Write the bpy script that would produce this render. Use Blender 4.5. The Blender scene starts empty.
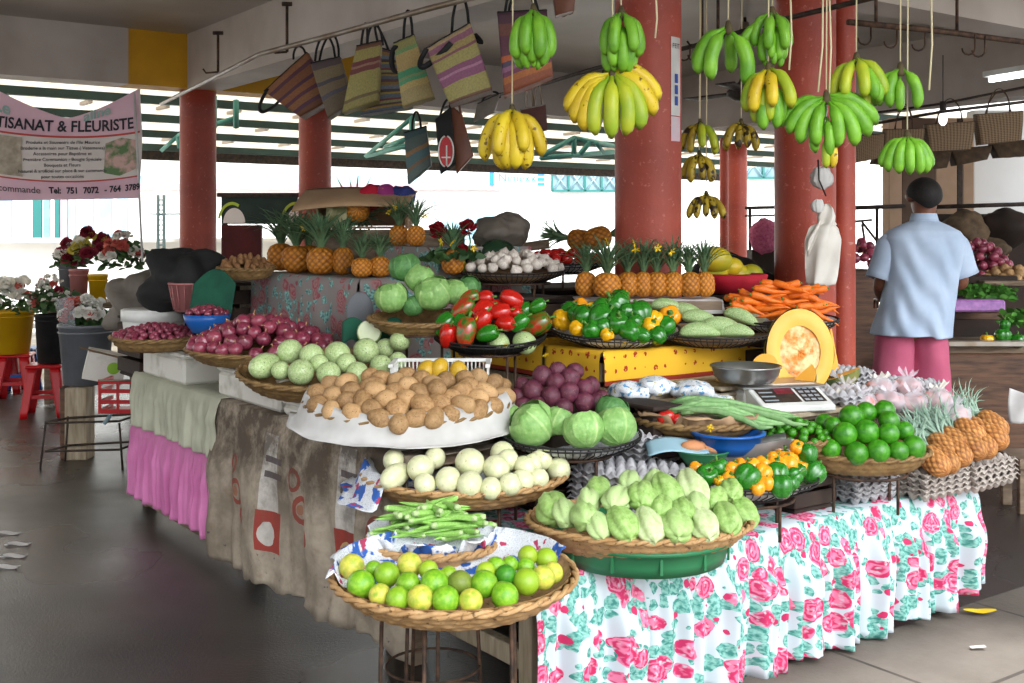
import bpy, math, random
from mathutils import Vector, Matrix, noise
random.seed(7)
PI=math.pi; R=math.radians
sc=bpy.context.scene; col=sc.collection
F,HY,HC=1150.0,232.0,1.42           # focal length in px, horizon row, eye height
def sin(a): return math.sin(a)
def cos(a): return math.cos(a)
def P(x,y,s):                        # photo pixel at scale s (px per metre) -> world point
    return Vector(((x-512)/s, F/s, HC-(y-HY)/s))
CX,CY=0.02,3.15
UX,UY=0.812,0.583
def W(u,v,z=0.0):                    # stall frame (u along right table, v along left table) -> world
    return Vector((CX+UX*u-UY*v, CY+UY*u+UX*v, z))
ROT=math.atan2(UY,UX)
def proj(p):
    return 512+F*p.x/p.y, HY-F*(p.z-HC)/p.y
def at_u(px,u,z=0):
    k=(px-512)/F
    Y=(u+.812*CX+.583*CY)/(.812*k+.583)
    return Vector((k*Y,Y,z))
# ---------------------------------------------------------------- materials
def rgb(c):
    if isinstance(c,str):
        c=c.lstrip('#'); c=[int(c[i:i+2],16)/255 for i in (0,2,4)]
        c=[x/12.92 if x<=.04045 else ((x+.055)/1.055)**2.4 for x in c]
    return (c[0],c[1],c[2],1)
class NT:
    def __init__(s,name):
        s.m=bpy.data.materials.new(name); s.m.use_nodes=True
        s.t=s.m.node_tree; s.n=s.t.nodes; s.b=s.n['Principled BSDF']
    def new(s,ty,**k):
        n=s.n.new(ty)
        for a,v in k.items(): setattr(n,a,v)
        return n
    def link(s,a,b): s.t.links.new(a,b)
    def setin(s,sock,v):
        if hasattr(v,'is_linked') or isinstance(v,bpy.types.NodeSocket): s.link(v,sock)
        else: sock.default_value=v
    def math(s,op,a,b=0.0,clamp=False,c=None):
        n=s.new('ShaderNodeMath',operation=op); n.use_clamp=clamp
        s.setin(n.inputs[0],a); s.setin(n.inputs[1],b)
        if c is not None: s.setin(n.inputs[2],c)
        return n.outputs[0]
    def mix(s,f,a,b,mode='MIX'):
        n=s.new('ShaderNodeMix',data_type='RGBA',blend_type=mode)
        s.setin(n.inputs[0],f); s.setin(n.inputs[6],a); s.setin(n.inputs[7],b); return n.outputs[2]
    def ramp(s,f,lo,hi):
        n=s.new('ShaderNodeMapRange'); n.clamp=True
        s.setin(n.inputs[0],f); n.inputs[1].default_value=lo; n.inputs[2].default_value=hi; return n.outputs[0]
    def objco(s): return s.new('ShaderNodeTexCoord').outputs['Object']
    def uv(s): return s.new('ShaderNodeTexCoord').outputs['UV']
    def mapping(s,v,scale=(1,1,1),loc=(0,0,0),rot=(0,0,0)):
        n=s.new('ShaderNodeMapping'); s.link(v,n.inputs[0]); n.inputs['Scale'].default_value=scale; n.inputs['Location'].default_value=loc; n.inputs['Rotation'].default_value=rot
        return n.outputs[0]
    def noise(s,v,scale,detail=3,rough=.5,w=None):
        n=s.new('ShaderNodeTexNoise',noise_dimensions='4D'); s.link(v,n.inputs['Vector']); n.inputs['Scale'].default_value=scale; n.inputs['Detail'].default_value=detail; n.inputs['Roughness'].default_value=rough
        if w is not None: s.setin(n.inputs['W'],w)
        return n.outputs[0]
    def vor(s,v,scale,feature='F1',rnd=1.0):
        n=s.new('ShaderNodeTexVoronoi',feature=feature); s.link(v,n.inputs['Vector']); n.inputs['Scale'].default_value=scale; n.inputs['Randomness'].default_value=rnd; return n
    def rand(s): return s.new('ShaderNodeObjectInfo').outputs['Random']
    def bump(s,h,st=.3,dist=.01):
        n=s.new('ShaderNodeBump'); n.inputs['Strength'].default_value=st; n.inputs['Distance'].default_value=dist
        s.link(h,n.inputs['Height']); s.link(n.outputs[0],s.b.inputs['Normal'])
    def base(s,c,rough=.6,spec=.4,metal=0):
        s.setin(s.b.inputs['Base Color'],c); s.setin(s.b.inputs['Roughness'],rough); s.b.inputs['Specular IOR Level'].default_value=spec; s.b.inputs['Metallic'].default_value=metal
def mat(name,c1,c2=None,scale=6,lo=.35,hi=.65,rough=.6,spec=.4,metal=0,bump=0,bscale=None,bd=.004,rnd=0,spots=None,stretch=(1,1,1),tint=False,sss=0,c3=None,detail=3):
    t=NT(name); co=t.objco(); w=t.math('MULTIPLY',t.rand(),37.0)
    if stretch!=(1,1,1): co=t.mapping(co,stretch)
    c=rgb(c1)
    if c2 is not None:
        f=t.ramp(t.noise(co,scale,detail,.55,w),lo,hi); c=t.mix(f,rgb(c1),rgb(c2))
    if c3 is not None:                                 # per-object ripeness / hue
        f=t.ramp(t.math('FRACT',t.math('MULTIPLY',t.rand(),7.31)),.35,1.0); c=t.mix(f,c,rgb(c3))
    if spots:
        sco,ssc,slo,shi=spots
        f=t.ramp(t.noise(co,ssc,2,.5,w),slo,shi); c=t.mix(f,c,rgb(sco))
    if tint:
        a=t.new('ShaderNodeVertexColor'); a.layer_name='tint'
        c=t.mix(1.0,c,a.outputs[0],'MULTIPLY')
    if rnd:
        f=t.math('MULTIPLY_ADD',t.rand(),rnd,c=1-rnd/2)
        h=t.new('ShaderNodeHueSaturation'); t.link(f,h.inputs['Value']); t.setin(h.inputs['Color'],c); c=h.outputs[0]
    t.base(c,rough,spec,metal)
    if bump: t.bump(t.noise(co,bscale or scale*3,4,.6,w),bump,bd)
    if sss:
        t.b.inputs['Subsurface Weight'].default_value=sss; t.b.inputs['Subsurface Radius'].default_value=(.02,.015,.008); t.b.inputs['Subsurface Scale'].default_value=.5
    return t.m
# ---------------------------------------------------------------- mesh builder
class MB:
    def __init__(s): s.v=[];s.f=[];s.mi=[];s.uv=[];s.tint={};s.cur=0;s.smooth=True;s.fs=[]
    def vert(s,p,uv=(0,0)): s.v.append(tuple(p)); s.uv.append(uv); return len(s.v)-1
    def face(s,ids): s.f.append(tuple(ids)); s.mi.append(s.cur); s.fs.append(s.smooth)
    def grid(s,fn,nu,nv,wu=False,wv=False,uvf=None,tf=None,flip=False):
        U=nu if wu else nu+1; V=nv if wv else nv+1; b=len(s.v)
        for j in range(V):
            for i in range(U):
                a,c=i/nu,j/nv; s.vert(fn(a,c),uvf(a,c) if uvf else (a,c))
                if tf: s.tint[len(s.v)-1]=tf(a,c)
        for j in range(nv):
            for i in range(nu):
                q=[b+j%V*U+i%U,b+j%V*U+(i+1)%U,b+(j+1)%V*U+(i+1)%U,b+(j+1)%V*U+i%U]
                if flip:q.reverse()
                s.face(q)
        return s
    def tube(s,path,r,n=8,caps=True,squash=None,tf=None):
        path=[Vector(p) for p in path]; m=len(path); rr=r if isinstance(r,(list,tuple)) else [r]*m
        b=len(s.v); up=None
        for i,p in enumerate(path):
            t=(path[min(i+1,m-1)]-path[max(i-1,0)])
            if t.length<1e-9:t=Vector((0,0,1))
            t.normalize()
            if up is None:
                up=Vector((0,0,1)) if abs(t.z)<.9 else Vector((1,0,0))
            x=up-t*up.dot(t)
            if x.length<1e-4: x=t.orthogonal()
            x.normalize(); up=x; y=t.cross(x)
            for k in range(n):
                a=2*PI*k/n; q=p+(x*cos(a)+y*sin(a)*(squash or 1))*rr[i]
                s.vert(q,(k/n,i/max(1,m-1)))
                if tf:s.tint[len(s.v)-1]=tf(i/max(1,m-1))
        for i in range(m-1):
            for k in range(n):
                s.face((b+i*n+k,b+i*n+(k+1)%n,b+(i+1)*n+(k+1)%n,b+(i+1)*n+k))
        if caps:
            s.face([b+k for k in range(n)][::-1]); s.face([b+(m-1)*n+k for k in range(n)])
        return s
    def ring(s,c,r,t,n=48,k=6,sy=1,wob=0):
        def fn(a,b):
            th=2*PI*a; ph=2*PI*b; rr=r+t*cos(ph)
            return (c[0]+rr*cos(th),c[1]+rr*sin(th)*sy,c[2]+t*sin(ph)+wob*sin(5*th))
        return s.grid(fn,n,k,True,True)
    def lathe(s,prof,n=24,fn=None,tf=None,c=(0,0,0)):
        m=len(prof)-1
        def g(a,b):
            i=min(int(round(b*m)),m); r,z=prof[i]; th=2*PI*a
            if fn: r,z=fn(th,b,r,z)
            return (c[0]+r*cos(th),c[1]+r*sin(th),c[2]+z)
        return s.grid(g,n,m,True,False,tf=tf)
    def box(s,c,d,M=None,bev=0.0):
        M=M or Matrix(); sm=s.smooth; s.smooth=False
        hx,hy,hz=d[0]/2,d[1]/2,d[2]/2; c=Vector(c); e=min(bev,hx*.9,hy*.9,hz*.9); b=len(s.v)
        if e<=0:
            for z in(-hz,hz):
                for x,y in((-hx,-hy),(hx,-hy),(hx,hy),(-hx,hy)):
                    s.vert(M@(c+Vector((x,y,z))),(x+hx+y+hy, z+hz) )
            for q in((3,2,1,0),(4,5,6,7),(0,1,5,4),(1,2,6,5),(2,3,7,6),(3,0,4,7)): s.face([b+i for i in q])
        else:
            L=[]
            for (z,k) in((-hz,e),(-hz+e,0),(hz-e,0),(hz,e)):
                row=[]
                for (sx,sy) in((-1,-1),(1,-1),(1,1),(-1,1)):
                    xa,ya=sx*(hx-k),sy*(hy-k)
                    if k<e:
                        a_=(sx*hx,sy*(hy-e),z); b_=(sx*(hx-e),sy*hy,z)
                        order=[b_,a_] if sx*sy<0 else [a_,b_]
                        if (sx,sy) in((-1,-1),): order=[a_,b_]
                        if (sx,sy)==(1,-1): order=[b_,a_]
                        if (sx,sy)==(1,1): order=[a_,b_]
                        if (sx,sy)==(-1,1): order=[b_,a_]
                        row+=order
                    else: row+=[(sx*(hx-e),sy*(hy-e),z)]*2
                L.append([s.vert(M@(c+Vector(p)),(p[0]+p[1],p[2])) for p in row])
            for a in range(3):
                for i in range(8):
                    s.face((L[a][i],L[a][(i+1)%8],L[a+1][(i+1)%8],L[a+1][i]))
            s.face(L[0][::-1]); s.face(L[3])
        s.smooth=sm; return s
    def ball(s,c,r,n=16,m=10,sc=(1,1,1),M=None,fn=None,tf=None):
        def g(a,b):
            th=2*PI*a; ph=PI*b; p=Vector((sin(ph)*cos(th)*sc[0],sin(ph)*sin(th)*sc[1],-cos(ph)*sc[2]))*r
            if fn:p=fn(p,th,ph)
            if M:p=M@p
            return Vector(c)+p
        return s.grid(g,n,m,True,False,tf=tf)
    def build(s,name,m,parent=None,loc=None):
        me=bpy.data.meshes.new(name); me.from_pydata(s.v,[],s.f)
        ms=m if isinstance(m,(list,tuple)) else [m]
        for x in ms: me.materials.append(x)
        me.polygons.foreach_set('material_index',s.mi); me.polygons.foreach_set('use_smooth',s.fs)
        ul=me.uv_layers.new(name='UVMap'); 
        buf=[0.0]*(2*len(me.loops))
        for i,l in enumerate(me.loops):
            q=s.uv[l.vertex_index]; buf[2*i]=q[0]; buf[2*i+1]=q[1]
        ul.data.foreach_set('uv',buf)
        if s.tint:
            ca=me.color_attributes.new('tint','FLOAT_COLOR','POINT'); b=[1.0]*(4*len(s.v))
            for i,c in s.tint.items(): b[4*i]=c[0];b[4*i+1]=c[1];b[4*i+2]=c[2]
            ca.data.foreach_set('color',b)
        me.validate(); me.update()
        o=bpy.data.objects.new(name,me); col.objects.link(o)
        if parent: o.parent=parent
        if loc is not None:o.location=loc
        return o
def T(o,label,cat,group=None,kind=None):
    if label:o['label']=label
    if cat:o['category']=cat
    if group:o['group']=group
    if kind:o['kind']=kind
    return o
def S(o): o['kind']='structure'; return o
def thing(name,label,cat,loc=(0,0,0),group=None,rot=(0,0,0)):
    o=bpy.data.objects.new(name,None); o.empty_display_size=.05; col.objects.link(o); o.location=loc; o.rotation_euler=rot
    return T(o,label,cat,group)
KIDS={}
def reg(o,*ch): KIDS[o.name]=list(ch); return o
def dup(o,mtx,label=None,group=None,cat=None):
    c=o.copy(); col.objects.link(c); c.matrix_basis=mtx
    if label:c['label']=label
    if cat:c['category']=cat
    if group:c['group']=group
    elif 'group' in c: del c['group']
    for ch in KIDS.get(o.name,[]):
        d=ch.copy(); col.objects.link(d); d.parent=c
        for g in KIDS.get(ch.name,[]):
            e=g.copy(); col.objects.link(e); e.parent=d
    return c
class Kind:
    """first use moves the prototype itself, later uses copy it"""
    def __init__(s,o,*ch): s.o=reg(o,*ch); s.used=False; s.cat=o.get('category')
    def put(s,m,label,group=None,cat=None):
        if not s.used:
            s.used=True; s.o.matrix_basis=m; T(s.o,label,cat or s.cat,group); return s.o
        return dup(s.o,m,label,group,cat)
def sub(o,parent): o.parent=parent; return o
def mtx(p,rot=(0,0,0),sc_=1.0):
    from mathutils import Euler
    if not isinstance(sc_,(tuple,list)): sc_=(sc_,)*3
    return Matrix.LocRotScale(Vector(p),Euler(rot),Vector(sc_))
def rrot(): return (random.uniform(0,2*PI),random.uniform(0,2*PI),random.uniform(0,2*PI))
def nz(p,s=1.0,o=0): return noise.noise(Vector((p[0]*s+o,p[1]*s+o*.7,p[2]*s-o)))
ORD=['','second','third','fourth','fifth','sixth','seventh','eighth','ninth','tenth','eleventh','twelfth','thirteenth','fourteenth','fifteenth','sixteenth']
def ordl(i,n):
    if n==1:return 'only one'
    if i==0:return 'leftmost'
    if i==n-1:return 'rightmost'
    return ORD[i]+' from left'
# ---------------------------------------------------------------- heaps
class Bas:
    """frame of a basket: rim centre c, radius Rr, tilt towards the aisle"""
    def __init__(s,x,y,sc_,w,tilt=0,ry=1.0,rz=0):
        s.c=P(x,y,sc_); s.s=sc_; s.R=w/2/sc_; s.ry=ry
        s.M=Matrix.Translation(s.c)@Matrix.Rotation(R(tilt),4,'X')@Matrix.Rotation(R(rz),4,'Z'); s.tilt=R(tilt)
    def surf(s,x,y,H,p=2.0):
        r=math.hypot(x,y/s.ry)/s.R
        return H*(1-min(r,1.3)**p)
    def hit(s,px,py,H,p=2.0):
        Mi=s.M.inverted(); O=Vector((0,0,HC)); D=Vector(((px-512)/F,1,-(py-HY)/F)); best=None
        d0=s.c.y-s.R*1.5; n=400
        for i in range(n):
            t=d0+(s.R*3)*i/n; q=Mi@(O+D*t); r=math.hypot(q.x,q.y/s.ry)/s.R; e=q.z-s.surf(q.x,q.y,H,p)
            if r<1.02 and e<=0: return q
            k=abs(e)+max(0,r-1)*s.R*2
            if best is None or k<best[0]: best=(k,q)
        return best[1]
def relax(pts,rad,it=12,k=.92):
    for _ in range(it):
        for i in range(len(pts)):
            for j in range(i):
                d=pts[i]-pts[j]; L=d.length; m=(rad[i]+rad[j])*k
                if 1e-6<L<m:
                    d*= (m-L)/L*.5; pts[i]=pts[i]+d; pts[j]=pts[j]-d
    return pts
def heap_px(B,items,H,place,rows,rownames,p=2.0,k=.9):
    """items: (px,py,rpx,variant). place(i,item,world,radius,labelbits)"""
    loc=[B.hit(it[0],it[1],H,p) for it in items]; rad=[it[2]/B.s for it in items]
    loc=relax(loc,rad,12,k)
    wp=[B.M@q for q in loc]; pj=[proj(q) for q in wp]
    ys=sorted(range(len(items)),key=lambda i:-pj[i][1]); n=len(items); rl={}
    for r in range(rows):
        g=ys[r*n//rows:(r+1)*n//rows]; g.sort(key=lambda i:pj[i][0])
        for q,i in enumerate(g): rl[i]=(ordl(q,len(g)),rownames[r])
    for i,it in enumerate(items): place(i,it,wp[i],rad[i],rl[i])
    return wp
def poisson(B,H,r,n,k=1.75,rmax=.93,p=2.0,tries=6000,front=None,layers=True):
    pts=[]
    for _ in range(tries):
        a=random.uniform(0,2*PI); q=math.sqrt(random.random())*rmax*B.R; x=q*cos(a); y=q*sin(a)*B.ry
        z=B.surf(x,y,H,p)+random.uniform(-.3,.15)*r; v=Vector((x,y,z))
        if all((v-w).length>k*r for w in pts): pts.append(v)
        if len(pts)>=n:break
    return [B.M@q for q in pts]
# ---------------------------------------------------------------- material library
m_ceiling=mat('ceiling_paint','#b9b2ab','#a39b93',scale=1.2,rough=.45,spec=.5)
m_beam=mat('beam_paint','#c0b6ae','#a69a90',scale=1.5,rough=.6)
m_ochre=mat('ochre_paint','#d29a12','#b8860c',scale=3,rough=.6)
m_white_wall=mat('white_render','#f4f4f2','#eaeae8',scale=1.2,rough=.8)
m_white=mat('white_plastic','#e6e6e2','#cfcfc9',scale=8,rough=.45)
m_foam=mat('white_foam','#d8d5cc','#a8a294',scale=9,lo=.5,hi=.75,rough=.7,bump=.2,bscale=60)
m_concrete=mat('bright_concrete','#cfcac2','#aaa59c',scale=2,rough=.9)
m_wood=mat('weathered_wood','#8a7763','#5f4e3e',scale=5,stretch=(1,1,8),rough=.75,bump=.3,bscale=20)
m_plank=mat('brown_plank','#6a4a34','#3f2a1e',scale=5,stretch=(1,8,8),rough=.6,bump=.2,bscale=18)
m_pale_wood=mat('pale_wood','#b3a48c','#8c7c64',scale=5,stretch=(8,8,1),rough=.75,bump=.3,bscale=20)
m_steel=mat('brushed_steel','#b9b9b8','#8f8f8e',scale=6,rough=.32,metal=.9)
m_rust=mat('rusty_iron','#5f4636','#2e241e',scale=30,rough=.7,metal=.4,bump=.3)
m_dkmetal=mat('dark_iron','#2b2623','#4a3c33',scale=20,rough=.6,metal=.3)
m_wire=mat('dark_wire','#2c2a29',rough=.5,metal=.5)
m_alu=mat('pale_pipe','#a39d94','#7d6a55',scale=6,rough=.45,metal=.5)
m_teal=mat('teal_steel','#5fa79c','#4a8f86',scale=3,rough=.6)
m_dkgreen=mat('dark_green_steel','#27403a','#1c2f2b',scale=3,rough=.6)
m_black=mat('black_cloth','#141414','#232323',scale=8,rough=.8,bump=.2)
m_strap=mat('black_webbing','#121114',rough=.7)
m_redplastic=mat('red_plastic','#c4121b','#a90f17',scale=4,rough=.35)
m_blueplastic=mat('blue_plastic','#1f63b5','#1a56a0',scale=4,rough=.35)
m_greenplastic=mat('green_plastic','#2f7a4e','#276a43',scale=4,rough=.45)
m_yellowplastic=mat('yellow_plastic','#d9ac14','#c89a10',scale=4,rough=.4)
m_greyplastic=mat('grey_plastic','#777a80','#64676c',scale=4,rough=.45)
m_pinkplastic=mat('pink_plastic','#b97a78','#a86a68',scale=4,rough=.5)
m_string=mat('pale_string','#d8cba6',rough=.8)
m_card=mat('brown_cardboard','#a98a68','#93765a',scale=5,rough=.85)
m_paper=mat('white_paper','#cfcdca','#b2afab',scale=6,rough=.8)
m_sack=mat('sackcloth','#b9ae98','#94886f',scale=8,rough=.9,bump=.3,bscale=60)
m_towel=mat('green_cloth','#1f5a44','#174637',scale=8,rough=.9,bump=.3)
m_darkgoods=mat('dark_timber','#3b2b22','#231a15',scale=4,rough=.8)
m_tarp=mat('grey_tarpaulin','#7e766c','#655d54',scale=6,rough=.6,bump=.2)
m_redcloth=mat('red_cloth','#b3132a','#8e0f22',scale=6,rough=.8)
def red_column():
    t=NT('worn_red_paint'); co=t.objco()
    c=t.mix(t.ramp(t.noise(co,3,5,.6),.35,.65),rgb('#8f3524'),rgb('#aa4631'))
    c=t.mix(t.ramp(t.noise(co,38,3,.7),.60,.72),c,rgb('#c0705f'))
    sc_=t.mapping(co,(1,1,3)); c=t.mix(t.ramp(t.noise(sc_,4,4,.7),.68,.76),c,rgb('#b9a397'))
    t.base(c,.5,.5); t.bump(t.noise(co,60,4,.6),.5,.004); return t.m
m_red=red_column()
def floor_mat():
    t=NT('stained_asphalt'); co=t.objco()
    c=t.mix(t.ramp(t.noise(co,.7,6,.6),.3,.7),rgb('#282524'),rgb('#3a3633'))
    c=t.mix(t.ramp(t.noise(co,1.6,5,.7),.52,.72),c,rgb('#382c24'))
    c=t.mix(t.ramp(t.noise(co,60,2,.6),.6,.8),c,rgb('#5a544e'))
    t.base(c,t.ramp(t.noise(co,1.1,3,.5),.1,1.4),.5); t.b.inputs['Roughness'].default_value=.5
    t.bump(t.noise(co,90,5,.7),.5,.006); return t.m
m_floor=floor_mat()
def paver_mat():
    t=NT('stone_pavers'); co=t.mapping(t.objco(),(1,1,1))
    b=t.new('ShaderNodeTexBrick'); t.link(co,b.inputs['Vector']); b.inputs['Scale'].default_value=1.0
    b.inputs['Brick Width'].default_value=.85; b.inputs['Row Height'].default_value=.5; b.inputs['Mortar Size'].default_value=.008; b.offset=.35
    b.inputs['Color1'].default_value=rgb('#6c655d'); b.inputs['Color2'].default_value=rgb('#5f5850'); b.inputs['Mortar'].default_value=rgb('#3c3833')
    c=t.mix(t.ramp(t.noise(co,3,6,.65),.35,.75),b.outputs[0],rgb('#574f48'))
    t.base(c,.75,.3); t.bump(t.noise(co,50,5,.7),.5,.005); return t.m
m_paver=paver_mat()
def wicker_mat(name,a,b):
    t=NT(name); co=t.objco()
    c=t.mix(t.ramp(t.noise(co,22,4,.6),.35,.65),rgb(a),rgb(b))
    c=t.mix(t.ramp(t.noise(co,70,2,.6),.58,.7),c,rgb('#5b432a'))
    t.base(c,.6,.35); t.bump(t.noise(co,160,3,.6),.4,.002); return t.m
m_wick=wicker_mat('pale_wicker','#c09a6c','#a17a4c')
m_wick2=wicker_mat('brown_wicker','#8f7248','#6d5230')
def floral(name,base,rose,rose2,leaf,sc_=1.0,dens=.40,leafden=.5):
    t=NT(name); uv=t.uv(); n=t.new('ShaderNodeTexNoise'); t.link(uv,n.inputs['Vector']); n.inputs['Scale'].default_value=14*sc_; n.inputs['Detail'].default_value=3
    d=t.new('ShaderNodeVectorMath',operation='MULTIPLY_ADD'); t.link(n.outputs['Color'],d.inputs[0]); d.inputs[1].default_value=(.035/sc_,.035/sc_,0); t.link(uv,d.inputs[2]); co=d.outputs[0]
    v=t.vor(co,9.0*sc_,'F1',.75); cc=t.new('ShaderNodeSeparateColor'); t.link(v.outputs['Color'],cc.inputs[0])
    isr=t.math('LESS_THAN',cc.outputs[0],dens); inr=t.math('LESS_THAN',v.outputs['Distance'],t.math('MULTIPLY_ADD',cc.outputs[1],.16,c=.44))
    rm=t.math('MULTIPLY',isr,inr)
    ring=t.math('SINE',t.math('MULTIPLY',t.math('ADD',v.outputs['Distance'],t.math('MULTIPLY',t.noise(co,30*sc_,2),.35)),38.0))
    petal=t.mix(t.ramp(ring,-.6,.8),rgb(rose),rgb(rose2))
    petal=t.mix(t.ramp(t.noise(co,45*sc_,2),.55,.7),petal,rgb(base))
    v2=t.vor(co,22*sc_,'F1',1.0); c2=t.new('ShaderNodeSeparateColor'); t.link(v2.outputs['Color'],c2.inputs[0])
    lm=t.math('MULTIPLY',t.math('LESS_THAN',c2.outputs[0],leafden),t.math('LESS_THAN',v2.outputs['Distance'],.62))
    lc=t.mix(t.ramp(t.noise(co,60*sc_,2),.4,.6),rgb(leaf),rgb('#8fc4b8'))
    v3=t.vor(co,16*sc_,'F1',1.0); c3=t.new('ShaderNodeSeparateColor'); t.link(v3.outputs['Color'],c3.inputs[0])
    bm=t.math('MULTIPLY',t.math('LESS_THAN',c3.outputs[1],.22),t.math('LESS_THAN',v3.outputs['Distance'],.3))
    c=t.mix(lm,rgb(base),lc); c=t.mix(bm,c,rgb(rose)); c=t.mix(rm,c,petal)
    t.base(c,.7,.3); return t
t=floral('rose_print_cotton','#c3ccd2','#c22e5e','#e07c9c','#3d867c',1.55,.66,.62); m_floral=t.m
t=floral('faded_blue_print','#8f8784','#9a5058','#a87a7a','#4f7178',1.3,.45,.4); m_faded=t.m
def stained_mat():
    t=NT('stained_print_cloth'); uv=t.uv(); co=t.objco()
    c=t.mix(t.ramp(t.noise(uv,2.5,5,.6),.35,.65),rgb('#b3a593'),rgb('#8f8272'))
    def circ(c_,cx,cy,r0,r1,colr,asp=1.0):
        m=t.mapping(uv,(asp,1,1),(-cx*asp,-cy,0)); L=t.new('ShaderNodeVectorMath',operation='LENGTH')
        dn=t.new('ShaderNodeTexNoise'); t.link(uv,dn.inputs['Vector']); dn.inputs['Scale'].default_value=18
        ad=t.new('ShaderNodeVectorMath',operation='MULTIPLY_ADD'); t.link(dn.outputs['Color'],ad.inputs[0]); ad.inputs[1].default_value=(.02,.02,0); t.link(m,ad.inputs[2]); t.link(ad.outputs[0],L.inputs[0])
        k=t.math('LESS_THAN',L.outputs['Value'],r1)
        if r0>0:k=t.math('MULTIPLY',k,t.math('GREATER_THAN',L.outputs['Value'],r0))
        return t.mix(k,c_,rgb(colr))
    def bar(c_,x0,x1,y0,y1,colr):
        s_=t.new('ShaderNodeSeparateXYZ'); t.link(uv,s_.inputs[0]); X,Y=s_.outputs[0],s_.outputs[1]
        k=t.math('MULTIPLY',t.math('GREATER_THAN',X,x0),t.math('LESS_THAN',X,x1)); k=t.math('MULTIPLY',k,t.math('MULTIPLY',t.math('GREATER_THAN',Y,y0),t.math('LESS_THAN',Y,y1)))
        return t.mix(k,c_,rgb(colr))
    # repeated print: pale blocks, red blocks with a half-moon, ringed blobs
    for x,y in((.62,.30),(1.22,.34)):
        c=bar(c,x-.06,x+.06,y-.02,y+.30,'#d6cfc6'); c=bar(c,x-.07,x+.08,y-.16,y+.0,'#a4443c'); c=circ(c,x,y-.08,0,.045,'#d9b07a' if x>1 else '#cfc8c0')
        c=bar(c,x-.04,x+.10,y+.13,y+.155,'#6d6468'); c=bar(c,x-.04,x+.10,y+.19,y+.215,'#6d6468')
    for x,y in((.90,.36),(1.52,.30),(.30,.33)):
        c=circ(c,x,y,.035,.055,'#9c4a40'); c=circ(c,x-.05,y+.11,.028,.045,'#9c4a40'); c=circ(c,x-.01,y,0,.022,'#a9745c'); c=circ(c,x+.05,y-.09,.02,.036,'#9c4a40')
    s_=t.new('ShaderNodeSeparateXYZ'); t.link(uv,s_.inputs[0])
    hi=t.ramp(s_.outputs[1],.30,.62)
    st=t.math('MULTIPLY',t.ramp(t.noise(uv,5,6,.7),.40,.58),t.math('ADD',hi,.42),True)
    c=t.mix(t.math('MULTIPLY',st,.85),c,rgb('#4d4238'))
    c=t.mix(t.math('MULTIPLY',t.ramp(t.noise(uv,9,4,.7),.55,.7),.6),c,rgb('#75604a'))
    c=t.mix(t.math('MULTIPLY',t.ramp(t.noise(uv,22,3,.7),.62,.68),t.math('LESS_THAN',s_.outputs[1],.16)),c,rgb('#3c3c44'))
    t.base(c,.85,.2); t.bump(t.noise(uv,60,3,.6),.3,.002); return t.m
m_stained=stained_mat()
m_pinkskirt=mat('pink_fabric','#cc7aaa','#bd6799',scale=5,rough=.8)
m_cream=mat('cream_fabric','#b9b9a4','#a0a08c',scale=5,rough=.85)
def yellow_print():
    t=NT('yellow_print_cotton'); uv=t.uv()
    b=t.vor(uv,19,'F1',.15); cc=t.new('ShaderNodeSeparateColor'); t.link(b.outputs['Color'],cc.inputs[0])
    nn=t.noise(uv,90,1); k=t.math('MULTIPLY',t.math('LESS_THAN',b.outputs['Distance'],t.math('MULTIPLY_ADD',cc.outputs[0],.22,c=.06)),t.math('GREATER_THAN',nn,.45))
    s_=t.new('ShaderNodeSeparateXYZ'); t.link(uv,s_.inputs[0])
    c=t.mix(k,rgb('#e3b02c'),rgb('#a23418'))
    hem=t.math('LESS_THAN',s_.outputs[1],.018); c=t.mix(hem,c,rgb('#8c2f1c'))
    t.base(c,.7,.3); return t.m
m_yellow=yellow_print()
def newsprint(name,blue='#2f5fb0',red='#b03a5a',amt=.55,k=1.0):
    t=NT(name); co=t.objco()
    c=rgb('#d9dce0'); c=t.mix(t.ramp(t.noise(co,16*k,3,.5,1.0),amt,amt+.03),c,rgb(blue)); c=t.mix(t.ramp(t.noise(co,22*k,3,.5,9.0),amt+.06,amt+.08),c,rgb(red))
    c=t.mix(t.math('MULTIPLY',t.ramp(t.noise(t.mapping(co,(30,4,30)),14,1,.5,3.0),.55,.6),.35),c,rgb('#555a60'))
    t.base(c,.75,.3); return t.m
m_news=newsprint('printed_paper'); m_news2=newsprint('newspaper','#5a6066','#8a8f95',.6)
# produce
m_lime=mat('lime_skin','#5f9c1a','#8ab82c',scale=3,rough=.33,spec=.5,bump=.35,bscale=26,bd=.0015,c3='#9cb82c',rnd=.15,spots=('#a8ae52',7,.66,.74))
m_limeY=mat('yellow_lime_skin','#bcc23a','#d8c860',scale=3,rough=.38,bump=.35,bscale=26,bd=.0015,spots=('#8fae35',2,.45,.7))
m_limeD=mat('dark_lime_skin','#2f7a1c','#4f9024',scale=3,rough=.35,bump=.35,bscale=26,bd=.0015)
m_limeO=mat('olive_lime_skin','#7c8f34','#6b7a30',scale=3,rough=.4,bump=.35,bscale=26,bd=.0015)
m_scar=mat('fruit_scar','#8a7a42',rough=.8)
m_green=mat('green_orange_skin','#256d10','#4a931c',scale=2.5,rough=.3,spec=.5,bump=.35,bscale=24,bd=.0012,rnd=.2,spots=('#6a7a34',9,.68,.74))
m_chay=mat('chayote_skin','#82a850','#a6c478',scale=4,lo=.35,hi=.65,rough=.45,bump=.5,bscale=12,bd=.003,c3='#b4ca8c',rnd=.15,spots=('#6f8a48',12,.64,.72))
m_chayW=mat('pale_chayote_skin','#cbd5a6','#b0c484',scale=4,rough=.45,bump=.5,bscale=12,bd=.003)
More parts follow.
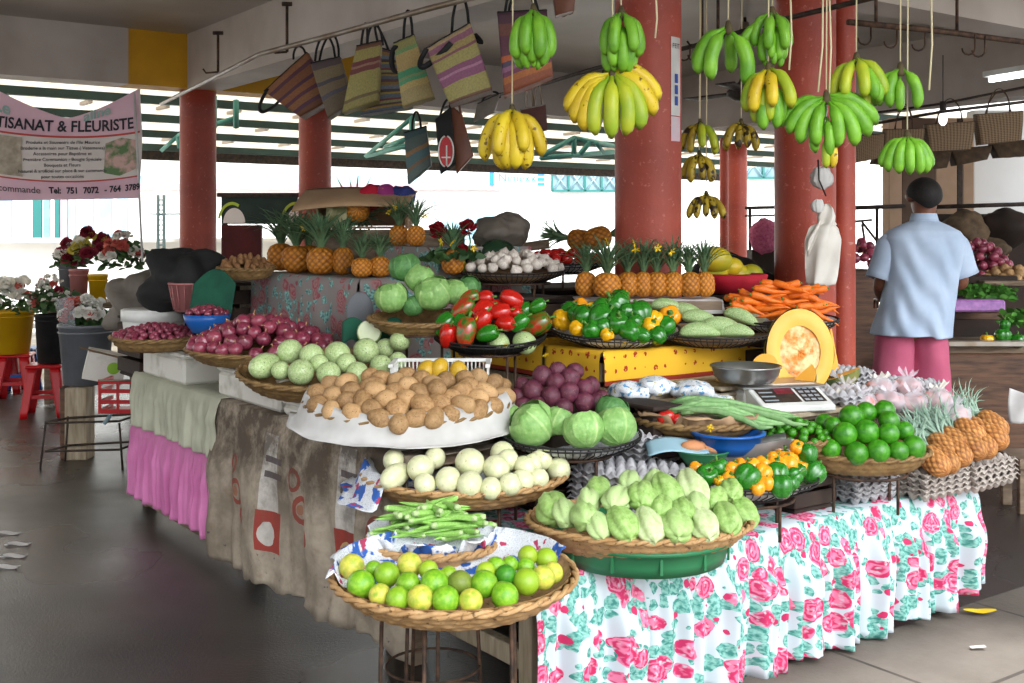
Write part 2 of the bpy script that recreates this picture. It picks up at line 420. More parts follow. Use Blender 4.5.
m_wegg=mat('white_gourd_skin','#dedcb6','#c9cd9c',scale=2.2,rough=.3,spec=.5,rnd=.12,spots=('#a8946a',6,.66,.72))
m_wegg_cap=mat('gourd_scar','#9c8a5a',rough=.8)
m_potato=mat('potato_skin','#b08a5e','#8f6c44',scale=3.5,rough=.65,bump=.5,bscale=16,bd=.003,rnd=.3,spots=('#5e442c',9,.62,.68),c3='#c09a6c')
m_mango=mat('small_yellow_mango','#d3a52a','#b8962a',scale=10,rough=.4)
m_gourd=mat('speckled_gourd_skin','#9ab674','#c2cf9a',scale=9,lo=.38,hi=.62,rough=.35,spots=('#4d5a34',7,.64,.68),rnd=.15,detail=2)
m_flesh=mat('pale_gourd_flesh','#dfe6c8','#cfd9ae',scale=12,rough=.5)
m_onion=mat('red_onion_skin','#6e1c34','#9c4258',scale=2.2,stretch=(3,3,.5),rough=.28,spec=.7,rnd=.4,c3='#8e3a4c',spots=('#c08a90',3.4,.64,.72))
m_onionneck=mat('dry_onion_neck','#b88a6a',rough=.8)
m_beet=mat('purple_sweet_potato_skin','#6b3042','#4a2030',scale=3,rough=.45,bump=.5,bscale=14,bd=.003,rnd=.3,spots=('#8a6a5a',8,.64,.7))
m_cab=mat('cabbage_leaf','#94bc70','#74a254',scale=2.5,rough=.45,tint=True,bump=.5,bscale=9,bd=.006,rnd=.15)
m_cabD=mat('dark_cabbage_leaf','#5c8f4e','#41703a',scale=2.5,rough=.5,tint=True,bump=.5,bscale=9,bd=.006)
m_bellg=mat('green_pepper_skin','#2c7d1e','#1d6414',scale=7,rough=.16,spec=.7,rnd=.2)
m_belly=mat('yellow_pepper_skin','#eab51a','#e6a212',scale=7,rough=.18,spec=.6,rnd=.1)
m_bello=mat('orange_pepper_skin','#ef8f1a','#eaa21c',scale=7,rough=.2,spec=.6,rnd=.1)
m_bellr=mat('red_pepper_skin','#c81f14','#a8180f',scale=7,rough=.16,spec=.7,rnd=.15)
m_bellrg=mat('red_green_pepper_skin','#a8321a','#3c6a1e',scale=1.6,lo=.42,hi=.58,rough=.18,spec=.7)
m_stem=mat('green_stem','#5d8a35','#4a742a',scale=20,rough=.6)
m_pine=mat('pineapple_rind','#d08a34','#b8701f',scale=2.4,rough=.5,tint=True,rnd=.25,bump=.4,bscale=20)
m_pinecrown=mat('pineapple_leaf','#6a8a62','#3f5f44',scale=1.5,rough=.5,rnd=.3)
m_pinecrown2=mat('pale_pineapple_leaf','#9cb4a0','#6a8a76',scale=1.5,rough=.5,rnd=.2)
m_petal=mat('yellow_petal','#eccb1a','#dcb412',scale=20,rough=.6)
m_rosered=mat('red_petal','#a80f24','#7c0a1a',scale=20,rough=.6)
m_garlic=mat('garlic_skin','#e9e3d8','#c4b4a8',scale=3,stretch=(3,3,.6),rough=.5,rnd=.15)
m_tomato=mat('tomato_skin','#c2221c','#b01a18',scale=6,rough=.16,spec=.7,rnd=.12)
m_carrot=mat('carrot_skin','#e8771e','#d8651a',scale=14,rough=.45,rnd=.15,bump=.2,bscale=50)
m_okra=mat('okra_skin','#7fb04c','#96c466',scale=14,rough=.5,rnd=.2)
m_okracap=mat('okra_cap','#b9cf94','#a4bf7c',scale=20,rough=.6)
m_bitter=mat('speckled_cucumber_skin','#739a54','#b4c490',scale=13,lo=.45,hi=.53,rough=.45,bump=.4,bscale=16,bd=.002)
m_leek=mat('leek_leaf','#6f9a5c','#8bb078',scale=12,stretch=(4,4,1),rough=.5,rnd=.3)
m_pumpskin=mat('pumpkin_rind','#4f6238','#8a8a4c',scale=12,rough=.5,bump=.3)
m_pumpfl=mat('pumpkin_flesh','#efa83c','#f0b452',scale=7,rough=.5)
m_pumpseed=mat('pumpkin_pulp','#d9832a','#e8c890',scale=24,lo=.42,hi=.58,rough=.5,bump=.6,bscale=40)
m_melon=mat('dark_watermelon_skin','#16281a','#24402a',scale=10,rough=.25)
m_papaya=mat('papaya_skin','#cfae24','#7c9a2a',scale=7,rough=.35)
m_eggcard=mat('grey_egg_carton','#b9b7b9','#9c999b',scale=12,rough=.9,bump=.4,bscale=120)
m_eggcard2=mat('beige_egg_carton','#b7ada4','#998e86',scale=12,rough=.9,bump=.4,bscale=120)
m_ban_g=mat('green_banana_skin','#7fb834','#5a9420',scale=2.5,rough=.42,tint=True,rnd=.14)
m_ban_yg=mat('yellow_green_banana_skin','#b5bc2c','#8aa828',scale=2,rough=.42,tint=True,rnd=.12)
m_ban_y=mat('yellow_banana_skin','#dcc22c','#c4a422',scale=2,rough=.42,tint=True,rnd=.1,spots=('#6b4a18',11,.62,.67))
m_ban_b=mat('spotted_banana_skin','#b89f2c','#8a7422',scale=2,rough=.45,tint=True,rnd=.1,spots=('#2e2010',5,.52,.58))
m_bancrown=mat('banana_crown','#5c5030','#3f3622',scale=14,rough=.8)
m_leaf=mat('foliage','#31502c','#4a6c38',scale=10,rough=.6,rnd=.3)
m_skin=mat('brown_skin','#7b4c36','#6b4030',scale=8,rough=.5,sss=.05)
m_hair=mat('black_hair','#0f0c0b','#1d1815',scale=60,rough=.7,bump=.5,bscale=120)
m_shirt=mat('pale_blue_cotton','#b4c4d8','#a2b4ca',scale=6,rough=.85,bump=.15,bscale=200,bd=.001)
m_shorts=mat('pink_cotton','#c0607c','#b0526e',scale=5,rough=.85,bump=.2,bscale=120)
def plastic(name,tr,colr,rough=.15):
    t=NT(name); t.base(rgb(colr),rough,.6); t.b.inputs['Alpha'].default_value=tr; return t.m
m_clear=plastic('clear_plastic_film',.38,'#ece6ec'); m_whitebag=mat('white_carrier_plastic','#d9d4cb','#c4beb4',scale=6,rough=.4,bump=.4,bscale=12,bd=.01)
m_cello=plastic('cellophane',.22,'#e8edf2')
def emit(name,c,st):
    m=bpy.data.materials.new(name); m.use_nodes=True; n=m.node_tree.nodes; n.clear(); e=n.new('ShaderNodeEmission'); o=n.new('ShaderNodeOutputMaterial')
    e.inputs[0].default_value=rgb(c); e.inputs[1].default_value=st; m.node_tree.links.new(e.outputs[0],o.inputs[0]); return m
m_tube=emit('fluorescent_tube','#f4fbff',6.0)
def stripes(name,cols,n=1.0,vert=False):
    """cols: list of (start 0..1, colour) down the bag"""
    t=NT(name); uv=t.uv(); s_=t.new('ShaderNodeSeparateXYZ'); t.link(uv,s_.inputs[0])
    v=s_.outputs[0] if vert else s_.outputs[1]
    v=t.math('FRACT',t.math('MULTIPLY',v,n))
    r=t.new('ShaderNodeValToRGB'); t.link(v,r.inputs[0]); r.color_ramp.interpolation='CONSTANT'
    e=r.color_ramp.elements
    e[0].position=cols[0][0]; e[0].color=rgb(cols[0][1]); e[1].position=cols[1][0]; e[1].color=rgb(cols[1][1])
    for p,c in cols[2:]:
        k=e.new(p); k.color=rgb(c)
    c=t.mix(t.math('MULTIPLY',t.ramp(t.noise(uv,30,3),.4,.6),.25),r.outputs[0],rgb('#3a3028'))
    w=t.new('ShaderNodeTexWave'); t.link(uv,w.inputs[0]); w.inputs['Scale'].default_value=40
    t.base(c,.55,.4); t.bump(w.outputs['Fac'],.25,.003); return t.m
def woven():
    t=NT('woven_palm_leaf'); uv=t.uv(); c=t.new('ShaderNodeTexChecker'); m=t.mapping(uv,(1,1,1),(0,0,0),(0,0,R(45))); t.link(m,c.inputs[0]); c.inputs['Scale'].default_value=24
    c.inputs[1].default_value=rgb('#8a7358'); c.inputs[2].default_value=rgb('#5f4c39'); t.base(c.outputs[0],.7,.3); t.bump(c.outputs[1],.4,.003); return t.m
m_woven=woven()
# ---------------------------------------------------------------- produce, one prototype of each kind (unit size ~ radius 1, scaled on placing)
def small(o,cat): o['category']=cat; return o
def fruit(name,cat,m,prof=None,sc=(1,1,1),n=20,mm=14,fn=None,stem=None,tf=None):
    b=MB(); b.ball((0,0,0),1,n,mm,sc,fn=fn,tf=tf); o=small(b.build(name,m),cat)
    ch=[]
    if stem:
        pn,pm,kind=stem; s_=MB()
        if kind=='dot': s_.lathe([(0.0,sc[2]*1.0+.02),(.09,sc[2]+.012),(.14,sc[2]-.015),(.15,sc[2]-.05)],10)
        if kind=='nub': s_.tube([(0,0,sc[2]*.86),(.02,.02,sc[2]*1.12),(.06,.03,sc[2]*1.3)],[.13,.09,.11],8)
        c=s_.build(pn,pm,o); ch.append(c)
    return Kind(o,*ch)
def limefn(p,th,ph):
    z=p.z; k=1+.16*max(0,(z-.8)/.2)**2 ; return Vector((p.x,p.y,z*k*1.03))
K_lime={'g':fruit('lime','lime',m_lime,fn=limefn,stem=('stem_scar',m_scar,'dot')),
 'y':fruit('lime','lime',m_limeY,fn=limefn,stem=('stem_scar',m_scar,'dot')),
 'd':fruit('lime','lime',m_limeD,fn=limefn,stem=('stem_scar',m_scar,'dot')),
 'o':fruit('lime','lime',m_limeO,fn=limefn,stem=('stem_scar',m_scar,'dot'))}
def chayfn(p,th,ph):
    t=min(1.0,max(0.0,(p.z+1.3)/2.6))       # 0 bottom fat end
    w=1.0-.38*t**1.4; fur=1-.20*abs(cos(2.5*th))**7-.05*abs(cos(5*th+1))+.03*sin(11*th+3*p.z)
    w*=fur; z=p.z
    if t<.12: z+= .16*(abs(cos(th))**3)*(1-t/.12)
    return Vector((p.x*w,p.y*w*.86,z+.04*nz(p,2)))
K_chay={'g':fruit('chayote','chayote',m_chay,sc=(1,1,1.25),n=40,mm=18,fn=chayfn,stem=('stem_nub',m_scar,'dot')),
 'w':fruit('chayote','chayote',m_chayW,sc=(1,1,1.3),n=40,mm=18,fn=chayfn,stem=('stem_nub',m_scar,'dot'))}
def ovfn(p,th,ph): 
    t=(p.z+1)/2; return Vector((p.x*(1-.1*t),p.y*(1-.1*t),p.z+.02*nz(p,2)))
K_wegg=fruit('white_gourd','gourd',m_wegg,sc=(1,1,1.12),fn=ovfn,stem=('stem_scar',m_wegg_cap,'dot'))
K_weggL=fruit('white_gourd','gourd',m_wegg,sc=(1,1,1.75),fn=ovfn,stem=('stem_scar',m_wegg_cap,'dot'))
def potfn(o):
    def f(p,th,ph): return p*(1+.10*nz(p,1.3,o)+.03*nz(p,3.4,o))
    return f
K_pot=[fruit('potato','potato',m_potato,sc=(1.2,.92,.9),n=18,mm=12,fn=potfn(3)),fruit('potato','potato',m_potato,sc=(1.05,1,.92),n=18,mm=12,fn=potfn(9)),fruit('potato','potato',m_potato,sc=(1.38,.95,.9),n=18,mm=12,fn=potfn(17))]
K_gourd=fruit('speckled_gourd','gourd',m_gourd,sc=(1,1,1.08),fn=ovfn,stem=('stem_scar',m_wegg_cap,'dot'))
K_gourdL=fruit('speckled_gourd','gourd',m_gourd,sc=(1,1,1.7),fn=ovfn,stem=('stem_scar',m_wegg_cap,'dot'))
def onfn(p,th,ph):
    z=p.z; r=1.0
    if z>.6: r=1-.55*((z-.6)/.4)**1.2; z=z+.38*((z-.6)/.4)**2
    if z<-.85: z=z-.06
    k=1+.012*cos(9*th); return Vector((p.x*r*k,p.y*r*k,z))
def onion(name='red_onion'):
    b=MB(); b.ball((0,0,0),1,18,12,(1,1,.86),fn=onfn); o=small(b.build(name,m_onion),'onion')
    s_=MB(); s_.tube([(0,0,1.0),(.03,0,1.25),(.10,.03,1.42)],[.14,.07,.12],7); return Kind(o,s_.build('dry_neck',m_onionneck,o))
K_onion=onion(); 
b=MB(); b.ball((0,0,0),1,10,7,(1,1,.9),fn=onfn); K_shallot=Kind(small(b.build('small_red_onion',m_onion),'onion'))
K_beet=fruit('purple_sweet_potato','sweet potato',m_beet,sc=(1.12,1,.98),fn=potfn(5),stem=('root_end',m_scar,'dot'))
def cabbage(m,seed,lv=5):
    rnd=random.Random(seed); b=MB()
    def vein(th,ph,cth):
        d=(th-cth+PI)%(2*PI)-PI; q=abs(d)*sin(ph); main=max(0,1-q/.05)
        side=max(0,1-abs(((ph*3.2-abs(d)*1.6)%.5)-.25)/.05)*min(1,q*4)*.55; return max(main,side)*1.35
    c0=rnd.uniform(0,6)
    b.ball((0,0,0),1,44,26,(1,1,.9),fn=lambda p,th,ph:p*(1+.03*nz(p,2,seed)+.018*vein(th,ph,c0)),tf=lambda a,c:(lambda k:(1+.5*k,1+.25*k,1+.5*k))(vein(2*PI*a,PI*c,c0)))
    o=small(b.build('cabbage',m),'cabbage'); ch=[]
    for i in range(lv):
        th0=2*PI*i/lv+rnd.uniform(-.3,.3); span=rnd.uniform(1.0,1.35); top=rnd.uniform(.55,1.0); L=MB()
        def g(a,c,th0=th0,span=span,top=top,i=i):
            ph=PI-(PI-top)*c; w=span*(1-.5*abs(c-.55)**2*3); th=th0+(a-.5)*2*w; e=max(abs(a-.5)*2,c)
            p=Vector((sin(ph)*cos(th),sin(ph)*sin(th),cos(ph)*.92))
            r=1.06+.025*i+.02*nz(p,2,i*5+seed)+.02*vein(th,PI-ph,th0)+.10*max(0,e-.8)*5*(.35+.4*sin(9*th+i))*.5
            return p*r
        def tf(a,c,span=span,top=top,th0=th0):
            ph=PI-(PI-top)*c; k=vein(th0+(a-.5)*2*span,PI-ph,th0); return (1+.6*k,1+.3*k,1+.6*k)
        L.grid(g,22,18,tf=tf); ch.append(L.build('outer_leaf',m,o))
    return Kind(o,*ch)
K_cab=[cabbage(m_cab,1,4),cabbage(m_cab,2,3),cabbage(m_cabD,4,5)]
def bell(m,long=1.0,lobes=4,name='bell_pepper'):
    def f(p,th,ph):
        t=(p.z/long+1)/2; w=.92+.10*t-.12*(1-t)**2; l=1-.15*abs(sin(lobes/2*th))**3 if False else 1-.16*(1-abs(sin(lobes/2*th+.4)))**2
        z=p.z
        r=math.hypot(p.x,p.y)
        if t>.8: z-= .30*max(0,1-r/.6)
        if t<.2: z+= .18*max(0,1-r/.5)
        return Vector((p.x*w*l*1.02,p.y*w*l,z))
    b=MB(); b.ball((0,0,0),1,32,20,(1,1,long),fn=f); o=small(b.build(name,m),'pepper')
    s_=MB(); s_.lathe([(.0,long*.80),(.30,long*.78),(.26,long*.70)],10); s_.tube([(0,0,long*.74),(.03,.02,long*1.0),(.12,.05,long*1.22)],[.13,.10,.14],8)
    return Kind(o,s_.build('stalk',m_stem,o))
K_bell={'g':bell(m_bellg),'y':bell(m_belly,.9),'o':bell(m_bello,.9),'r':bell(m_bellr,1.35,3),'x':bell(m_bellrg,1.5,3),'G':bell(m_bellg,1.45,3)}
def pineapple(mcrown,cl=1.4,nl=34,seed=1,mb=None):
    rnd=random.Random(seed); N=11; K=4.0
    def cells(th,t):
        a=N*th/(2*PI)+K*t; c=N*th/(2*PI)-K*t
        return (abs(sin(PI*a))*abs(sin(PI*c)))**.5
    def f(a,c):
        th=2*PI*a; z=-1.12+2.24*c; w=(1-abs(2*c-1)**3.2)**.5 if 0<c<1 else 0
        w*= .96+.04*cos(PI*(c-.45)); e=cells(th,c)
        r=w*(.92+.13*e); return (r*cos(th),r*sin(th),z)
    def tf(a,c):
        e=cells(2*PI*a,c); k=.28+.95*e; return (k,k*(.88+.12*e),k*.75+.06)
    b=MB(); b.grid(f,66,44,True,False,tf=tf); o=small(b.build('pineapple',mb or m_pine),'pineapple')
    L=MB()
    for i in range(nl):
        t=i/nl; az=i*2.4; out=(1-t)*1.15+.12; ln=cl*(.55+.45*math.sin(PI*min(1,t*.8+.25)))*rnd.uniform(.85,1.12); w=.16*(1-.35*t)
        d=Vector((cos(az),sin(az),0)); base=Vector((0,0,1.0+.25*t))+d*.22*(1-t)
        def g(a,c,d=d,base=base,out=out,ln=ln,w=w):
            s_=d.cross(Vector((0,0,1))); bend=out*(.25+.75*c)
            p=base+(d*sin(bend)+Vector((0,0,1))*cos(bend))*ln*c; ww=w*(1-c)**.7*(.75+.6*c)
            return p+s_*ww*(2*a-1)+(-d*cos(bend)+Vector((0,0,1))*sin(bend))*ww*.6*((2*a-1)**2)
        L.grid(g,2,6)
    return Kind(o,L.build('crown',mcrown,o))
K_pine=[pineapple(m_pinecrown,3.6,44,1),pineapple(m_pinecrown,4.1,46,2)]
K_pineP=pineapple(m_pinecrown2,2.9,44,3,mat('pale_pineapple_rind','#cf9458','#a86a3c',scale=3,rough=.55,tint=True,rnd=.25,bump=.5,bscale=20))
def flower5(m,name='yellow_flower'):
    b=MB()
    for i in range(5):
        a0=2*PI*i/5
        def g(u,v,a0=a0):
            r=v; w=.55*math.sin(PI*min(1,v*.9+.08)); a=a0+(u-.5)*w*1.6
            return (r*cos(a),r*sin(a),.25*v-.35*v*v+.1*sin(8*u))
        b.grid(g,4,5)
    b.ball((0,0,.08),.18,8,6); return Kind(small(b.build(name,m),'flower'))
K_flower=flower5(m_petal)
def garlicfn(p,th,ph):
    z=p.z; r=1-.08*abs(cos(3.5*th))**4
    if z>.5: r*=1-.62*((z-.5)/.4)**1 if z<.9 else .38; z=z+.8*((z-.5)/.4)**2*.5
    return Vector((p.x*r,p.y*r,z))
K_garlic=fruit('garlic_bulb','garlic',m_garlic,sc=(1,1,.85),n=21,mm=10,fn=garlicfn)
K_tom=fruit('tomato','tomato',m_tomato,sc=(1,1,.88),n=14,mm=10,stem=('calyx',m_stem,'dot'))
K_calam=fruit('small_green_lime','lime',m_green,sc=(1,1,.95),n=12,mm=8)
K_go=fruit('green_orange','orange',m_green,sc=(1,1,.97),n=22,mm=14,stem=('stem_scar',m_scar,'dot'))
K_mango=fruit('small_yellow_mango','mango',m_mango,sc=(1.2,1,.9),n=12,mm=8)
b=MB(); b.tube([(0,0,-1),(.01,.01,-.6),(-.03,.0,0),(.02,.01,.5),(0,.02,.92),(0,0,1)],[.015,.06,.105,.14,.15,.07],10); o=small(b.build('carrot',m_carrot),'carrot')
b=MB(); b.tube([(0,0,.98),(.02,0,1.08)],[.05,.035],6); K_carrot=Kind(o,b.build('stalk_stub',m_stem,o))
def ok():
    b=MB()
    def g(a,c):
        th=2*PI*a; z=-1+1.85*c; r=.13*(c**.55)*(1+.10*cos(5*th)); bend=.10*(z*z)
        return (r*cos(th)+bend,r*sin(th),z)
    b.grid(g,20,8,True); o=small(b.build('okra_pod',m_okra),'okra'); s_=MB(); s_.tube([(.07,0,.83),(.085,0,.92),(.10,0,1.0)],[.145,.10,.085],10); return Kind(o,s_.build('cap',m_okracap,o))
K_okra=ok()
def cuke(m,name,cat):
    b=MB()
    def f(p,th,ph): return Vector((p.x*(1+.05*cos(6*th))*(1-.15*(p.z/2.6)),p.y*(1+.05*cos(6*th)),p.z))+Vector((.06*p.z*p.z,0,0))
    b.ball((0,0,0),1,24,16,(1,1,2.7),fn=f); return Kind(small(b.build(name,m),cat))
K_cuke=cuke(m_bitter,'speckled_cucumber','cucumber')
def banana_proto(m):
    b=MB(); path=[];rad=[]; n=11
    x=z=0.0; 
    for i in range(n):
        t=i/(n-1); path.append((x,0,z)); a=R(52-68*t)          # leans out then turns down
        x+=sin(a)*.1; z-=cos(a)*.1
        r=.13*min(1,(max(0,t-.10)/.22+.30))*(1 if t<.80 else max(.22,1-((t-.80)/.2)**2.0*.78)); rad.append(r)
    def tf(t): return (.33,.26,.2) if t>.97 else ((.85,.95,.7) if t<.12 else (1,1,1))
    b.tube(path,rad,7,tf=tf); return b,path
def make_ban(m):
    b,p=banana_proto(m); o=b.build('banana',m); KB=o; return o
BAN={}
for k,m in(('g',m_ban_g),('yg',m_ban_yg),('y',m_ban_y),('b',m_ban_b)):
    b,_=banana_proto(m); me=b.build('banana',m); BAN[k]=me.data; bpy.data.objects.remove(me)
def bunch(label,px,py,s_,L,spec,hang=None,string=True,facing=0,group='banana bunches hung over the stall'):
    """spec: list of (azimuth deg, height drop m, lean deg, length factor, kind)"""
    c=P(px,py,s_); root=thing('banana_bunch',label,'bananas',c,group,(0,0,R(facing)))
    cb=MB(); cb.tube([(0,0,.026),(.002,0,.008),(0,0,-.012),(0,0,-.022)],[.007,.013,.019,.014],9); cb.build('crown',m_bancrown,root)
    for az,dz,lean,lf,k in spec:
        o=bpy.data.objects.new('banana',BAN[k]); col.objects.link(o); o.parent=root
        a=R(az); off=Vector((cos(a)*.012,sin(a)*.012,dz))
        o.matrix_basis=Matrix.LocRotScale(off,(Matrix.Rotation(a,3,'Z')@Matrix.Rotation(R(-lean),3,'Y')).to_euler(),Vector((L*lf,L*lf*random.uniform(.92,1.08),L*lf)))
    if string:
        top=hang or (c+Vector((0,0,3.06-c.z))); sb=MB(); sb.tube([c+Vector((0,-.002,.03)),(c+top)/2+Vector((.004,0,0)),top],.0028,5)
        T(sb.build('hanging_string',m_string),'pale string holding the '+label.split(',')[0].replace('bunch of ','')[:60],'string','strings that hold the banana bunches')
    return root
def fan(k,n,az0,az1,dz=0,lean=0,lf=1.0,k2=None,j=6):
    out=[]
    for i in range(n):
        t=i/max(1,n-1); out.append((az0+(az1-az0)*t+random.uniform(-j,j),dz+random.uniform(-.005,.005),lean+random.uniform(-5,5),lf*random.uniform(.93,1.05),(k2 if k2 and random.random()<.4 else k)))
    return out
# ---------------------------------------------------------------- baskets and stands
def wicker(B,label,depth=.09,m=None,stakes=34,courses=7,flare=.70,parent=None,rimt=.0095,group=None):
    m=m or m_wick; b=MB(); Rr=B.R; sy=B.ry
    ns=stakes*4; nm=courses*4
    def prof(c):
        if c<.35: k=c/.35; return flare*Rr*k,-depth
        k=(c-.35)/.65; return Rr*(flare+(1-flare)*k**.75),-depth*(1-k**1.3)
    def f(a,c,off=0,inner=False):
        th=2*PI*a; r,z=prof(c); w=.0045*cos(stakes*th+PI*int(c*courses))*abs(sin(PI*c*courses)) if r>.02 else 0
        w2=.0035*abs(sin(PI*c*courses))
        if inner: r-=.012; z+=.010; w=-w
        return ((r+w+w2)*cos(th),(r+w+w2)*sin(th)*sy,z-(w2 if c<.35 else 0))
    b.grid(lambda a,c:f(a,c),ns,nm,True,False,flip=False)
    b.grid(lambda a,c:f(a,c,inner=True),ns,nm,True,False,flip=True)
    o=b.build('wicker_basket',m); o.matrix_world=B.M; T(o,label,'basket',group)
    r_=MB()
    for ph0 in(0,PI):
        pts=[]; n=stakes*6
        for i in range(n+1):
            th=2*PI*i/n; q=th*stakes/2+ph0; rr=Rr+rimt*.55*cos(q); z=rimt*.55*sin(q)
            pts.append((rr*cos(th),rr*sin(th)*sy,z))
        r_.tube(pts,rimt*.72,6,False)
    rim=r_.build('braided_rim',m,o)
    return o
def wirebowl(B,label,depth=.07,liner=None,n=54,m=None,base=.62,group=None):
    m=m or m_wire; b=MB(); Rr=B.R; sy=B.ry
    b.ring((0,0,0),Rr,.004,56,6,sy); b.ring((0,0,-.012),Rr*.99,.003,56,6,sy); b.ring((0,0,-depth),Rr*base,.0035,40,6,sy)
    for i in range(n):
        th=2*PI*i/n; c,s_=cos(th),sin(th)
        b.tube([(Rr*c,Rr*s_*sy,0),(Rr*.93*c,Rr*.93*s_*sy,-depth*.45),(Rr*base*c,Rr*base*s_*sy,-depth)],.0021,4,False)
    o=b.build('wire_bowl',m); o.matrix_world=B.M; T(o,label,'bowl',group)
    if liner:
        l=MB()
        def g(a,c):
            th=2*PI*a; r=Rr*(.975*c+.0); k=max(0,(c-base)/(1-base)); c2=c*.975; z=-depth+.004 if c2<base else (-depth+depth*.55*(c2-base)/(.93-base)+.003 if c2<.93 else -depth*.45*(1-(c2-.93)/.07)+.002)
            return (r*cos(th),r*sin(th)*sy,z+.003*sin(7*th)*c)
        l.grid(g,48,12,True); l.build('paper_liner',liner,o)
    return o
def stand(c,Rr,ztop,zbot,label,legs=4,m=None,spread=1.0,a0=.6,group='wire stands under the baskets'):
    m=m or m_rust; root=thing('wire_stand',label,'stand',(c[0],c[1],zbot),group)
    h=ztop-zbot; r_=MB(); r_.ring((0,0,h-.006),Rr,.005,44,6); r_.build('ring',m,root)
    for i in range(legs):
        a=a0+2*PI*i/legs; l=MB(); l.tube([(Rr*cos(a),Rr*sin(a),h-.006),(Rr*spread*cos(a),Rr*spread*sin(a),.0)],.0055,6); l.build('leg',m,root)
    if h>.25:
        r2=MB(); r2.ring((0,0,h*.35),Rr*(.35*1+.65*spread),.004,40,6); r2.build('lower_ring',m,root)
    return root
def sheet(fn,nu,nv,name,m,label=None,cat='cloth',parent=None,th=.0015,uvf=None,group=None):
    b=MB(); b.grid(fn,nu,nv,uvf=uvf); o=b.build(name,m,parent)
    so=o.modifiers.new('thick','SOLIDIFY'); so.thickness=th; so.offset=0
    if label:T(o,label,cat,group)
    return o
def liner_sheet(B,name,m,label,az0=0,az1=360,rin=.3,rout=1.08,drop=.03,depth=.07,wav=.01,group=None,cat='paper',ragged=.05):
    """loose sheet lying in a basket and folding out over its rim between two azimuths"""
    Rr=B.R; sy=B.ry
    def g(a,c):
        th=R(az0+(az1-az0)*a); rr=rin+(rout+ragged*sin(7*th+1)+ragged*.6*sin(13*th)-rin)*c
        if rr<.97: z=-depth*max(0,1-(rr/.95)**1.6)+.004
        else: z=.017-drop*min(1,((rr-.97)/.15))
        r_=min(rr,1.0+ (rr-1.0)*.75)*Rr
        return (r_*cos(th),r_*sin(th)*sy,z+wav*nz((rr*6,th*3,0),1)*(1 if rr>.6 else .3)+ (.025 if rr>.95 else 0))
    n=max(12,int(abs(az1-az0)/5))
    o=sheet(g,n,18,name,m,label,cat,group=group); o.matrix_world=B.M; return o
# ---------------------------------------------------------------- the market hall
RM=Matrix.Rotation(ROT,4,'Z')
def uvbox(u0,u1,v0,v1,z0,z1,bev=0):
    """box aligned with the stall grid; returned as (centre,dims,matrix)"""
    c=W((u0+u1)/2,(v0+v1)/2,(z0+z1)/2); return Matrix.Translation(c)@RM,(abs(u1-u0),abs(v1-v0),z1-z0)
def ubox(name,m,u0,u1,v0,v1,z0,z1,bev=0,parent=None):
    M_,d=uvbox(u0,u1,v0,v1,z0,z1); b=MB(); b.box((0,0,0),d,None,bev); o=b.build(name,m); 
    o.matrix_world=M_
    return o
b=MB(); b.smooth=False; 
b.grid(lambda a,c:W(-9+24*a,-4.5+13.5*c,0),24,14); S(b.build('floor',m_floor))
b=MB(); b.smooth=False; b.grid(lambda a,c:W(-30+70*a,9+30*c,-.01),4,4); S(b.build('ground_outside',m_concrete))
pv=ubox('pavement',m_paver,.35,9.0,-4.0,-.02,-.06,.012); S(pv)
cei=ubox('ceiling',m_ceiling,-5.0,9.5,-1.6,7.15,3.07,3.22); S(cei)
def beam(name,m,u0,u1,v0,v1,z0=2.62,z1=3.07): return S(ubox(name,m,u0,u1,v0,v1,z0,z1))
beam('trim_beam_long',m_beam,1.54,1.84,-1.6,6.82)
beam('trim_beam_rear_left',m_beam,-5,1.05,6.82,7.12)
beam('trim_beam_rear_ochre',m_ochre,1.05,3.3,6.83,7.12,2.62,3.07)
beam('trim_beam_rear_right',m_beam,3.3,9.5,6.82,7.12)
beam('trim_beam_cross',m_beam,1.84,9.5,1.2,1.45)
beam('trim_beam_right',m_beam,6.75,7.05,1.45,6.82,2.5)
# red columns
def column(name,x,y,r,h,label,group='red round columns'):
    b=MB(); b.lathe([(0,0),(r,0)]+[(r,h*i/12) for i in range(1,13)]+[(r*1.02,h),(0,h)],40)
    o=b.build(name,m_red,None,(x,y,0)); return T(o,label,'column',group)
pc=P(648,232,221); column('round_column',pc.x,pc.y,.15,2.62,'thick red round column standing behind the row of upright pineapples')
pc2=P(805,232,203); column('round_column',pc2.x,pc2.y,.148,2.63,'thick worn red round column with a white carrier bag hung on it')
p=P(843,232,198); column('slim_round_column',p.x,p.y,.062,2.63,'slim red pipe column just right of the thick column with the white bag')
p=P(198,232,117); column('round_column',p.x,p.y,.152,2.62,'red round column on the left beyond the flower bouquets')
p=P(315,232,107); column('round_column',p.x,p.y,.15,2.62,'red round column behind the open cardboard box and hanging totes')
p=P(736,232,73); column('round_column',p.x,p.y,.15,2.62,'far red round column seen between the two nearer thick columns')
p=P(724,232,78); column('slim_round_column',p.x,p.y,.055,2.62,'thin dark red pipe column touching the far round column')
